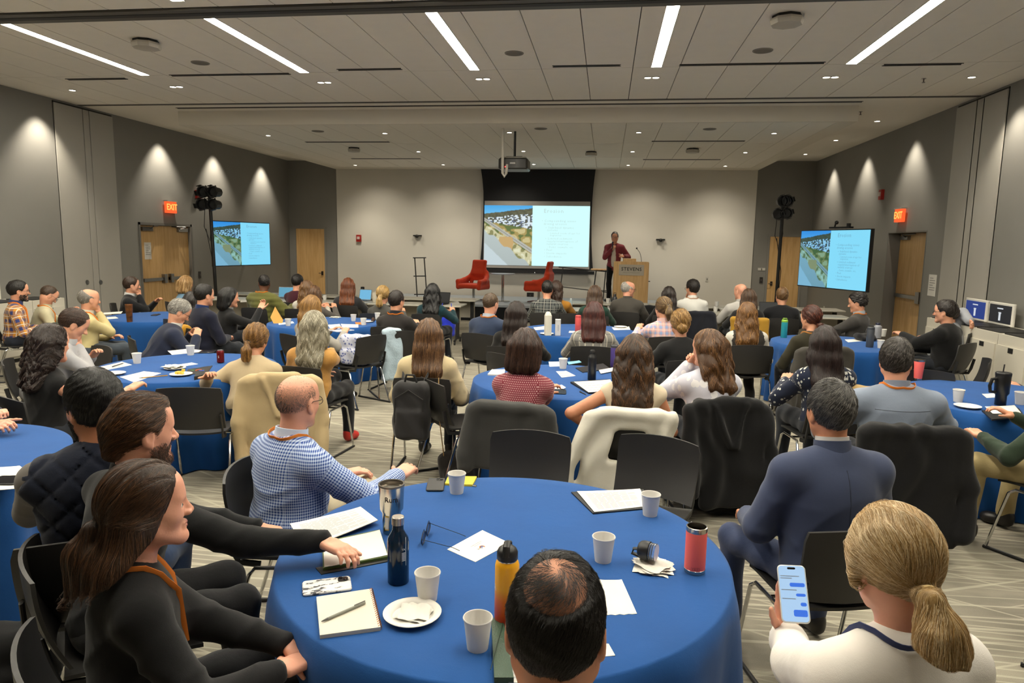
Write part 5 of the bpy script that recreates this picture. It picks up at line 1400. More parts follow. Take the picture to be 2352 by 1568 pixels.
# --- table with the brown tumbler
P_('man in yellow and navy plaid shirt', 43, 668, 1.17, -50, ('short', '17110d', dict(low=.015)), ('c98a2c', dict(pat='plaid', c2='2f3a6e', c3='e8e0d0', per=.11)), 'bearded man in yellow and navy plaid shirt with glasses', extra=(('glasses', '15110d'), ('beard', '120d0a'), LAN), arms=('lap', 'lap'), collar='3a4270', bottom='2a2f3a', ha=85)
P_('man in cream shirt looking down', 112, 678, 1.06, -45, ('short', '4a3828', dict(t=.006, hl=.03)), 'c0b999', 'balding man in cream shirt looking down at his lap', hp=38, lean=14, extra=(LAN, ('glasses', '777777')), arms=('table', 'lap'), collar='c0b999', bottom='5a5648', ha=72)
P_('grey haired man in pale yellow sweater', 205, 688, 1.14, -40, ('fringe', '8d8880', dict(t=.010)), 'c4b685', 'grey haired balding man in pale yellow sweater, hand on chin', arms=('lap', 'chin'), extra=(LAN,), collar='cfc8b4', bottom='3d444c', ha=68)
P_('man in black suit, fist to mouth', 303, 655, 1.12, -62, ('short', '3a2618'), '17181b', 'man in black suit with hand raised to his mouth', arms=((-.1, .40, .84), 'chin'), collar='d8d8d8', ha=85)
# --- by the double door
W_('blonde in light blue top', 428, 652, 1.12, -40, ('bob', 'a8814e', dict(c2='d8b884')), '6f93ad', 'blonde woman in light blue top seated before the double door', arms=('lap', 'lap'), ha=45)
W_('dark haired woman in mustard top', 440, 694, 1.04, -30, ('straight', '1a120e', dict(len=.2)), 'c08a28', 'dark haired woman in mustard top behind the navy suits', arms=('lap', 'lap'), ha=10)
P_('grey haired man in navy suit', 412, 716, 1.08, -48, ('short', '8f8b84', dict(c2='c4c0b8')), ('20263a', {}), 'grey haired man in navy suit bowed over the table', lean=30, hp=34, garb=.024, extra=(('glasses', '222222'),), arms=('table', 'table'), collar='c9c9c4', fat=.03, ha=80)
P_('man in dark navy jacket', 470, 678, 1.2, -28, ('short', '15100c'), '15182a', 'dark haired man in dark navy jacket, back to the room', garb=.024, collar='1c2f5c', arms=('lap', 'lap'), fat=.02, ha=60)
W_('woman in black knit with grey scarf', 528, 684, 1.08, -40, ('bob', '0f0d0c', dict(vol=1.25, t=.022)), '151517', 'woman with big black hair raising her hand, black top', arms=('lap', (.22, .40, .92, .5, -.3, -.8, -.5, .6, .3, 40)), collar='8d8d8c', ha=78)
P_('person in olive puffer coat', 607, 650, 1.20, -8, ('short', '120d0a', dict(t=.008)), ('5a5a2c', {}), 'person in long olive puffer coat leaning on the training table', skin='d', garb=.035, puff=.085, arms=('table', (.32, .36, .80)), extra=(LAN,), ha=0)
P_('man in maroon shirt', 684, 648, 1.16, -20, ('short', '171312'), '3c1420', 'man in maroon shirt before the small wooden door', arms=('table', 'table'), ha=35)
W_('woman with curly light brown hair', 706, 664, 1.12, -10, ('wavy', '6e4c28', dict(len=.3, c2='a87c46')), 'b9b4aa', 'woman with curly light brown hair and pale top by the small door', arms=('table', 'table'), ha=10)
W_('woman with smooth brown hair', 722, 676, 1.04, -12, ('straight', '5b3d22', dict(len=.3)), '55504c', 'woman with smooth brown hair next to the curly haired woman', arms=('table', 'table'), ha=8)
W_('woman with long honey hair', 716, 706, 1.12, -35, ('long', '9a7038', dict(len=.38, c2='c89a58')), '9a968e', 'woman with long honey blonde hair in front of the grey haired woman', hp=14, arms=('table', 'table'), ha=18)
W_('woman with auburn hair', 800, 657, 1.13, 5, ('long', '6e3a1c', dict(len=.26, c2='a8602c')), '2c2d30', 'woman with auburn hair and charcoal jacket beside the open laptop', garb=.02, arms=('table', 'table'), ha=8)
W_('woman with blonde ponytail near the tumbler', 880, 677, 1.09, -15, ('ponytail', 'a8854a', dict(len=.24, c2='dcbc7c')), ('4a4844', {}), 'woman with blonde ponytail and dark grey scarf near the cream tumbler', arms=('table', 'table'), ha=18)
P_('man in charcoal shirt with orange lanyard', 911, 692, 1.13, -8, ('short', '20140d'), '2a2726', 'dark haired man in charcoal shirt with orange lanyard and black collar', collar='1d2028', extra=(LAN,), arms=('table', 'table'), ha=35)
W_('woman with black hair in teal top', 994, 672, 1.13, -8, ('wavy', '0d0b0c', dict(len=.30, vol=1.15)), '12343c', 'woman with wavy black hair and dark teal top writing at the table end', arms=('table', (.2, .42, .82)), ha=5)
# --- middle tables
W_('woman with grey wavy hair', 722, 752, 1.13, -8, ('wavy', '8f8770', dict(len=.26, c2='dcd6c2', vol=1.15, t=.022)), ('b58748', dict(scale=160, bump=.5)), 'woman with wavy grey hair in mustard knit sweater', garb=.02, arms=('lap', ('Z', 770, 778, .78, .6, -.3, -.7)), legs='crossL', bottom='17171a', shoe='b02a22', ha=6)
W_('woman with long ponytail in cream blazer', 588, 780, 1.06, 8, ('ponytail', '6e4c26', dict(len=.40, c2='b88a48', L=.14, tz=-.03)), ('b8a686', {}), 'woman with long brown ponytail in cream blazer leaning on the table', hp=10, lean=22, garb=.018, chair=None, arms=(('Z', 478, 868, .79, -.7, -.3, -.4), 'chin'), hr=10, ha=25)
W_('woman with curly dark hair', 118, 790, 1.15, -25, ('curly', '2a1b14', dict(len=.17, am=.008, c2='3a241a', vol=.95)), BLK, 'woman with long curly dark hair in black sleeveless top', slv='none', arms=('lap', (.30, .42, .80)), ha=55)
P_('man in light grey shirt', 170, 745, 1.12, -55, ('short', '3a2518', dict(t=.014)), ('aaa9aa', {}), 'brown haired man in light grey shirt resting chin on hand', lean=30, hp=30, arms=('table', 'chin'), collar='b8b8b8', bottom='a8a294', fat=.02, ha=85)
P_('bald man in navy blazer', -72, 850, 1.03, -55, ('buzz', '6b5a4c', dict(bald=1, n=1500)), ('222a40', {}), 'bald man in navy blazer with clasped hands, cut by the frame', garb=.024, skin='p', arms=(('Z', 100, 985, .86, -.5, -.4, -.7, .4, .2, .8, 45), ('Z', 95, 1000, .84, .6, -.4, -.7, .6, .2, .6, 45)), bottom='bdb8a8', ha=82)
P_('man in navy quilted vest', 215, 935, 1.24, 30, ('short', '0d0b0b', dict(t=.024)), ('6a6560', dict(fold=1)), 'black haired man in navy quilted vest and grey sleeves', hp=10, fold=.004, vest=('171d2e', .036, 'quilt'), arms=((-.06, .34, .92, -.9, -.3, -.6), (.04, .36, .90)), skin='b', bottom='33476a', legs='wide', garb=.018, extra=(('beard', '0d0b0b'),), ha=-25)
# --- front table
P_('man with slicked brown hair', 328, 990, 1.21, -50, ('slick', '3b2414', dict(c2='8a5e36', t=.014, L=.07, lift=1.6)), ('101113', {}), 'man with slicked back brown hair in black shirt writing at the table', s=.99, twist=22, armk=1.12, lean=10, skin='p', arms=(('Z', 602, 1215, .70, -.6, -.6, -.3, 0, .2, 1, 22), ('Z', 822, 1258, .80, .5, -.5, -.5, 0, .2, 1, 24, .95, .35, -.02)), h=.010, hh=.0042, handh=.004, extra=(('beard', '4a2f1e'), ('watch', '33332f', -1)), bottom='1e1e20', collar='101113', ha=72)
W_('woman with long dark hair and hair clip', 340, 1165, 1.16, -48, ('half', '3e2818', dict(len=.74, c2='7a5436', L=.16, t=.018, n=1.6, tz=-.03, w=1.3)), ('131315', {}), 'young woman with long dark brown hair tied with a beaded band, black cardigan', hp=-2, s=.95, skin='p', arms=(('Z', 700, 1500, .66, -.5, -.6, -.5), ('Z', 640, 1540, .68, .6, -.6, -.4, 0, .2, 1, 40)), h=.010, hh=.0036, handh=.0042, extra=(('lanyard', 'd87a28'), ('watch', '2c4a3c', 1)), bottom='17171a', ha=84)
P_('bald man in blue checked shirt', 684, 922, 1.13, -30, ('buzz', '6e6258', dict(bald=1, n=5000, r=.00045, L=.004)), ('c3d3ec', dict(pat='gingham', c2='1c4390', per=.0135)), 'bald man in blue and white checked shirt with orange lanyard', s=1.05, fat=.025, skin='p', garb=.020, collar=('c3d3ec', dict(pat='gingham', c2='1c4390', per=.0135)), extra=(('lanyard', 'f08a28'), ('glasses', '2a1c12')), arms=((-.1, .4, .66), ('Z', 915, 1092, .72, .6, -.4, -.6, .2, .1, 1, 30)), chairrot=-50, legs=(955, 1055, .60), bottom='b3a78c', h=.009, hh=.0045, handh=.0045, ha=38)
P_('man with thinning black hair', 1277, 1440, 1.24, -2, ('thin', '15100d', dict(t=.009, L=.05, n=1.5, mess=.2, whorl=(.0, -.045, .12), rk=.0004)), ('d9d2d0', dict(pat='plaid', c2='e8e4e2', c3='b0a8b0', per=.05)), 'man with thinning black hair and pale shirt facing the yellow bottle', s=1.0, hp=8, skin='b', collar='d9d2d0', arms=('lap', 'lap'), h=.010, hh=.0045, chair='seat', ha=3)
W_('blonde woman in white top', 2050, 1290, 1.20, 20, ('ponytail', 'bf9a60', dict(len=.20, c2='fff0cc', L=.12, t=.016, n=2.0, tz=-.045, tie='d8bc84', w=1.25, lock=1, sx=.02)), ('e6e1da', dict(rough=.8)), 'blonde woman with low ponytail in white top holding a phone', hp=14, s=.95, garb=.024, skin='p', arms=(('W', 1800, 1452, 2.03, -.8, -.3, -.5, -.2, 1, .1, 8, .02, .28, .95), 'lap'), extra=(('lanyard', '23305e'),), h=.010, hh=.0045, handh=.0045, bottom='131314', legs='wide', ha=-32)
P_('man in blue blazer', 1906, 945, 1.22, 14, ('short', '3c3a38', dict(c2='8e8a84', t=.018, n=1.3, whorl=(.02, -.06, .11))), ('3d4660', dict(bump=.07)), 'man with greying dark hair in slate blue blazer at the front table', s=.99, garb=.026, fat=.032, sw=.20, fold=.006, collar='3d4660', extra=(('inner', 'c4c2c0'),), skin='b', arms=((-.20, .34, .66, -.45, -.4, -.8), 'lap'), h=.010, hh=.0045, bottom='36405c', legs='wide', seams=('centre',), ha=-28)
# --- beside the aisle
W_('woman in cream sweater with the backpack', 985, 770, 1.13, 3, ('straight', '5e4028', dict(len=.36, c2='9a7248')), ('bfae8a', {}), 'woman with long straight brown hair in cream fleece', garb=.028, arms=('lap', 'lap'), ha=0)
P_('man in navy jacket with orange lanyard', 1127, 698, 1.16, -22, ('short', '5a4632', dict(t=.007, c2='8a7050')), ('2c3850', {}), 'man with short thinning hair, navy jacket and orange lanyard', garb=.022, collar='a8b4c4', extra=(LAN,), skin='p', arms=('lap', 'table'), fat=.02, ha=28)
W_('woman with dark hair in black cardigan', 1186, 722, 1.14, -12, ('straight', '241610', dict(len=.30)), '171514', 'woman with straight dark brown hair in black cardigan', arms=('lap', 'table'), ha=8)
P_('man in dark plaid shirt', 1257, 664, 1.18, -2, ('short', '1a1512'), ('2c2f33', dict(pat='plaid', c2='5c605e', c3='9a9a92', per=.10)), 'dark haired man in black and grey plaid shirt below the orange chair', arms=('table', 'table'), ha=0)
W_('woman in mustard sweater', 1278, 664, 1.17, -10, ('wavy', '3a261a', dict(len=.18)), '9a6a24', 'brown haired woman in mustard sweater half hidden by the plaid shirt man', arms=('table', 'table'), sw=.20, ha=20)
W_('woman with long hair in green top', 1366, 676, 1.13, 0, ('straight', '4a3526', dict(len=.30, c2='7a5c40')), '1d3a30', 'woman with long brown hair and dark green top before the lectern', arms=('table', 'table'))
W_('woman in grey windowpane shirt', 1364, 722, 1.14, 0, ('straight', '4a1f1a', dict(len=.12, c2='7a3a2c', vol=1.1)), ('8a8884', dict(pat='window', c2='e2dccb', c3='3c3c3c', per=.085)), 'woman with dark red hair in grey windowpane shirt', garb=.02, arms=('table', 'table'))
P_('old man in grey hoodie', 1443, 664, 1.18, -10, ('fringe', 'b3aea6', dict(t=.012, c2='d8d4cc')), ('47443f', {}), 'white haired bald man in grey hoodie in front of the lectern', garb=.028, skin='p', extra=(('glasses', '2a2a2a'),), collar='47443f', arms=('table', 'table'), ha=58)
W_('woman with dark long hair beside white shirt', 1536, 678, 1.12, -6, ('straight', '21150f', dict(len=.30)), '191718', 'woman with very dark long hair next to the white shirt man', arms=('table', 'table'))
P_('man in white shirt', 1590, 662, 1.21, 8, ('short', '1f1712', dict(t=.024)), ('d2d2cd', {}), 'dark haired man in white shirt with glasses, hand to chin', arms=('chin', 'lap'), collar='d2d2cd', extra=(('glasses', '2a2a2a'), ('lanyard', 'e0b090')), ha=-42)
W_('woman in pink and blue plaid', 1523, 708, 1.14, 10, ('ponytail', '6a5030', dict(len=.16, c2='a08454', tz=.03)), ('d9a8a0', dict(pat='plaid', c2='8fa4cc', c3='e8d8cc', per=.07)), 'woman with light brown ponytail in pink and blue plaid shirt', arms=((-.22, .42, .84), 'lap'), collar='d8b4b0', ha=-28)
W_('woman with hair bun in black blouse', 1563, 742, 1.14, 12, ('bun', '8a6430', dict(c2='c49c58', tz=-.045, bs=1.1)), '141415', 'woman with dark blonde low bun in black blouse', lean=14, arms=('table', 'table'), garb=.02, ha=-8)
P_('bald man in pale grey shirt', 1701, 670, 1.19, 12, ('buzz', '6b5a4c', dict(bald=1, n=800)), 'b4b2ae', 'bald man in pale grey shirt half hidden near the corner door', skin='p', collar='b4b2ae', arms=('table', 'lap'), ha=-42)
W_('woman with brown hair in black vest', 1719, 684, 1.13, -4, ('straight', '4c3624', dict(len=.22, c2='7d5e42')), ('1b1b1d', {}), 'woman with straight brown hair and dark top beside the bald man', arms=('table', 'table'))
P_('man in black suit with sandy hair', 1796, 680, 1.15, -4, ('short', '7a5a38', dict(c2='a4825a')), '16171b', 'sandy haired man in black suit in front of the corner door', garb=.024, arms=('table', 'table'))
W_('woman with very long wavy blonde hair', 1716, 722, 1.14, 4, ('wavy', '7c5428', dict(len=.44, c2='c08e50')), ('c9c5bb', {}), 'woman with very long wavy blonde hair, dark vest over white sleeves', vest=('34302c', .022, 'plain'), arms=('lap', 'lap'), bottom='1d1a1a', shoe='3a2418', legs='back', ha=0)
# --- middle right table
W_('woman in dotted burgundy shirt', 1208, 800, 1.17, -8, ('bob', '35211a', dict(c2='5a3a26', vol=1.1, t=.018)), ('7e3440', dict(pat='dots', c2='d8b4b0', per=.014, r=.22)), 'woman with dark hair in burgundy shirt with white dots', slv='short', lean=10, sw=.155, arms=((.05, .38, .80, -.6, -.2, -.8), 'chin'), collar=None, ha=15)
W_('woman with very long brown hair', 1458, 815, 1.16, -2, ('wavy', '3f2a1a', dict(len=.50, c2='8a6038', vol=1.2, L=.16, am=.005)), ('d8c8ae', {}), 'woman with very long brown hair in sleeveless cream top', slv='none', skin='b', arms=((-.30, .12, .62, -.8, -.4, -.3), 'lap'), bottom='141414', skirt=True, ha=3)
W_('woman in white patterned blouse', 1625, 800, 1.16, 14, ('wavy', '5a3c22', dict(len=.17, c2='9a6c3c', vol=1.15)), ('bfbfcb', dict(pat='blobs', c2='e6e4e2', vs=16, r=.42, f=.7)), 'woman with shoulder length wavy hair in white patterned blouse', garb=.024, lean=12, arms=((-.06, .34, 1.0, -.7, .1, -.9, -.4, .6, .3, 60), (.02, .34, .98, .6, .2, -1, .4, .6, .3, 60)), ha=-55)
# --- right tables
W_('woman with auburn bun in olive top', 1862, 730, 1.14, 14, ('bun', '4a2012', dict(c2='8a4424', tz=-.075, bs=.8)), '2f2c1f', 'woman with auburn low bun in dark olive top', arms=('lap', 'lap'), extra=(('lanyard', 'c88a4a'),), ha=-45)
P_('man in charcoal jacket looking down', 1969, 695, 1.15, 50, ('short', '1d1613', dict(t=.022, curl=.008)), ('3d3b39', {}), 'curly dark haired man in charcoal jacket facing the screen', hp=14, garb=.022, extra=(LAN,), collar='9aa6b0', arms=((-.1, .46, .78), 'lap'), lean=-2, ha=-86)
W_('woman in navy floral blouse', 1894, 790, 1.16, 10, ('straight', '241512', dict(len=.32)), ('1b2236', dict(pat='blobs', c2='d8d8d0', vs=26, r=.30, f=.85)), 'woman with long dark hair in navy floral blouse', arms=('table', 'table'), garb=.02, ha=-4)
P_('man in black jacket with glasses', 2170, 716, 1.17, 42, ('short', '241a14', dict(t=.020)), ('0d0d0e', {}), 'man in black jacket and glasses leaning towards the round table', garb=.026, extra=(('glasses', '1a1a1a'), ('cuff', 'd8d4c4')), arms=((-.05, .52, .84, -.5, -.3, -.8), (.05, .46, .68)), fat=.01, ha=-78)
P_('man in grey shirt with raised arm', 2178, 722, 1.04, 58, ('short', '3a2a1e'), ('9a9ea6', {}), 'man in grey shirt behind the black jacket, arm bent behind his head', ha=-70, garb=.03, arms=('lap', ('W', 2228, 738, 9.95, .1, -.2, 1, .3, -.8, .3, 60)), legs='ankleR', bottom='4a4846')
P_('man in grey blue shirt with orange lanyard', 2058, 828, 1.20, 2, ('short', '2c2420', dict(c2='6a645e', t=.020)), ('7d8798', {}), 'dark haired man in grey blue shirt with bright orange lanyard', s=1.06, seams=('yoke',), garb=.028, sw=.215, fat=.02, skin='p', collar='767f90', extra=(('lanyard', 'f0862c'),), arms=('wide', 'wide'), h=.012, ha=2)
P_('person in green sweater', 2445, 870, 1.13, 35, ('short', '2a2420'), '2c3a2c', 'person in dark green sweater and tan trousers cut by the frame', arms=((-.2, .40, .70), 'table'), bottom='a8976c', lod='mid', legs='wide')
P_('person in dark navy sweater', 2425, 800, 1.05, 75, ('short', '1a1614'), '1c2230', 'person in dark navy sweater at the frame edge beyond the mug', lod='mid')
# --- the speaker
sp = person('speaker', 'man standing in burgundy blazer and pale shirt speaking into a microphone', 1412, 545, zh=at(1412, 545, Y=18.25)[2], face=172, lean=1, hy=4, hp=0, s=1.03, hair=('short', '1c1410', dict(t=.018)), top=('7e343c', dict(name='blazer')), garb=.024,
            arms=((-.26, .20, 1.62, -.6, -.2, -.8, -.3, .6, .5, 40), (.05, .20, 1.78, .7, -.1, -.9, .3, .6, .2, 60)), pose='stand', chairdz=STZ, chair=None, h=.016, lod='far', skin='a', bottom='141416', extra=(('glasses', '2a2a2a'),))
f = F(); N_ = sp['N']; f.rc(N_+np.array([0, .07, -.03]), N_+np.array([0, .105, -.50]), .05, .055, .02); f.el(N_+np.array([0, .10, -.28]), (.07, .05, .24), .03); blob('dress_shirt', f, .016, fabric('cfc6b8'), sp['root'])
T = sp['A'][1][2]
q = MB(); q.tube([tuple(T+np.array([-.02, .06, .0])), tuple(T+np.array([-.035, .085, .16]))], [.012, .016], 8); q.sphere(tuple(T+np.array([-.036, .088, .18])), .026, 10, 8)
mcr = q.build('hand_microphone', mat('1a2238', .4)); mcr.parent = None; mcr.location = (sp['xy'][0], sp['xy'][1], 0); mcr.rotation_euler = (0, 0, sp['rz']); tag(mcr, 'dark handheld microphone held by the standing speaker', 'microphone')
# chairs under the seated
for x, y, rz, lab in CHAIRS: put_chair(x-math.sin(rz)*.05, y+math.cos(rz)*.05, rz, lab)
# ------------------------------------------------------------------ empty chairs
def chair_at(px, py, z, face, label):
    """a chair whose backrest top centre is seen at the pixel"""
    c = at(px, py, z=z); r = math.radians(face); ox, oy = 0, -.29
    return put_chair(c[0]-(ox*math.cos(r)-oy*math.sin(r)), c[1]-(ox*math.sin(r)+oy*math.cos(r)), r, label)
ch_a = chair_at(430, 890, .83, 14, 'empty black chair at the table with the drink can, its back to the camera')
ch_tc = chair_at(645, 866, .84, 14, 'black chair under the cream trench coat')
ch_b = chair_at(1221, 990, .83, 176, 'empty black chair across the front table, nearer the grey cardigan')
ch_c = chair_at(1517, 1003, .83, 158, 'empty black chair across the front table, nearer the white jacket')
ch_d = chair_at(1148, 812, .83, -40, 'empty black chair at the far side of the black bottle table by the aisle')
ch_e = chair_at(918, 760, .83, 32, 'black chair with the pale blue knit shawl over its back')
ch_f = chair_at(985, 872, .83, -52, 'empty black chair seen from the side, beside the backpack')
ch_g = chair_at(2272, 825, .83, 70, 'empty black chair beside the white waste stations')
ch_h = chair_at(240, 795, .83, 150, 'empty black chair beyond the table with the drink can, below the green jacket')
ch_i = chair_at(2125, 850, .83, 170, 'empty black chair beyond the coral tumbler')
ch_j = chair_at(1312, 720, .83, -5, 'empty black chair behind the tall white carton')
ch_k = chair_at(1480, 705, .83, 0, 'empty black chair draped with a dark coat before the lectern')
ch_l = chair_at(640, 700, .83, -90, 'empty black chair beside the olive puffer coat')
ch_m = chair_at(1895, 755, .83, 10, 'empty black chair next to the auburn bun')
c_ = at(2500, 1520, z=0); ch_n = put_chair(c_[0], c_[1], 1.0, 'black chair at the frame edge, only a chrome leg showing beside the blonde woman')
# ------------------------------------------------------------------ clothes hung on chairs
def drape(label, cat, name, chair, col, low=.25, wid=.25, sleeves=True, front=.55, thick=.03, h=.013, lapel=False, amp=.008, lean=0.0, cut=None, **fk):
    loc = chair.location; rz = chair.rotation_euler[2]
    f = F()
    f.bx((0, -.325, (.84+low)/2), (wid, thick, (.84-low)/2), thick*.9, .03)
    f.bx((0, -.300, .835), (wid*.96, .055, .030), .028, .04)
    f.bx((0, -.235, (.84+front)/2), (wid*.9, .022, (.84-front)/2), .02, .04)
    if sleeves:
        for s_ in (-1, 1): f.rc((s_*(wid+.01), -.31, .79), (s_*(wid+.05), -.33+.02*s_, .50), .052, .052, .05); f.rc((s_*(wid+.05), -.33+.02*s_, .50), (s_*(wid+.04), -.36, max(.22, low+.02)), .052, .055, .03)
    if lapel: f.rc((-wid*.5, -.33, .86), (wid*.5, -.33, .86), .028, .028, .03); f.rc((-wid*.45, -.365, .84), (-.02, -.37, .55), .02, .014, .02); f.rc((wid*.45, -.365, .84), (.02, -.37, .55), .02, .014, .02)
    if cut: f.cut.append(('bx', np.array(cut[0]), np.array(cut[1]), np.eye(3), .03, .03))
    k = rng_.random()*6
    def dsp(P):
        x, y, z = P[:, 0], P[:, 1], P[:, 2]; wv = np.sin(11*x+k)+np.sin(6*z+2*k+7*x)
        return amp*(.7*np.sin(19*x+2.3*wv+k)*np.clip((.95-z)*2.2, .15, 1)+.45*np.sin(31*x-12*z+1.9*wv)+.35*np.sin(17*z+9*x+2.5*wv+2*k))
    f.disp = dsp
    lo, hi = f.bounds(.05); V, Q = nets(f, lo, hi, h)
    if lean: V[:, 0] += lean*(.85-V[:, 2])
    o = link(name, mesh_from(name, V, Q, [fabric(col, **fk)]), None, tuple(loc), (0, 0, rz))
    return tag(o, label, cat)
rng_ = np.random.default_rng(5)
CH = {o['label']: o for o in COL.objects if o.name.startswith('chair') and o.parent is None}
def under(s): return CH['black shell chair under the '+s]
def buttons(o, pts, m):
    q = MB()
    for p in pts: q.lathe([(.013, 0), (.013, .004), (.0, .005)], 10, Matrix.Translation(p) @ Matrix.Rotation(PI/2, 4, 'X'), True, False)
    for k, p in enumerate(pts): 
        q = MB(); q.lathe([(.013, 0), (.013, .004), (.0, .005)], 10, Matrix.Translation(p) @ Matrix.Rotation(PI/2, 4, 'X'), True, False); q.build('button', m, o)
tc = drape('long cream trench coat hung over the ponytail woman\'s chair', 'coat', 'trench_coat', ch_tc, 'b8a37c', low=.07, wid=.265, thick=.036, lapel=True, amp=.007)
buttons(tc, [(.16, -.375, .42), (.16, -.375, .30), (-.02, -.375, .42), (-.02, -.375, .30)], mat('b9a57c', .4))
drape('grey cardigan hung over the dotted burgundy shirt woman\'s chair', 'cardigan', 'cardigan', under('woman in dotted burgundy shirt'), '3a3a39', low=.40, wid=.25, thick=.022, amp=.006)
drape('white cotton jacket slung over the very long brown hair woman\'s chair', 'jacket', 'white_jacket', under('woman with very long brown hair'), 'd3cfc2', low=.30, wid=.24, thick=.026, amp=.016, lean=-.26, cut=((.03, -.33, .62), (.10, .12, .10)))
drape('long black wool coat hung behind the white patterned blouse', 'coat', 'black_coat', under('woman in white patterned blouse'), '121214', low=.10, wid=.25, thick=.034, lapel=True, amp=.014, lean=.10)
drape('black jacket hung behind the grey blue shirt with orange lanyard', 'jacket', 'black_jacket', under('man in grey blue shirt with orange lanyard'), '111113', low=.12, wid=.27, thick=.03, amp=.012)
drape('dark green jacket hung behind the pale yellow sweater', 'jacket', 'green_jacket', under('grey haired man in pale yellow sweater'), '23301f', low=.45, wid=.26, sleeves=False, h=.016)
drape('olive grey coat hung behind the auburn bun', 'coat', 'grey_coat', under('woman with auburn bun in olive top'), '3d3a35', low=.2, wid=.27, h=.016, lean=-.1)
drape('mustard jacket hung over a chair behind the very long wavy blonde hair', 'jacket', 'mustard_jacket', under('woman with brown hair in black vest'), 'a8802c', low=.45, wid=.28, sleeves=False, h=.018)
drape('mustard scarf hung on the chair of the dark navy jacket man', 'scarf', 'mustard_scarf', under('man in dark navy jacket'), 'a87a20', low=.38, wid=.12, sleeves=False, h=.016, front=.7)
drape('dark plaid coat hung on the white shirt man\'s chair', 'coat', 'plaid_coat', under('man in white shirt'), '1b1d26', low=.3, wid=.26, h=.018)
drape('black coat on the empty chair before the lectern', 'coat', 'dark_coat', ch_k, '17181a', low=.45, wid=.26, h=.018)
sh = drape('pale blue chunky knit shawl over an empty chair back', 'shawl', 'knit_shawl', ch_e, 'a9bdca', low=.22, wid=.12, sleeves=False, thick=.04, front=.55, amp=.012, h=.012, scale=70, bump=.9)
sh.location.x -= .10
# ------------------------------------------------------------------ bags
def bag(name, label, px, py, z, rz, size, col, parts=True, cat='bag', pat=None, **fk):
    c = at(px, py, z=z); f = F(); x, y, zz = size
    f.bx((0, 0, zz/2), (x, y, zz/2), min(x, y)*.7, .02); f.bx((0, -y, zz*.3), (x*.75, y*.45, zz*.25), y*.35, .03)
    f.disp = lambda P: .006*np.sin(P[:, 0]*40+P[:, 2]*30)
    lo, hi = f.bounds(.04); V, Q = nets(f, lo, hi, .013)
    o = tag(link(name, mesh_from(name, V, Q, [fabric(col, pat, **fk)], attrs={'pat': np.stack([V[:, 0]+V[:, 1], V[:, 2], 0*V[:, 0]], 1)}), None, (c[0], c[1], z), (0, 0, rz)), label, cat)
    return o, c
b, c = bag('backpack', 'dark grey backpack hanging on the cream fleece woman\'s chair', 965, 1000, .22, 0, (.145, .075, .46), '2b2a2b')
b.location = tuple(np.array([under('woman in cream sweater with the backpack').location.x-.03, under('woman in cream sweater with the backpack').location.y-.40, .36]))
q = MB(); q.tube([(-.05, -.02, .45), (-.03, -.04, .52), (.03, -.04, .52), (.05, -.02, .45)], .009, 8); q.build('carry_handle', fabric('1f1f20'), b)
for s_ in (-1, 1): q = MB(); q.tube([(s_*.08, .05, .42), (s_*.09, .07, .47), (s_*.10, .12, .50)], .02, 8, flat=(.006, .024)); q.build('shoulder_strap', fabric('262627'), b)
q = MB(); q.tube([(-.115, -.085, .12), (-.11, -.085, .34), (0, -.088, .41), (.11, -.085, .34), (.115, -.085, .12)], .004, 6); q.build('zip', m_dark, b)
uc = under('woman in cream sweater with the backpack')
q = MB(); q.tube([(.15, -.33, .84), (.155, -.36, .80), (.16, -.37, .55), (.20, -.36, .20), (.24, -.30, .03)], .014, 8, flat=(.004, .017)); q.box((.138, -.385, .68), (.178, -.365, .71))
o = tag(q.build('bag_strap', fabric('a9844a'), loc=tuple(uc.location), rot=uc.rotation_euler[2]), 'tan webbing strap hanging beside the backpack', 'strap')
b, c = bag('handbag', 'dark leather handbag on the floor beside the backpack', 1075, 1010, 0, .3, (.16, .09, .24), '1a1614'); b.location = (uc.location.x+.32, uc.location.y-.28, 0)
b, c = bag('drawstring_bag', 'bright blue bag hanging from the teal top woman\'s chair', 1028, 772, .30, 0, (.13, .08, .34), '2334b8')
q = MB(); q.tube([(-.10, 0, .32), (-.11, .03, .50), (-.10, .06, .56)], .006, 6); q.tube([(.05, 0, .32), (.06, .03, .50), (.05, .06, .56)], .006, 6); q.build('strap', fabric('2a3cc0'), b)
b, c = bag('patterned_bag', 'blue and white patterned bag on the chair beside the grey haired woman', 818, 845, .42, 0, (.19, .10, .36), 'b9bccb', pat='blobs', c2='2c3f86', vs=30, r=.36)
put_chair(c[0], c[1], 1.1, 'black chair holding the blue and white patterned bag')
b.location.z = .46
b, c = bag('tote_bag', 'dark bag on the floor under the chair with the shawl', 905, 868, 0, 0, (.2, .1, .2), '18181a')
b, c = bag('paper_bag', 'tan paper folder bag between the slate blazer and grey blue shirt', 1968, 1000, .45, 0, (.13, .06, .40), 'b39766', fold=0)
b, c = bag('shoulder_bag', 'black bag on the floor under the vest man\'s chair', 60, 1490, 0, .4, (.2, .12, .26), '121213')
b.location = (at(30, 1520, z=.1)[0], at(30, 1520, z=.1)[1], 0)
b, c = bag('shoulder_bag', 'black bag lying on the floor by the long black coat', 1650, 1165, 0, .2, (.22, .12, .2), '141416')
b, c = bag('camera_bag', 'small black pouch bag on the table with the grey jug bottle', 1985, 781, TZ, .2, (.13, .09, .09), '131316')
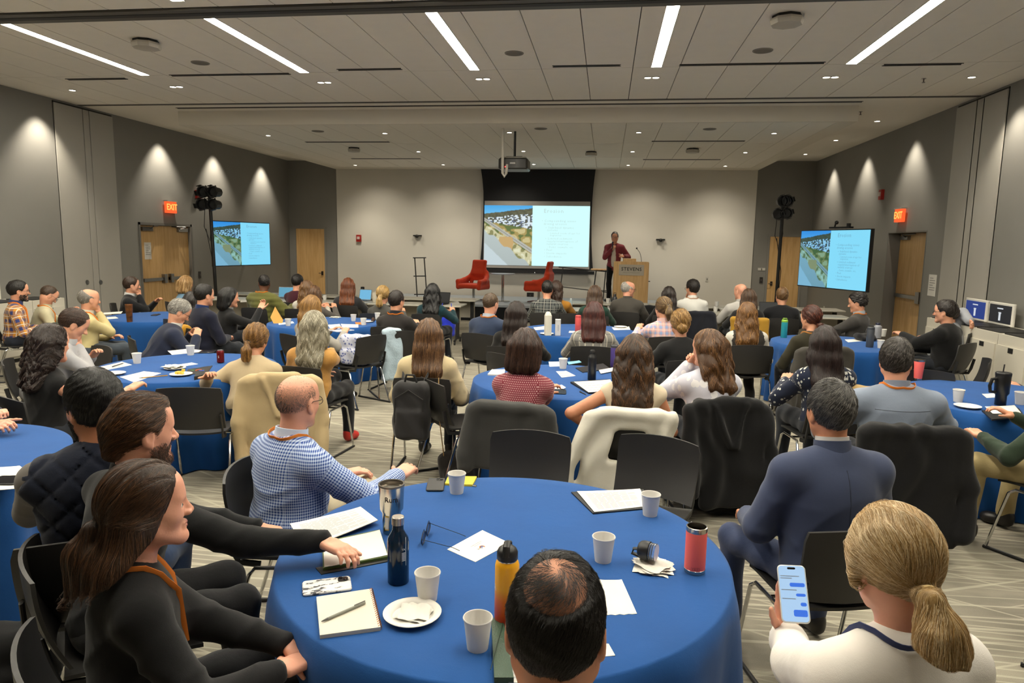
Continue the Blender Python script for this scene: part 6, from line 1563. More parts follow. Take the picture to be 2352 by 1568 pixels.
# ------------------------------------------------------------------ cups, plates, papers
m_cup = mat('dcdad6', .55, var=.015)
def make_cup():
    t = thing('paper_cup', 'white paper cup', 'cup', (0, 0, 0), 0, 'white paper cups')
    q = MB(); q.lathe([(.0285, .004), (.0285, 0), (.030, 0), (.0405, .090), (.0425, .0905), (.043, .093), (.0415, .0955), (.0395, .094), (.0385, .088), (.028, .006), (.0, .006)], 32, None, False, False); q.build('cup_body', m_cup, t, smooth=40)
    q = MB(); q.tube([(.0412*math.cos(a), .0412*math.sin(a), .0935) for a in np.linspace(0, 2*PI, 33)[:-1]], .0016, 6, closed=True); q.build('rolled_rim', m_cup, t)
    return remember(t)
CUP = make_cup(); cup_first = True
def cup(px, py, lab, z=TZ):
    global cup_first
    c = at(px, py, z=z)
    if cup_first: CUP.location = tuple(c); CUP['label'] = lab; cup_first = False; return CUP
    return copy_tree(CUP, c, 0, lab)
for px, py, d in ((982, 1376, 'beside the navy bottle'), (1097, 1487, 'nearest the thinning haired man'), (1385, 1287, 'in the middle of the front table by the drink lid'), (1493, 1182, 'against the black notepad'), (1049, 1131, 'by the yellow sticky notes'),
                  (1293, 846, 'by the blue card on the black bottle table'), (315, 834, 'at the empty side of the drink can table'), (438, 815, 'on papers beside the bowed navy suit'), (662, 748, 'at the tan card beside the honey blonde hair'),
                  (812, 737, 'farther cup by the orange napkin'), (835, 746, 'nearer cup by the orange napkin'), (867, 733, 'beside the charcoal shirt man'), (690, 738, 'behind the grey wavy hair'), (2022, 799, 'in front of the grey jug bottle'), (2028, 772, 'behind the grey jug bottle'), (2200, 922, 'beside the grey blue shirt man\'s arm'), (2342, 928, 'at the frame edge by the black handled mug')):
    cup(px, py, 'white paper cup '+d)
for px, py, d in ((746, 689, 'beside the smooth brown hair, on the training table'), (1298, 708, 'next to the water bottle'), (1396, 696, 'behind the dark flask'), (1646, 703, 'farther of two by the bald man'), (1643, 716, 'nearer of two by the bald man')): cup(px, py, 'white paper cup '+d, .742)
def make_plate():
    t = thing('paper_plate', 'white paper plate', 'plate', (0, 0, 0), 0, 'white paper plates')
    q = MB(); q.lathe([(.0, .003), (.062, .003), (.070, .011), (.088, .015), (.090, .017), (.087, .0175), (.069, .014), (.061, .006), (.0, .006)], 40, None, False, False); q.build('dish', mat('dcd9d2', .6, var=.02), t, smooth=40)
    q = MB()
    q.tube([(.0885*math.cos(a), .0885*math.sin(a), .0165) for a in np.linspace(0, 2*PI, 41)[:-1]], .0014, 6, closed=True); q.build('rim', mat('d8d5ce', .6, var=.02), t)
    return remember(t)
PLT = make_plate(); plt_first = True
def plate(px, py, lab, z=TZ, s=1.0):
    global plt_first
    c = at(px, py, z=z)
    if plt_first: PLT.location = tuple(c); PLT['label'] = lab; plt_first = False; return PLT
    return copy_tree(PLT, c, 0, lab)
for px, py, d in ((947, 1416, 'holding a folded napkin on the front table'), (402, 848, 'under the crumpled napkin'), (416, 862, 'with yellow cheese'), (262, 860, 'empty, by the curly dark haired woman'), (843, 740, 'with a small cake behind the shawl'), (2222, 936, 'empty, beside the grey blue shirt man'), (1425, 752, 'by the windowpane shirt woman'), (1256, 768, 'under the tall white carton')): plate(px, py, 'white paper plate '+d)
def quad(px4, z):
    return [at(*p, z=z) for p in px4]
def sheet(name, label, px4, cat='paper', z=TZ, th=.0012, m=None, lines=0, lm=None, curl=.004, group=None, margin=.1, par=None, lift=0.0, ragged=False):
    """paper seen at four pixels (far left, far right, near right, near left): a thin curled slab with printed lines"""
    A, B_, C_, D_ = quad(px4, z); c = (A+B_+C_+D_)/4; n, k = 9, 9
    def pt(u, v, dz):
        p = (A*(1-u)+B_*u)*(1-v)+(D_*(1-u)+C_*u)*v-c; e = max(0, abs(u-.5)*2-.5)
        if ragged and v > .99: p = p+(D_-A)/np.linalg.norm(D_-A)*.003*math.sin(u*22)
        return (p[0], p[1], dz+lift+curl*(e*e*2)*(1-.5*v))
    q = MB(); T_ = [[pt(i/(n-1), j/(k-1), th) for i in range(n)] for j in range(k)]; U_ = [[pt(i/(n-1), j/(k-1), 0) for i in range(n)] for j in range(k)]
    q.grid(lambda i, j: T_[j][n-1-i], n, k); q.grid(lambda i, j: U_[j][i], n, k)
    ring = lambda M: [M[0][i] for i in range(n)]+[M[j][n-1] for j in range(1, k)]+[M[k-1][i] for i in range(n-2, -1, -1)]+[M[j][0] for j in range(k-2, 0, -1)]
    r1, r2 = ring(T_), ring(U_); L = len(r1); q.add(r1+r2, [(i, n_(i, L), L+n_(i, L), L+i) for i in range(L)])
    o = q.build(name, m or m_paper, par, smooth=35, loc=tuple(c))
    if par is None: tag(o, label, cat, group)
    elif label: o['label'] = label
    if lines:
        q = MB(); rr = random.Random(int(abs(px4[0][0])))
        for t in range(lines):
            v = margin+(1-2*margin)*(t+.5)/lines; ln = 1-margin if rr.random() < .8 else rr.uniform(.4, .8)
            for s0 in range(6):
                u0 = margin+(ln-margin)*s0/6; u1 = margin+(ln-margin)*(s0+.86)/6; dv = .16/lines
                P4 = [pt(u0, v, th+.0006), pt(u1, v, th+.0006), pt(u1, v+dv*2, th+.0006), pt(u0, v+dv*2, th+.0006)]; q.add(P4, [(3, 2, 1, 0)])
        q.build('print', lm or mat('a8a8aa', .9), o, smooth=0)['kind'] = 'stuff'
    return o
def n_(i, L): return (i+1) % L
# front table papers
nb = sheet('notebook', 'open green edged notebook under the writing hand', ((740, 1250), (872, 1222), (893, 1284), (742, 1312)), 'notebook', th=.012, m=mat('4d5f2a', .5), curl=0)
sheet('page', None, ((742, 1246), (872, 1218), (890, 1275), (745, 1303)), par=nb, z=TZ+.013, lines=0); nb.children[-1].location = (nb.children[-1].location-nb.location)
o = sheet('handout', 'printed white handout lying above the open notebook', ((666, 1205), (828, 1166), (868, 1196), (700, 1262)), z=TZ+.016, lines=16, curl=.006, th=.003)
sheet('black_folder', 'black folder edge under the open notebook', ((725, 1305), (885, 1275), (893, 1290), (738, 1320)), 'folder', th=.003, m=m_black, curl=0)
np_ = sheet('spiral_notebook', 'cream spiral notebook with a grey pen on it', ((727, 1378), (853, 1359), (874, 1448), (735, 1467)), 'notebook', th=.012, m=mat('cfcabc', .75, var=.02), curl=0)
A, B_, C_, D_ = quad(((727, 1378), (853, 1359), (874, 1448), (735, 1467)), TZ); c0 = np.array(np_.location)
for k in range(20):
    p = B_+(C_-B_)*(k+.5)/20-c0; q = MB(); e = (B_-A)/np.linalg.norm(B_-A)
    q.tube([tuple(p+e*(.006*math.cos(a)-.001)+np.array([0, 0, .007+.009*math.sin(a)])) for a in np.linspace(0, 2*PI, 9)[:-1]], .0011, 5, closed=True); q.build('spiral_ring', mat('b8713a', .3, .8), np_)
def pen(lab, p0, p1, z, col, r=.0045, tip='777777', name='pen', cat='pen'):
    a, b = at(*p0, z=z), at(*p1, z=z); d = (b-a); L = np.linalg.norm(d); q = MB()
    t = thing(name, lab, cat, (a[0], a[1], z+r), math.atan2(d[1], d[0]))
    q.tube([(0, 0, 0), (L*.86, 0, 0)], r, 8); q.build('barrel', mat(col, .35), t)
    q = MB(); q.tube([(L*.86, 0, 0), (L*.95, 0, 0), (L, 0, 0)], [r*.95, r*.6, r*.2], 8); q.build('tip', mat(tip, .3, .5), t); q = MB(); q.box((-.001, -.001, r*.8), (L*.25, .001, r*1.5)); q.build('clip', mat(tip, .3, .5), t, smooth=0); return t
pen('grey pen lying across the spiral notebook', (838, 1386), (738, 1430), TZ+.013, '8d8f86')
pen('thin grey pen beside the yellow sticky notes', (1094, 1118), (1063, 1112), TZ, 'a9a79d', .004)
pen('yellow pencil on the papers by the cheese plate', (385, 863), (318, 869), TZ+.003, 'b8862a', .004, '3a2a1a', 'pencil', 'pencil')
pen('black pen beside the open binder', (1332, 901), (1348, 908), TZ, '16161a', .005)
pen('dark pen on papers at the grey shirt man', (258, 843), (285, 834), TZ+.003, '2a2a30', .004)
def phone(lab, px4, col, z=TZ, th=.009, screen=None, cam=True):
    A, B_, C_, D_ = quad(px4, z); c = (A+B_+C_+D_)/4; ax = ((B_-A)+(C_-D_))/2; L = np.linalg.norm(ax); W2 = np.linalg.norm(((D_-A)+(C_-B_))/2)
    t = thing('phone', lab, 'phone', tuple(c), math.atan2(ax[1], ax[0]), None)
    q = MB(); q.rbox((-L/2, -W2/2, 0), (L/2, W2/2, th), .012, 4); q.build('case', col if not isinstance(col, str) else mat(col, .35), t)
    if screen: q = MB(); q.rbox((-L/2+.004, -W2/2+.004, th-.001), (L/2-.004, W2/2-.004, th+.0008), .009, 3); q.build('screen', mat(screen, .08), t)
    elif cam:
        q = MB(); q.rbox((L/2-.042, W2/2-.040, th-.001), (L/2-.008, W2/2-.008, th+.002), .008, 3); cm = q.build('camera_island', mat('2a2a2c', .25), t)
        for dx, dy in ((-.033, -.018), (-.018, -.030)): q = MB(); q.lathe([(.0065, 0), (.0065, .0025), (.005, .003)], 12, Matrix.Translation((L/2+dx, W2/2+dy+.002, th+.002))); q.build('camera_lens', mat('101012', .1), cm)
    return t
b = NB('marble'); v = b.coord(); f_ = b.noise(b.mapping(v, (20, 60, 20)), 1.0, 4, .7); b.set('Base Color', b.ramp(f_, [(.42, lin('55565a')), (.47, lin('e4e2de')), (1, lin('eceae6'))])); b.set('Roughness', .25)
phone('white marble patterned phone lying face down on the front table', ((693, 1340), (803, 1326), (810, 1357), (696, 1371)), b.m)
phone('black phone by the yellow sticky notes', ((983, 1101), (1022, 1101), (1020, 1129), (979, 1129)), '1a1a1c')
phone('dark phone beside the dotted burgundy shirt', ((1273, 895), (1303, 896), (1298, 906), (1264, 905)), '1a2230')
phone('black phone on papers at the frame edge', ((-10, 1096), (62, 1096), (40, 1114), (-20, 1113)), '16161a', TZ+.003, screen='15151a')
phone('black phone beside the bowed navy suit man', ((462, 806), (495, 805), (492, 811), (456, 811)), '17171a', TZ+.002, screen='15151a')
phone('black phone near the brown tumbler', ((352, 722), (366, 722), (364, 725), (349, 725)), '1a1a22')
sn = sheet('sticky_notes', 'pad of yellow sticky notes behind the paper cup', ((1030, 1097), (1095, 1098), (1085, 1117), (1022, 1114)), 'notepad', th=.010, m=mat('e3c83c', .8), curl=0)
pad = sheet('notepad', 'black backed notepad with a written white page', ((1312, 1132), (1478, 1126), (1500, 1168), (1362, 1181)), 'notepad', th=.006, m=m_black, curl=0)
sheet('page', None, ((1325, 1129), (1470, 1123), (1488, 1162), (1365, 1176)), par=pad, z=TZ+.007, lines=13, lm=mat('a9a8a6', .9)).location -= pad.location
nk = sheet('napkin', 'white napkin sheet with wavy edge beside the thinning hair', ((1376, 1332), (1428, 1332), (1463, 1410), (1384, 1413)), 'napkin', m=mat('d8d5cd', .9), ragged=True)
sheet('paper_sheet', 'white paper corner showing behind the thinning haired man', ((1360, 1470), (1398, 1480), (1413, 1506), (1350, 1510)))
fo = sheet('leather_folder', 'dark green leather folder standing open at the front table edge', ((1128, 1430), (1155, 1428), (1180, 1568), (1135, 1568)), 'folder', th=.016, m=mat('2c4634', .45, bump=.3), curl=0)
q = MB(); q.tube([(-.01, .12, .018), (-.008, -.12, .018)], .0012, 5); q.build('stitching', mat('1c2f22', .6), fo)
sheet('lined_paper', 'lined white paper beside the green leather folder', ((1158, 1490), (1230, 1490), (1260, 1568), (1168, 1568)), lines=7, lm=mat('b8b8bc', .9))
def napkin_fold(lab, px, py, z, s=.06, n=3, name='napkin', group=None):
    c = at(px, py, z=z); t = thing(name, lab, 'napkin', tuple(c), 0, group)
    for k in range(n):
        q = MB(); a = .35*k-.2; r = s*(1-.06*k)
        def fn(i, j): 
            x = (i/6-.5)*2*r; y = (j/6-.5)*2*r; return (x*math.cos(a)-y*math.sin(a), x*math.sin(a)+y*math.cos(a), .002+.004*k+.004*math.sin(i*1.7+j+k))
        q.grid(fn, 7, 7); q.build('ply', mat('d8d5cd', .9), t, smooth=60)
    return t
napkin_fold('folded white napkin on the front paper plate', 953, 1408, TZ+.008, .05, 2)
nkp = napkin_fold('stack of white napkins under the drink lid', 1500, 1303, TZ, .065, 4)
napkin_fold('crumpled white napkin on the plate behind the cheese', 396, 842, TZ+.018, .07, 3)
napkin_fold('white napkin beyond the grey wavy hair', 770, 729, TZ, .07, 3)
# name badge with cord, eyeglasses
nbk = sheet('name_badge', 'white name badge with an orange and blue ring logo on a grey cord', ((1108, 1218), (1172, 1248), (1092, 1291), (1027, 1262)), 'badge', th=.0015, curl=.001)
A, B_, C_, D_ = quad(((1108, 1218), (1172, 1248), (1092, 1291), (1027, 1262)), TZ); cb = np.array(nbk.location); ux = (A-D_)/np.linalg.norm(A-D_); vx = (A-B_)/np.linalg.norm(A-B_)
rzb = math.atan2(-ux[1], -ux[0])
for body, s_, dx, dy in (('NJCRC', .0, 0, 0), ('2024 Climate & Resilience', .0062, 0, .018), ('Research Forum', .0062, 0, .008)):
    if s_: text(nbk, body, s_, (vx[0]*dy, vx[1]*dy, .003), mat('8a8a92', .8), rot=(0, 0, rzb), ext=.0001)
qa = MB(); p0_ = -vx*.018
qa.tube([tuple(p0_+np.array([.010*math.cos(a), .010*math.sin(a), .0026])) for a in np.linspace(.4, 4.2, 12)], .0016, 5); qa.build('logo', mat('d8862c', .6), nbk)
qa = MB(); qa.tube([tuple(p0_+np.array([.0065*math.cos(a), .0065*math.sin(a), .0026])) for a in np.linspace(1.2, 5.2, 12)], .0012, 5); qa.build('logo', mat('2c4a9a', .6), nbk)
text(nbk, 'RC', .010, tuple(p0_+np.array([0, 0, .003])), mat('2c4a9a', .6), rot=(0, 0, rzb), ext=.0001); text(nbk, 'NJ', .012, tuple(p0_-ux*.022+np.array([0, 0, .003])), mat('4a4a52', .6), rot=(0, 0, rzb), ext=.0001)
g0 = at(988, 1220, z=TZ); g1_ = at(968, 1258, z=TZ); gt = thing('eyeglasses', 'dark framed eyeglasses resting upside on the front table', 'glasses', tuple((g0+g1_)/2), math.atan2((g0-g1_)[1], (g0-g1_)[0])); GL = np.linalg.norm(g0-g1_)
for s_ in (-1, 1):
    q = MB(); q.tube([(s_*GL*.28+GL*.22*math.cos(a), 0.0, .026+.022*math.sin(a)) for a in np.linspace(0, 2*PI, 17)[:-1]], .0022, 6, closed=True); q.build('rim', mat('1b2440', .3), gt)
    q = MB(); q.lathe([(0, 0), (GL*.21, 0)], 16, Matrix.Translation((s_*GL*.28, 0, .026)) @ Matrix.Rotation(PI/2, 4, 'X'), False, False); q.build('lens', mat('26324e', .08), gt, smooth=0)
    e = at(*((1070, 1233) if s_ > 0 else (1056, 1266)), z=TZ)-np.array(gt.location); R2 = Matrix.Rotation(-gt.rotation_euler[2], 3, 'Z'); e = R2 @ Vector(e)
    q = MB(); q.tube([(s_*GL*.5, 0, .034), (e.x*.8+s_*GL*.08, e.y*.8, .012), (e.x, e.y, .003)], .0012, 6); q.build('temple', mat('3a3f4a', .3, .6), gt)
q = MB(); q.tube([(-GL*.06, 0, .03), (0, .002, .034), (GL*.06, 0, .03)], .0018, 6); q.build('bridge', mat('1b2440', .3), gt)
# ------------------------------------------------------------------ bottles and tumblers
def vessel(name, label, px, py, prof, m, cat='bottle', z=TZ, seg=32, group=None, rot=0):
    c = at(px, py, z=z); t = thing(name, label, cat, tuple(c), rot, group); q = MB(); q.lathe(prof, seg, None, True, True); q.build('body', m, t, smooth=35); return t, c
def ring_part(t, name, prof, m, seg=32, caps=(True, True)):
    q = MB(); q.lathe(prof, seg, None, *caps); return q.build(name, m, t, smooth=35)
def wrap(parent, body, size, r, z, ang, m, name='lettering'):
    """lettering bent round a cylinder"""
    cu = bpy.data.curves.new(name, 'FONT'); cu.body = body; cu.size = size; cu.align_x = 'CENTER'; cu.align_y = 'CENTER'; cu.resolution_u = 2; cu.materials.append(m); me = font_mesh(cu, name)
    V = np.empty(len(me.vertices)*3, np.float32); me.vertices.foreach_get('co', V); V = V.reshape(-1, 3); a = ang+V[:, 0]/r
    me.vertices.foreach_set('co', np.stack([r*np.cos(a), r*np.sin(a), z+V[:, 1]], 1).astype(np.float32).ravel()); me.update(); return link(name, me, parent)
steel = mat('b9b2a8', .25, 1.0, var=.08, vs=30)
t, c = vessel('steel_tumbler', 'tall stainless steel tumbler with dark coffee and a white label', 900, 1222, [(.033, 0), (.035, .004), (.037, .085), (.046, .100), (.050, .19), (.051, .196), (.049, .198), (.047, .185)], steel, 'tumbler')
ring_part(t, 'coffee', [(0, .180), (.047, .181)], mat('2a170c', .15), caps=(False, False)); ring_part(t, 'lid_rim', [(.049, .193), (.052, .196), (.052, .203), (.046, .203), (.046, .195)], mat('7a746c', .2, .4), caps=(False, False))
wrap(t, 'Rum', .030, .0497, .150, -PI/2+.28, mat('1a1a1c', .4)); q = MB()
q.grid(lambda i, j: (.0375*math.cos(-PI/2-.45+.11*i), .0375*math.sin(-PI/2-.45+.11*i), .025+.05*j), 5, 2); q.build('white_label', m_paper, t); q = MB()
for zz in (.022, .076): q.grid(lambda i, j: (.0378*math.cos(-PI/2-.47+.12*i), .0378*math.sin(-PI/2-.47+.12*i), zz+.004*j), 5, 2)
q.build('label_edge', mat('c8a23a', .5), t)
nv = mat('0d2238', .12, var=.05)
t, c = vessel('navy_bottle', 'glossy navy blue bottle with steel cap beside the handout', 915, 1335, [(.034, 0), (.036, .003), (.037, .145), (.034, .160), (.021, .182), (.019, .19), (.019, .205)], nv)
ring_part(t, 'cap', [(.0195, .205), (.021, .206), (.021, .231), (.019, .233), (0, .233)], steel, caps=(True, False))
for k in range(7): q = MB(); q.grid(lambda i, j: (.0373*math.cos(-PI/2+.62+.07*i), .0373*math.sin(-PI/2+.62+.07*i), .088+.0045*k+.0022*j), 6, 2); q.build('flag_stripe', mat('d8dde2', .4), t)
wrap(t, 'TA', .010, .0374, .128, -PI/2+.78, mat('d8dde2', .4))
q = MB(); q.grid(lambda i, j: (.0374*math.cos(-PI/2+1.02+.05*i), .0374*math.sin(-PI/2+1.02+.05*i), .07+.10*j), 2, 2); q.build('white_band', mat('d8dde2', .4), t)
b = NB('gradient'); g_ = b.coord(); z_ = b.sep(g_)[2]; b.set('Base Color', b.ramp(b.math('MULTIPLY', z_, 5.2), [(.12, lin('d8401a')), (.42, lin('ee7a14')), (.62, lin('f0ac14'))])); b.set('Roughness', .35)
t, c = vessel('yellow_bottle', 'yellow to orange water bottle with black spout lid', 1163, 1428, [(.035, 0), (.037, .003), (.037, .185), (.034, .197), (.028, .203)], b.m)
ring_part(t, 'collar_ring', [(.029, .200), (.030, .207)], steel, caps=(False, False)); l_ = ring_part(t, 'lid', [(.031, .205), (.032, .208), (.032, .228), (.027, .238), (.014, .248), (0, .249)], mat('17181a', .4), caps=(True, False))
q = MB(); q.tube([(.0, -.030, .222), (0, -.022, .25), (0, .0, .258), (0, .022, .25), (0, .030, .222)], .01, 8, flat=(.011, .005)); q.build('carry_loop', mat('17181a', .4), l_)
wrap(t, 'A', .028, .0374, .12, -PI/2-1.15, mat('e8e4dc', .5))
def coral(lab, px, py, z=TZ, straight=True, cat='tumbler'):
    pr = [(.034, .006), (.0365, .008), (.0368, .150), (.036, .152)] if straight else [(.030, .006), (.032, .008), (.043, .165), (.042, .167)]
    t, c = vessel('coral_tumbler', lab, px, py, pr, mat('e0605c', .5, var=.03), cat, z)
    r1 = pr[-1][0]; z1 = pr[-1][1]; ring_part(t, 'steel_rim', [(r1, z1), (r1+.0006, z1+.003), (r1+.0006, z1+.017), (r1-.003, z1+.018), (r1-.004, z1+.004), (r1-.006, z1-.04), (0, z1-.05)], steel, caps=(True, False)); r0 = pr[0][0]
    ring_part(t, 'steel_base', [(r0, 0), (r0+.0025, .001), (r0+.0032, .015), (r0+.002, .016)], steel); return t
t = coral('coral red tumbler with open steel rim on the front table', 1595, 1312); wrap(t, 'YETI', .016, .0372, .024, -PI/2-.05, mat('b84a48', .5))
coral('coral red tumbler standing behind the grey blue shirt man', 2108, 872, straight=False)
# black lid lying on the napkins
c = at(1485, 1284, z=TZ+.018); t = thing('bottle_lid', 'black drink lid with clear threaded rim lying on napkins', 'lid', (c[0], c[1], TZ+.052), 0)
M = Matrix.Rotation(math.radians(-22), 4, 'Z') @ Matrix.Rotation(PI/2, 4, 'Y')
q = MB(); q.lathe([(0, -.03), (.024, -.03), (.030, -.024), (.034, -.012), (.034, .010), (.030, .012)], 24, M); q.build('cap', mat('17191b', .4), t, smooth=35)
q = MB(); q.tube([tuple(M @ Vector((0, .0, -.03))), tuple(M @ Vector((.004, 0, -.05))), tuple(M @ Vector((.022, 0, -.056))), tuple(M @ Vector((.03, 0, -.02)))], .008, 8, flat=(.010, .005)); q.build('handle', mat('17191b', .4), t)
gb = NB('clear_plastic'); gb.set('Base Color', (.9, .92, .95, 1)); gb.set('Transmission Weight', .92); gb.set('Roughness', .08); gb.set('IOR', 1.3)
for k in range(3): q = MB(); q.lathe([(.030, .012+.008*k), (.0318, .015+.008*k), (.030, .019+.008*k)], 24, M, False, False); q.build('thread_ring', gb.m, t)
q = MB(); q.lathe([(0, .036), (.030, .036)], 24, M, False, False); q.build('inner_disc', mat('c9ccd0', .2), t, smooth=0)
def flask(name, lab, px, py, h_, r, col, lid='17181a', cat='bottle', z=TZ, rough=.35, neck=True, loop=True, group=None):
    pr = [(r*.94, 0), (r, .004), (r, h_*.72), (r*.93, h_*.78), (r*.55, h_*.86), (r*.55, h_*.88)] if neck else [(r*.94, 0), (r, .004), (r, h_*.86), (r*.96, h_*.88)]
    t, c = vessel(name, lab, px, py, pr, mat(col, rough), cat, z, 24, group)
    rr = r*.6 if neck else r*.98; l_ = ring_part(t, 'lid', [(rr, h_*.88), (rr, h_*.97), (rr*.8, h_), (0, h_)], mat(lid, .4), 20, (True, False))
    if loop: q = MB(); q.tube([(-rr*.7, 0, h_*.97), (-rr*.6, 0, h_*1.08), (rr*.6, 0, h_*1.08), (rr*.7, 0, h_*.97)], .005, 6); q.build('carry_loop', mat(lid, .4), l_)
    return t
flask('black_bottle', 'slim black bottle with white markings on its shoulder', 1359, 872, .26, .036, '17181a', loop=False); flask('purple_tumbler', 'purple tumbler with grey lid beside the very long brown hair', 1411, 842, .21, .04, '4a3a7c', '3a3a3e', neck=False, loop=False)
flask('grey_jug_bottle', 'grey insulated bottle with side handle on the round table by the exit door', 1997, 797, .24, .042, '4a4d52', '3c3f44', neck=False); flask('coffee_pot', 'dark and silver flask beside the black pouch', 2014, 776, .20, .05, '8a8c92', '1a1f34', neck=True, loop=False)
flask('teal_bottle', 'translucent teal bottle with a lime green loop', 1800, 775, .23, .040, '2a8c96', '8ab83a', z=TZ, rough=.2, neck=False)
flask('water_bottle', 'small clear water bottle on the training table', 1311, 706, .17, .028, 'a9bcc4', 'd0d8dc', z=.742, rough=.1, loop=False); flask('dark_flask', 'dark grey flask with pale label band by the grey hoodie', 1411, 712, .29, .045, '33363a', '1a1b1d', z=.742)
flask('silver_bottle', 'small silver bottle beside the dark flask', 1396, 730, .19, .03, 'a8a8a4', '8a8a88', z=.742, loop=False); flask('cream_tumbler', 'cream tumbler with handle by the blonde ponytail on the training table', 861, 694, .21, .045, 'd2ccbc', 'bdb8aa', z=.742, neck=False, loop=False); flask('black_travel_mug', 'black travel mug behind the open laptop with a blue screen', 833, 680, .2, .04, '1c1c1e', z=.742, neck=False, loop=False)
coral_b = flask('coral_bottle', 'coral red bottle beside the windowpane shirt woman', 1327, 768, .25, .038, 'd85a58', 'c84c4c', neck=False, loop=False)
t, c = vessel('brown_tumbler', 'tall brown tapered tumbler fading to black', 298, 739, [(.034, 0), (.036, .004), (.048, .24), (.045, .242), (.043, .20)], None or wood('7a4a22', '1a120c', 1, .4, 0), 'tumbler')
# tall carton and box
c = at(1258, 770, z=TZ); t = thing('milk_carton', 'tall white gable topped carton bottle', 'carton', tuple(c), .3); q = MB(); q.rbox((-.042, -.042, 0), (.042, .042, .26), .014, 3); q.build('body', mat('d8d5c8', .5), t); q = MB(); q.lathe([(.042, .26), (.034, .285), (.02, .30), (0, .303)], 20, None, True, False); q.build('rounded_top', mat('d8d5c8', .5), t); q = MB(); q.tube([(-.02, -.02, .29), (0, -.03, .265), (.02, -.02, .29)], .003, 6); q.build('strap', m_dark, t)
c = at(1281, 770, z=TZ); t = thing('water_carton', 'shorter white carton with faint upright lettering', 'carton', tuple(c), .1); q = MB(); q.rbox((-.034, -.034, 0), (.034, .034, .20), .006, 2); bd = q.build('body', mat('d2d2d4', .5), t); text(bd, 'water', .035, (0, -.0348, .10), mat('8c94a8', .6), rot=(PI/2, -PI/2, 0), ext=.0002)
q = MB(); q.box((-.034, -.034, .2), (.034, .034, .206)); q.build('lid', mat('e0e0e0', .5), t, smooth=0)
# black handled mug with straw
t, c = vessel('handled_mug', 'large black handled mug with a straw at the round table by the waste stations', 2297, 930, [(.036, 0), (.038, .004), (.038, .075), (.050, .095), (.052, .225), (.051, .228)], mat('121213', .35), 'mug')
ring_part(t, 'lid', [(.053, .226), (.054, .245), (.048, .252), (0, .253)], mat('18181a', .4), caps=(True, False)); q = MB(); q.tube([(.0, .01, .25), (.004, .01, .31)], .005, 8); q.build('straw', mat('2a2a2c', .4), t)
q = MB(); q.tube([(-.045, -.01, .205), (-.085, -.02, .20), (-.098, -.02, .15), (-.09, -.02, .105), (-.045, -.01, .10)], .012, 8); q.build('handle', mat('141415', .4), t)
# soda can
t, c = vessel('soda_can', 'dark red drink can beside the cream blazer arm', 507, 833, [(.024, 0), (.033, .008), (.033, .108), (.027, .118)], mat('6a1418', .25, .4), 'can'); ring_part(t, 'can_top', [(.027, .118), (.0275, .121), (.025, .119), (0, .119)], m_steel, 24, (False, False)); wrap(t, 'S', .03, .0334, .06, -PI/2, mat('d8d0c8', .5))
# remaining papers
def pp(lab, c4, **k): return sheet('paper_sheet', lab, c4, group='loose papers on the tables', **k)
pp('white papers with a pen at the light grey shirt man', ((228, 843), (280, 831), (303, 838), (238, 851)), lines=6); pp('white sheet with a pencil nearest the drink can table edge', ((275, 866), (330, 853), (370, 857), (308, 878))); pp('white sheet behind the crumpled napkin', ((375, 842), (440, 833), (455, 836), (390, 846)))
pp('white papers under the bowed navy suit man\'s cup', ((385, 806), (430, 801), (480, 806), (395, 815)), lines=5); pp('white papers beside the pale yellow sweater man', ((238, 718), (282, 715), (278, 720), (236, 722))); pp('small white sheet in front of the pale yellow sweater man', ((245, 728), (265, 727), (272, 731), (246, 733)))
pp('open white booklet left page beyond the grey wavy hair', ((752, 746), (780, 744), (785, 754), (760, 756))); pp('open white booklet right page beyond the grey wavy hair', ((783, 744), (823, 745), (823, 752), (786, 752))); pp('white sheet before the honey blonde hair', ((640, 742), (672, 738), (676, 742), (640, 746)))
pp('white paper under the burgundy shirt woman\'s elbow', ((1130, 851), (1160, 851), (1158, 863), (1120, 862)), th=.012); pp('small white card under the burgundy shirt woman\'s notepad', ((1138, 865), (1160, 865), (1158, 871), (1134, 871))); pp('white paper by the cup on the black bottle table', ((1260, 831), (1290, 830), (1288, 841), (1262, 842))); pp('white name card in the middle of the black bottle table', ((1277, 853), (1300, 852), (1322, 863), (1290, 867)), lines=2)
pp('white sheet under the dark phone', ((1265, 885), (1290, 884), (1300, 890), (1262, 906))); sheet('blue_card', 'pale blue card by the cup on the black bottle table', ((1303, 831), (1330, 828), (1336, 832), (1306, 837)), 'card', m=mat('7cb8d8', .6))
bi = sheet('binder', 'open black binder with white pages beside the very long brown hair', ((1310, 880), (1400, 874), (1412, 900), (1352, 905)), 'binder', th=.014, m=m_black, curl=0); sheet('page', None, ((1318, 877), (1402, 872), (1412, 896), (1352, 901)), par=bi, z=TZ+.016, lines=4).location -= bi.location
sheet('black_folder', 'black folder and papers beyond the slim black bottle', ((1322, 846), (1385, 836), (1402, 848), (1338, 856)), 'folder', th=.008, m=mat('2a2a2e', .4), curl=0); pp('white papers on the black folder beyond the slim black bottle', ((1375, 850), (1412, 843), (1418, 850), (1380, 858)), z=TZ+.009)
fd = sheet('black_folder', 'black folder with a coloured ring logo beside the cheese plate', ((432, 848), (488, 840), (478, 856), (424, 862)), 'folder', th=.003, m=mat('1c1a18', .5), curl=0)
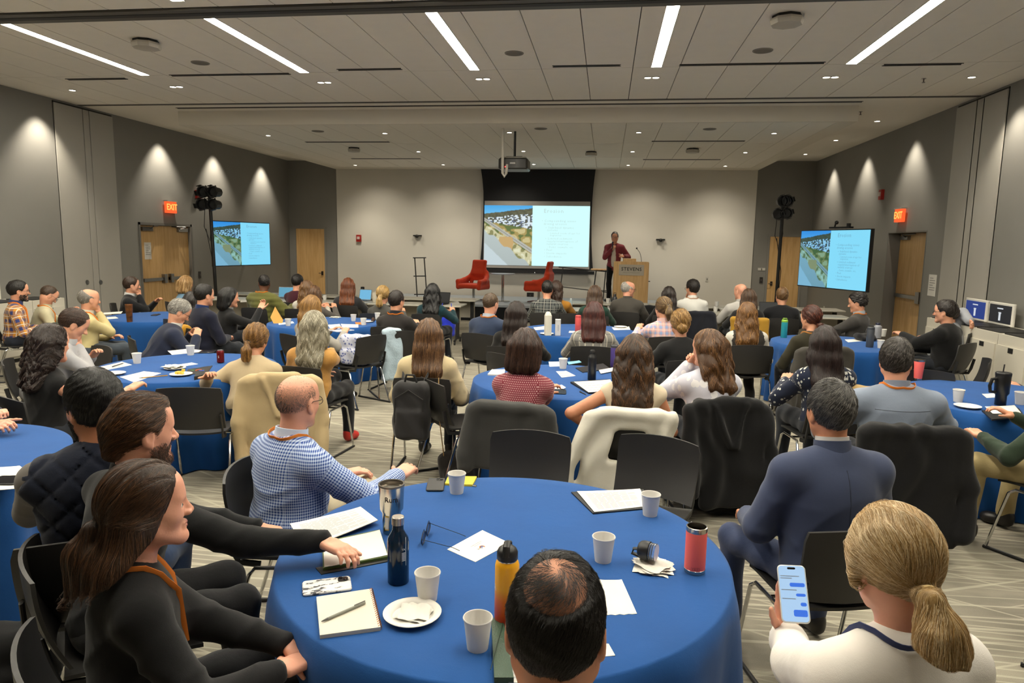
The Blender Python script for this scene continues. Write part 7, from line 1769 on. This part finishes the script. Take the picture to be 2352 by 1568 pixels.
q = MB(); q.tube([(.02*math.cos(a), .03*math.sin(a), .005) for a in np.linspace(.6, 4.4, 10)], .004, 5); q.build('logo', mat('c8622c', .6), fd); q = MB(); q.tube([(.03+.02*math.cos(a), .02*math.sin(a), .005) for a in np.linspace(3, 6.4, 10)], .004, 5); q.build('logo', mat('3a5ac8', .6), fd); text(fd, 'NJ', .035, (-.06, 0, .004), mat('5ab05a', .6), rot=(0, 0, .1), ext=.0002)
sheet('glasses_case', 'dark glasses case at the cream blazer arm', ((450, 864), (472, 860), (480, 866), (446, 873)), 'case', th=.03, m=m_black, curl=0)
c = at(414, 858, z=TZ+.007); t = thing('cheese', 'small pile of yellow cheese cubes on a paper plate', 'food', tuple(c))
for k in range(6): q = MB(); q.box((-.012, -.012, 0), (.012, .012, .02), Matrix.Translation(((k % 3-1)*.022, (k//3-.5)*.024, .0 if k < 5 else .018)) @ Matrix.Rotation(k*.7, 4, 'Z')); q.build('cheese_cube', mat('d8b84a', .6), t, smooth=0)
c = at(857, 738, z=TZ+.008); t = tag(blob('cake', F().el((0, 0, .02), (.03, .03, .025), 0).el((0, 0, .04), (.018, .018, .02), .01), .006, mat('3a2418', .8)), 'small dark cake on the plate behind the shawl', 'food'); t.location = tuple(c)
sheet('orange_napkin', 'orange napkin between two paper cups', ((815, 740), (838, 740), (842, 745), (818, 745)), 'napkin', m=mat('d8702a', .8)); tcard = sheet('tan_card', 'tan card standing against the papers beside the honey hair', ((623, 741), (640, 738), (650, 742), (632, 746)), 'card', m=mat('b88a3c', .7)); tcard.rotation_euler = (1.0, .2, .3); tcard.location.z += .05
pp('white papers at the grey blue bottle on the exit side table', ((1940, 780), (1975, 778), (1982, 783), (1948, 786))); pp('white sheet beside the black handled mug', ((2255, 905), (2285, 903), (2290, 912), (2266, 914))); tb = sheet('tablet_folder', 'black folder with white papers and a tan pen at the mug table', ((2255, 945), (2340, 940), (2352, 958), (2278, 966)), 'folder', th=.01, m=m_black, curl=0)
pp('white papers on the black folder at the mug table', ((2262, 934), (2330, 931), (2345, 948), (2280, 950)), z=TZ+.012); pp('white papers at the frame edge under the black phone', ((-20, 1075), (45, 1071), (72, 1090), (-30, 1096)), th=.003); pp('second white sheet at the frame edge', ((-20, 1105), (60, 1098), (40, 1122), (-30, 1128)), th=.002)
pp('white papers on the carton table by the black cardigan', ((1225, 752), (1250, 749), (1255, 756), (1230, 758))); pp('white paper by the windowpane shirt woman', ((1405, 752), (1445, 750), (1448, 757), (1410, 758))); pp('small sheet beside the coral bottle', ((1308, 760), (1322, 760), (1320, 764), (1306, 764)))
for lab, c4 in (('white papers beside the big black hair woman, on the training table', ((553, 689), (570, 688), (572, 693), (552, 694))), ('white pages in front of the teal top woman', ((1032, 694), (1052, 691), (1056, 697), (1034, 700))), ('open white pages on the table under the camera television', ((1790, 724), (1820, 722), (1822, 728), (1792, 730))), ('white pages at the olive puffer coat', ((655, 690), (675, 689), (678, 694), (656, 695)))): pp(lab, c4, z=.742)
c = at(1661, 715, z=.742); t = thing('paper_bowl', 'white paper food box by the bald man', 'bowl', tuple(c)); q = MB(); q.lathe([(.05, 0), (.07, .05), (.074, .052), (.068, .05), (.048, .006), (0, .006)], 20, None, True, False); q.build('body', m_cup, t); q = MB(); q.lathe([(.07, .052), (0, .062)], 20, None, True, False); q.build('lid', m_cup, t)
def laptop(lab, px, py, rz, col, scr, sc_w=.31):
    c = at(px, py, z=.742); t = thing('laptop', lab, 'laptop', tuple(c), rz)
    q = MB(); q.rbox((-sc_w/2, -.21, 0), (sc_w/2, 0, .014), .01, 2); q.build('base', mat(col, .35, .6), t); q = MB(); q.box((-sc_w/2+.02, -.19, .0142), (sc_w/2-.02, -.05, .0152)); q.build('keyboard', m_black, t, smooth=0)
    M = Matrix.Translation((0, 0, .012)) @ Matrix.Rotation(math.radians(-14), 4, 'X'); q = MB(); q.box((-sc_w/2, 0, 0), (sc_w/2, .008, .21), M); ld = q.build('lid', mat(col, .35, .6), t, smooth=0)
    q = MB(); q.box((-sc_w/2+.008, -.0012, .012), (sc_w/2-.008, -.0002, .20), M); q.build('screen', scr, ld, smooth=0)
laptop('open laptop with a bright screen in front of the olive puffer coat', 657, 684, .1, '9a9a98', emat('5aa8c8', .42)); laptop('open laptop with a plain blue screen beside the auburn haired woman', 838, 690, -.15, '9a9a98', emat('6ab4dc', .5), .26); laptop('open black laptop at the camera television end', 1765, 722, 0, '1a1a1c', emat('101820', .3)); laptop('closed side laptop by the teal top woman', 1015, 697, -.3, '2a2a2c', emat('0c1016', .3))
# phone in the blonde woman's hand, and a few loose things
hp_ = at(1822, 1364, Y=1.95); ph = thing('phone', 'phone in a clear case held by the blonde woman, showing a blue message thread', 'phone', tuple(hp_)); ph.rotation_euler = (math.radians(52), math.radians(-6), math.radians(-8))
q = MB(); q.rbox((-.038, -.079, 0), (.038, .079, .010), .012, 4); q.build('case', mat('c4c8c6', .2), ph); q = MB(); q.rbox((-.035, -.076, .0095), (.035, .076, .0105), .010, 4); sc_ = q.build('screen', emat('a9cdf0', .5), ph)
q = MB(); q.rbox((-.011, .066, .0104), (.011, .072, .0112), .003, 3); q.build('camera_notch', mat('0a0a0c', .2), sc_)
for y0, y1, x0, x1 in ((.018, .029, -.008, .032), (-.008, .0, .006, .032), (-.034, -.024, .016, .032), (-.062, -.044, -.004, .032)): q = MB(); q.rbox((x0, y0, .0104), (x1, y1, .0110), .004, 2); q.build('message_bubble', emat('1a6ae0', .5), sc_)
for y0, w_ in ((.046, .05), (.040, .03), (.008, .04), (-.016, .036)): q = MB(); q.box((-.031, y0, .0104), (-.031+w_, y0+.0025, .0108)); q.build('message_line', mat('7a8aa0', .6), sc_, smooth=0)
c = at(775, 762, z=.80); phone('pale blue phone in the grey haired woman\'s hand', ((778, 755), (796, 758), (794, 764), (774, 761)), 'b8c8e8', .82, screen='c8d8f0')
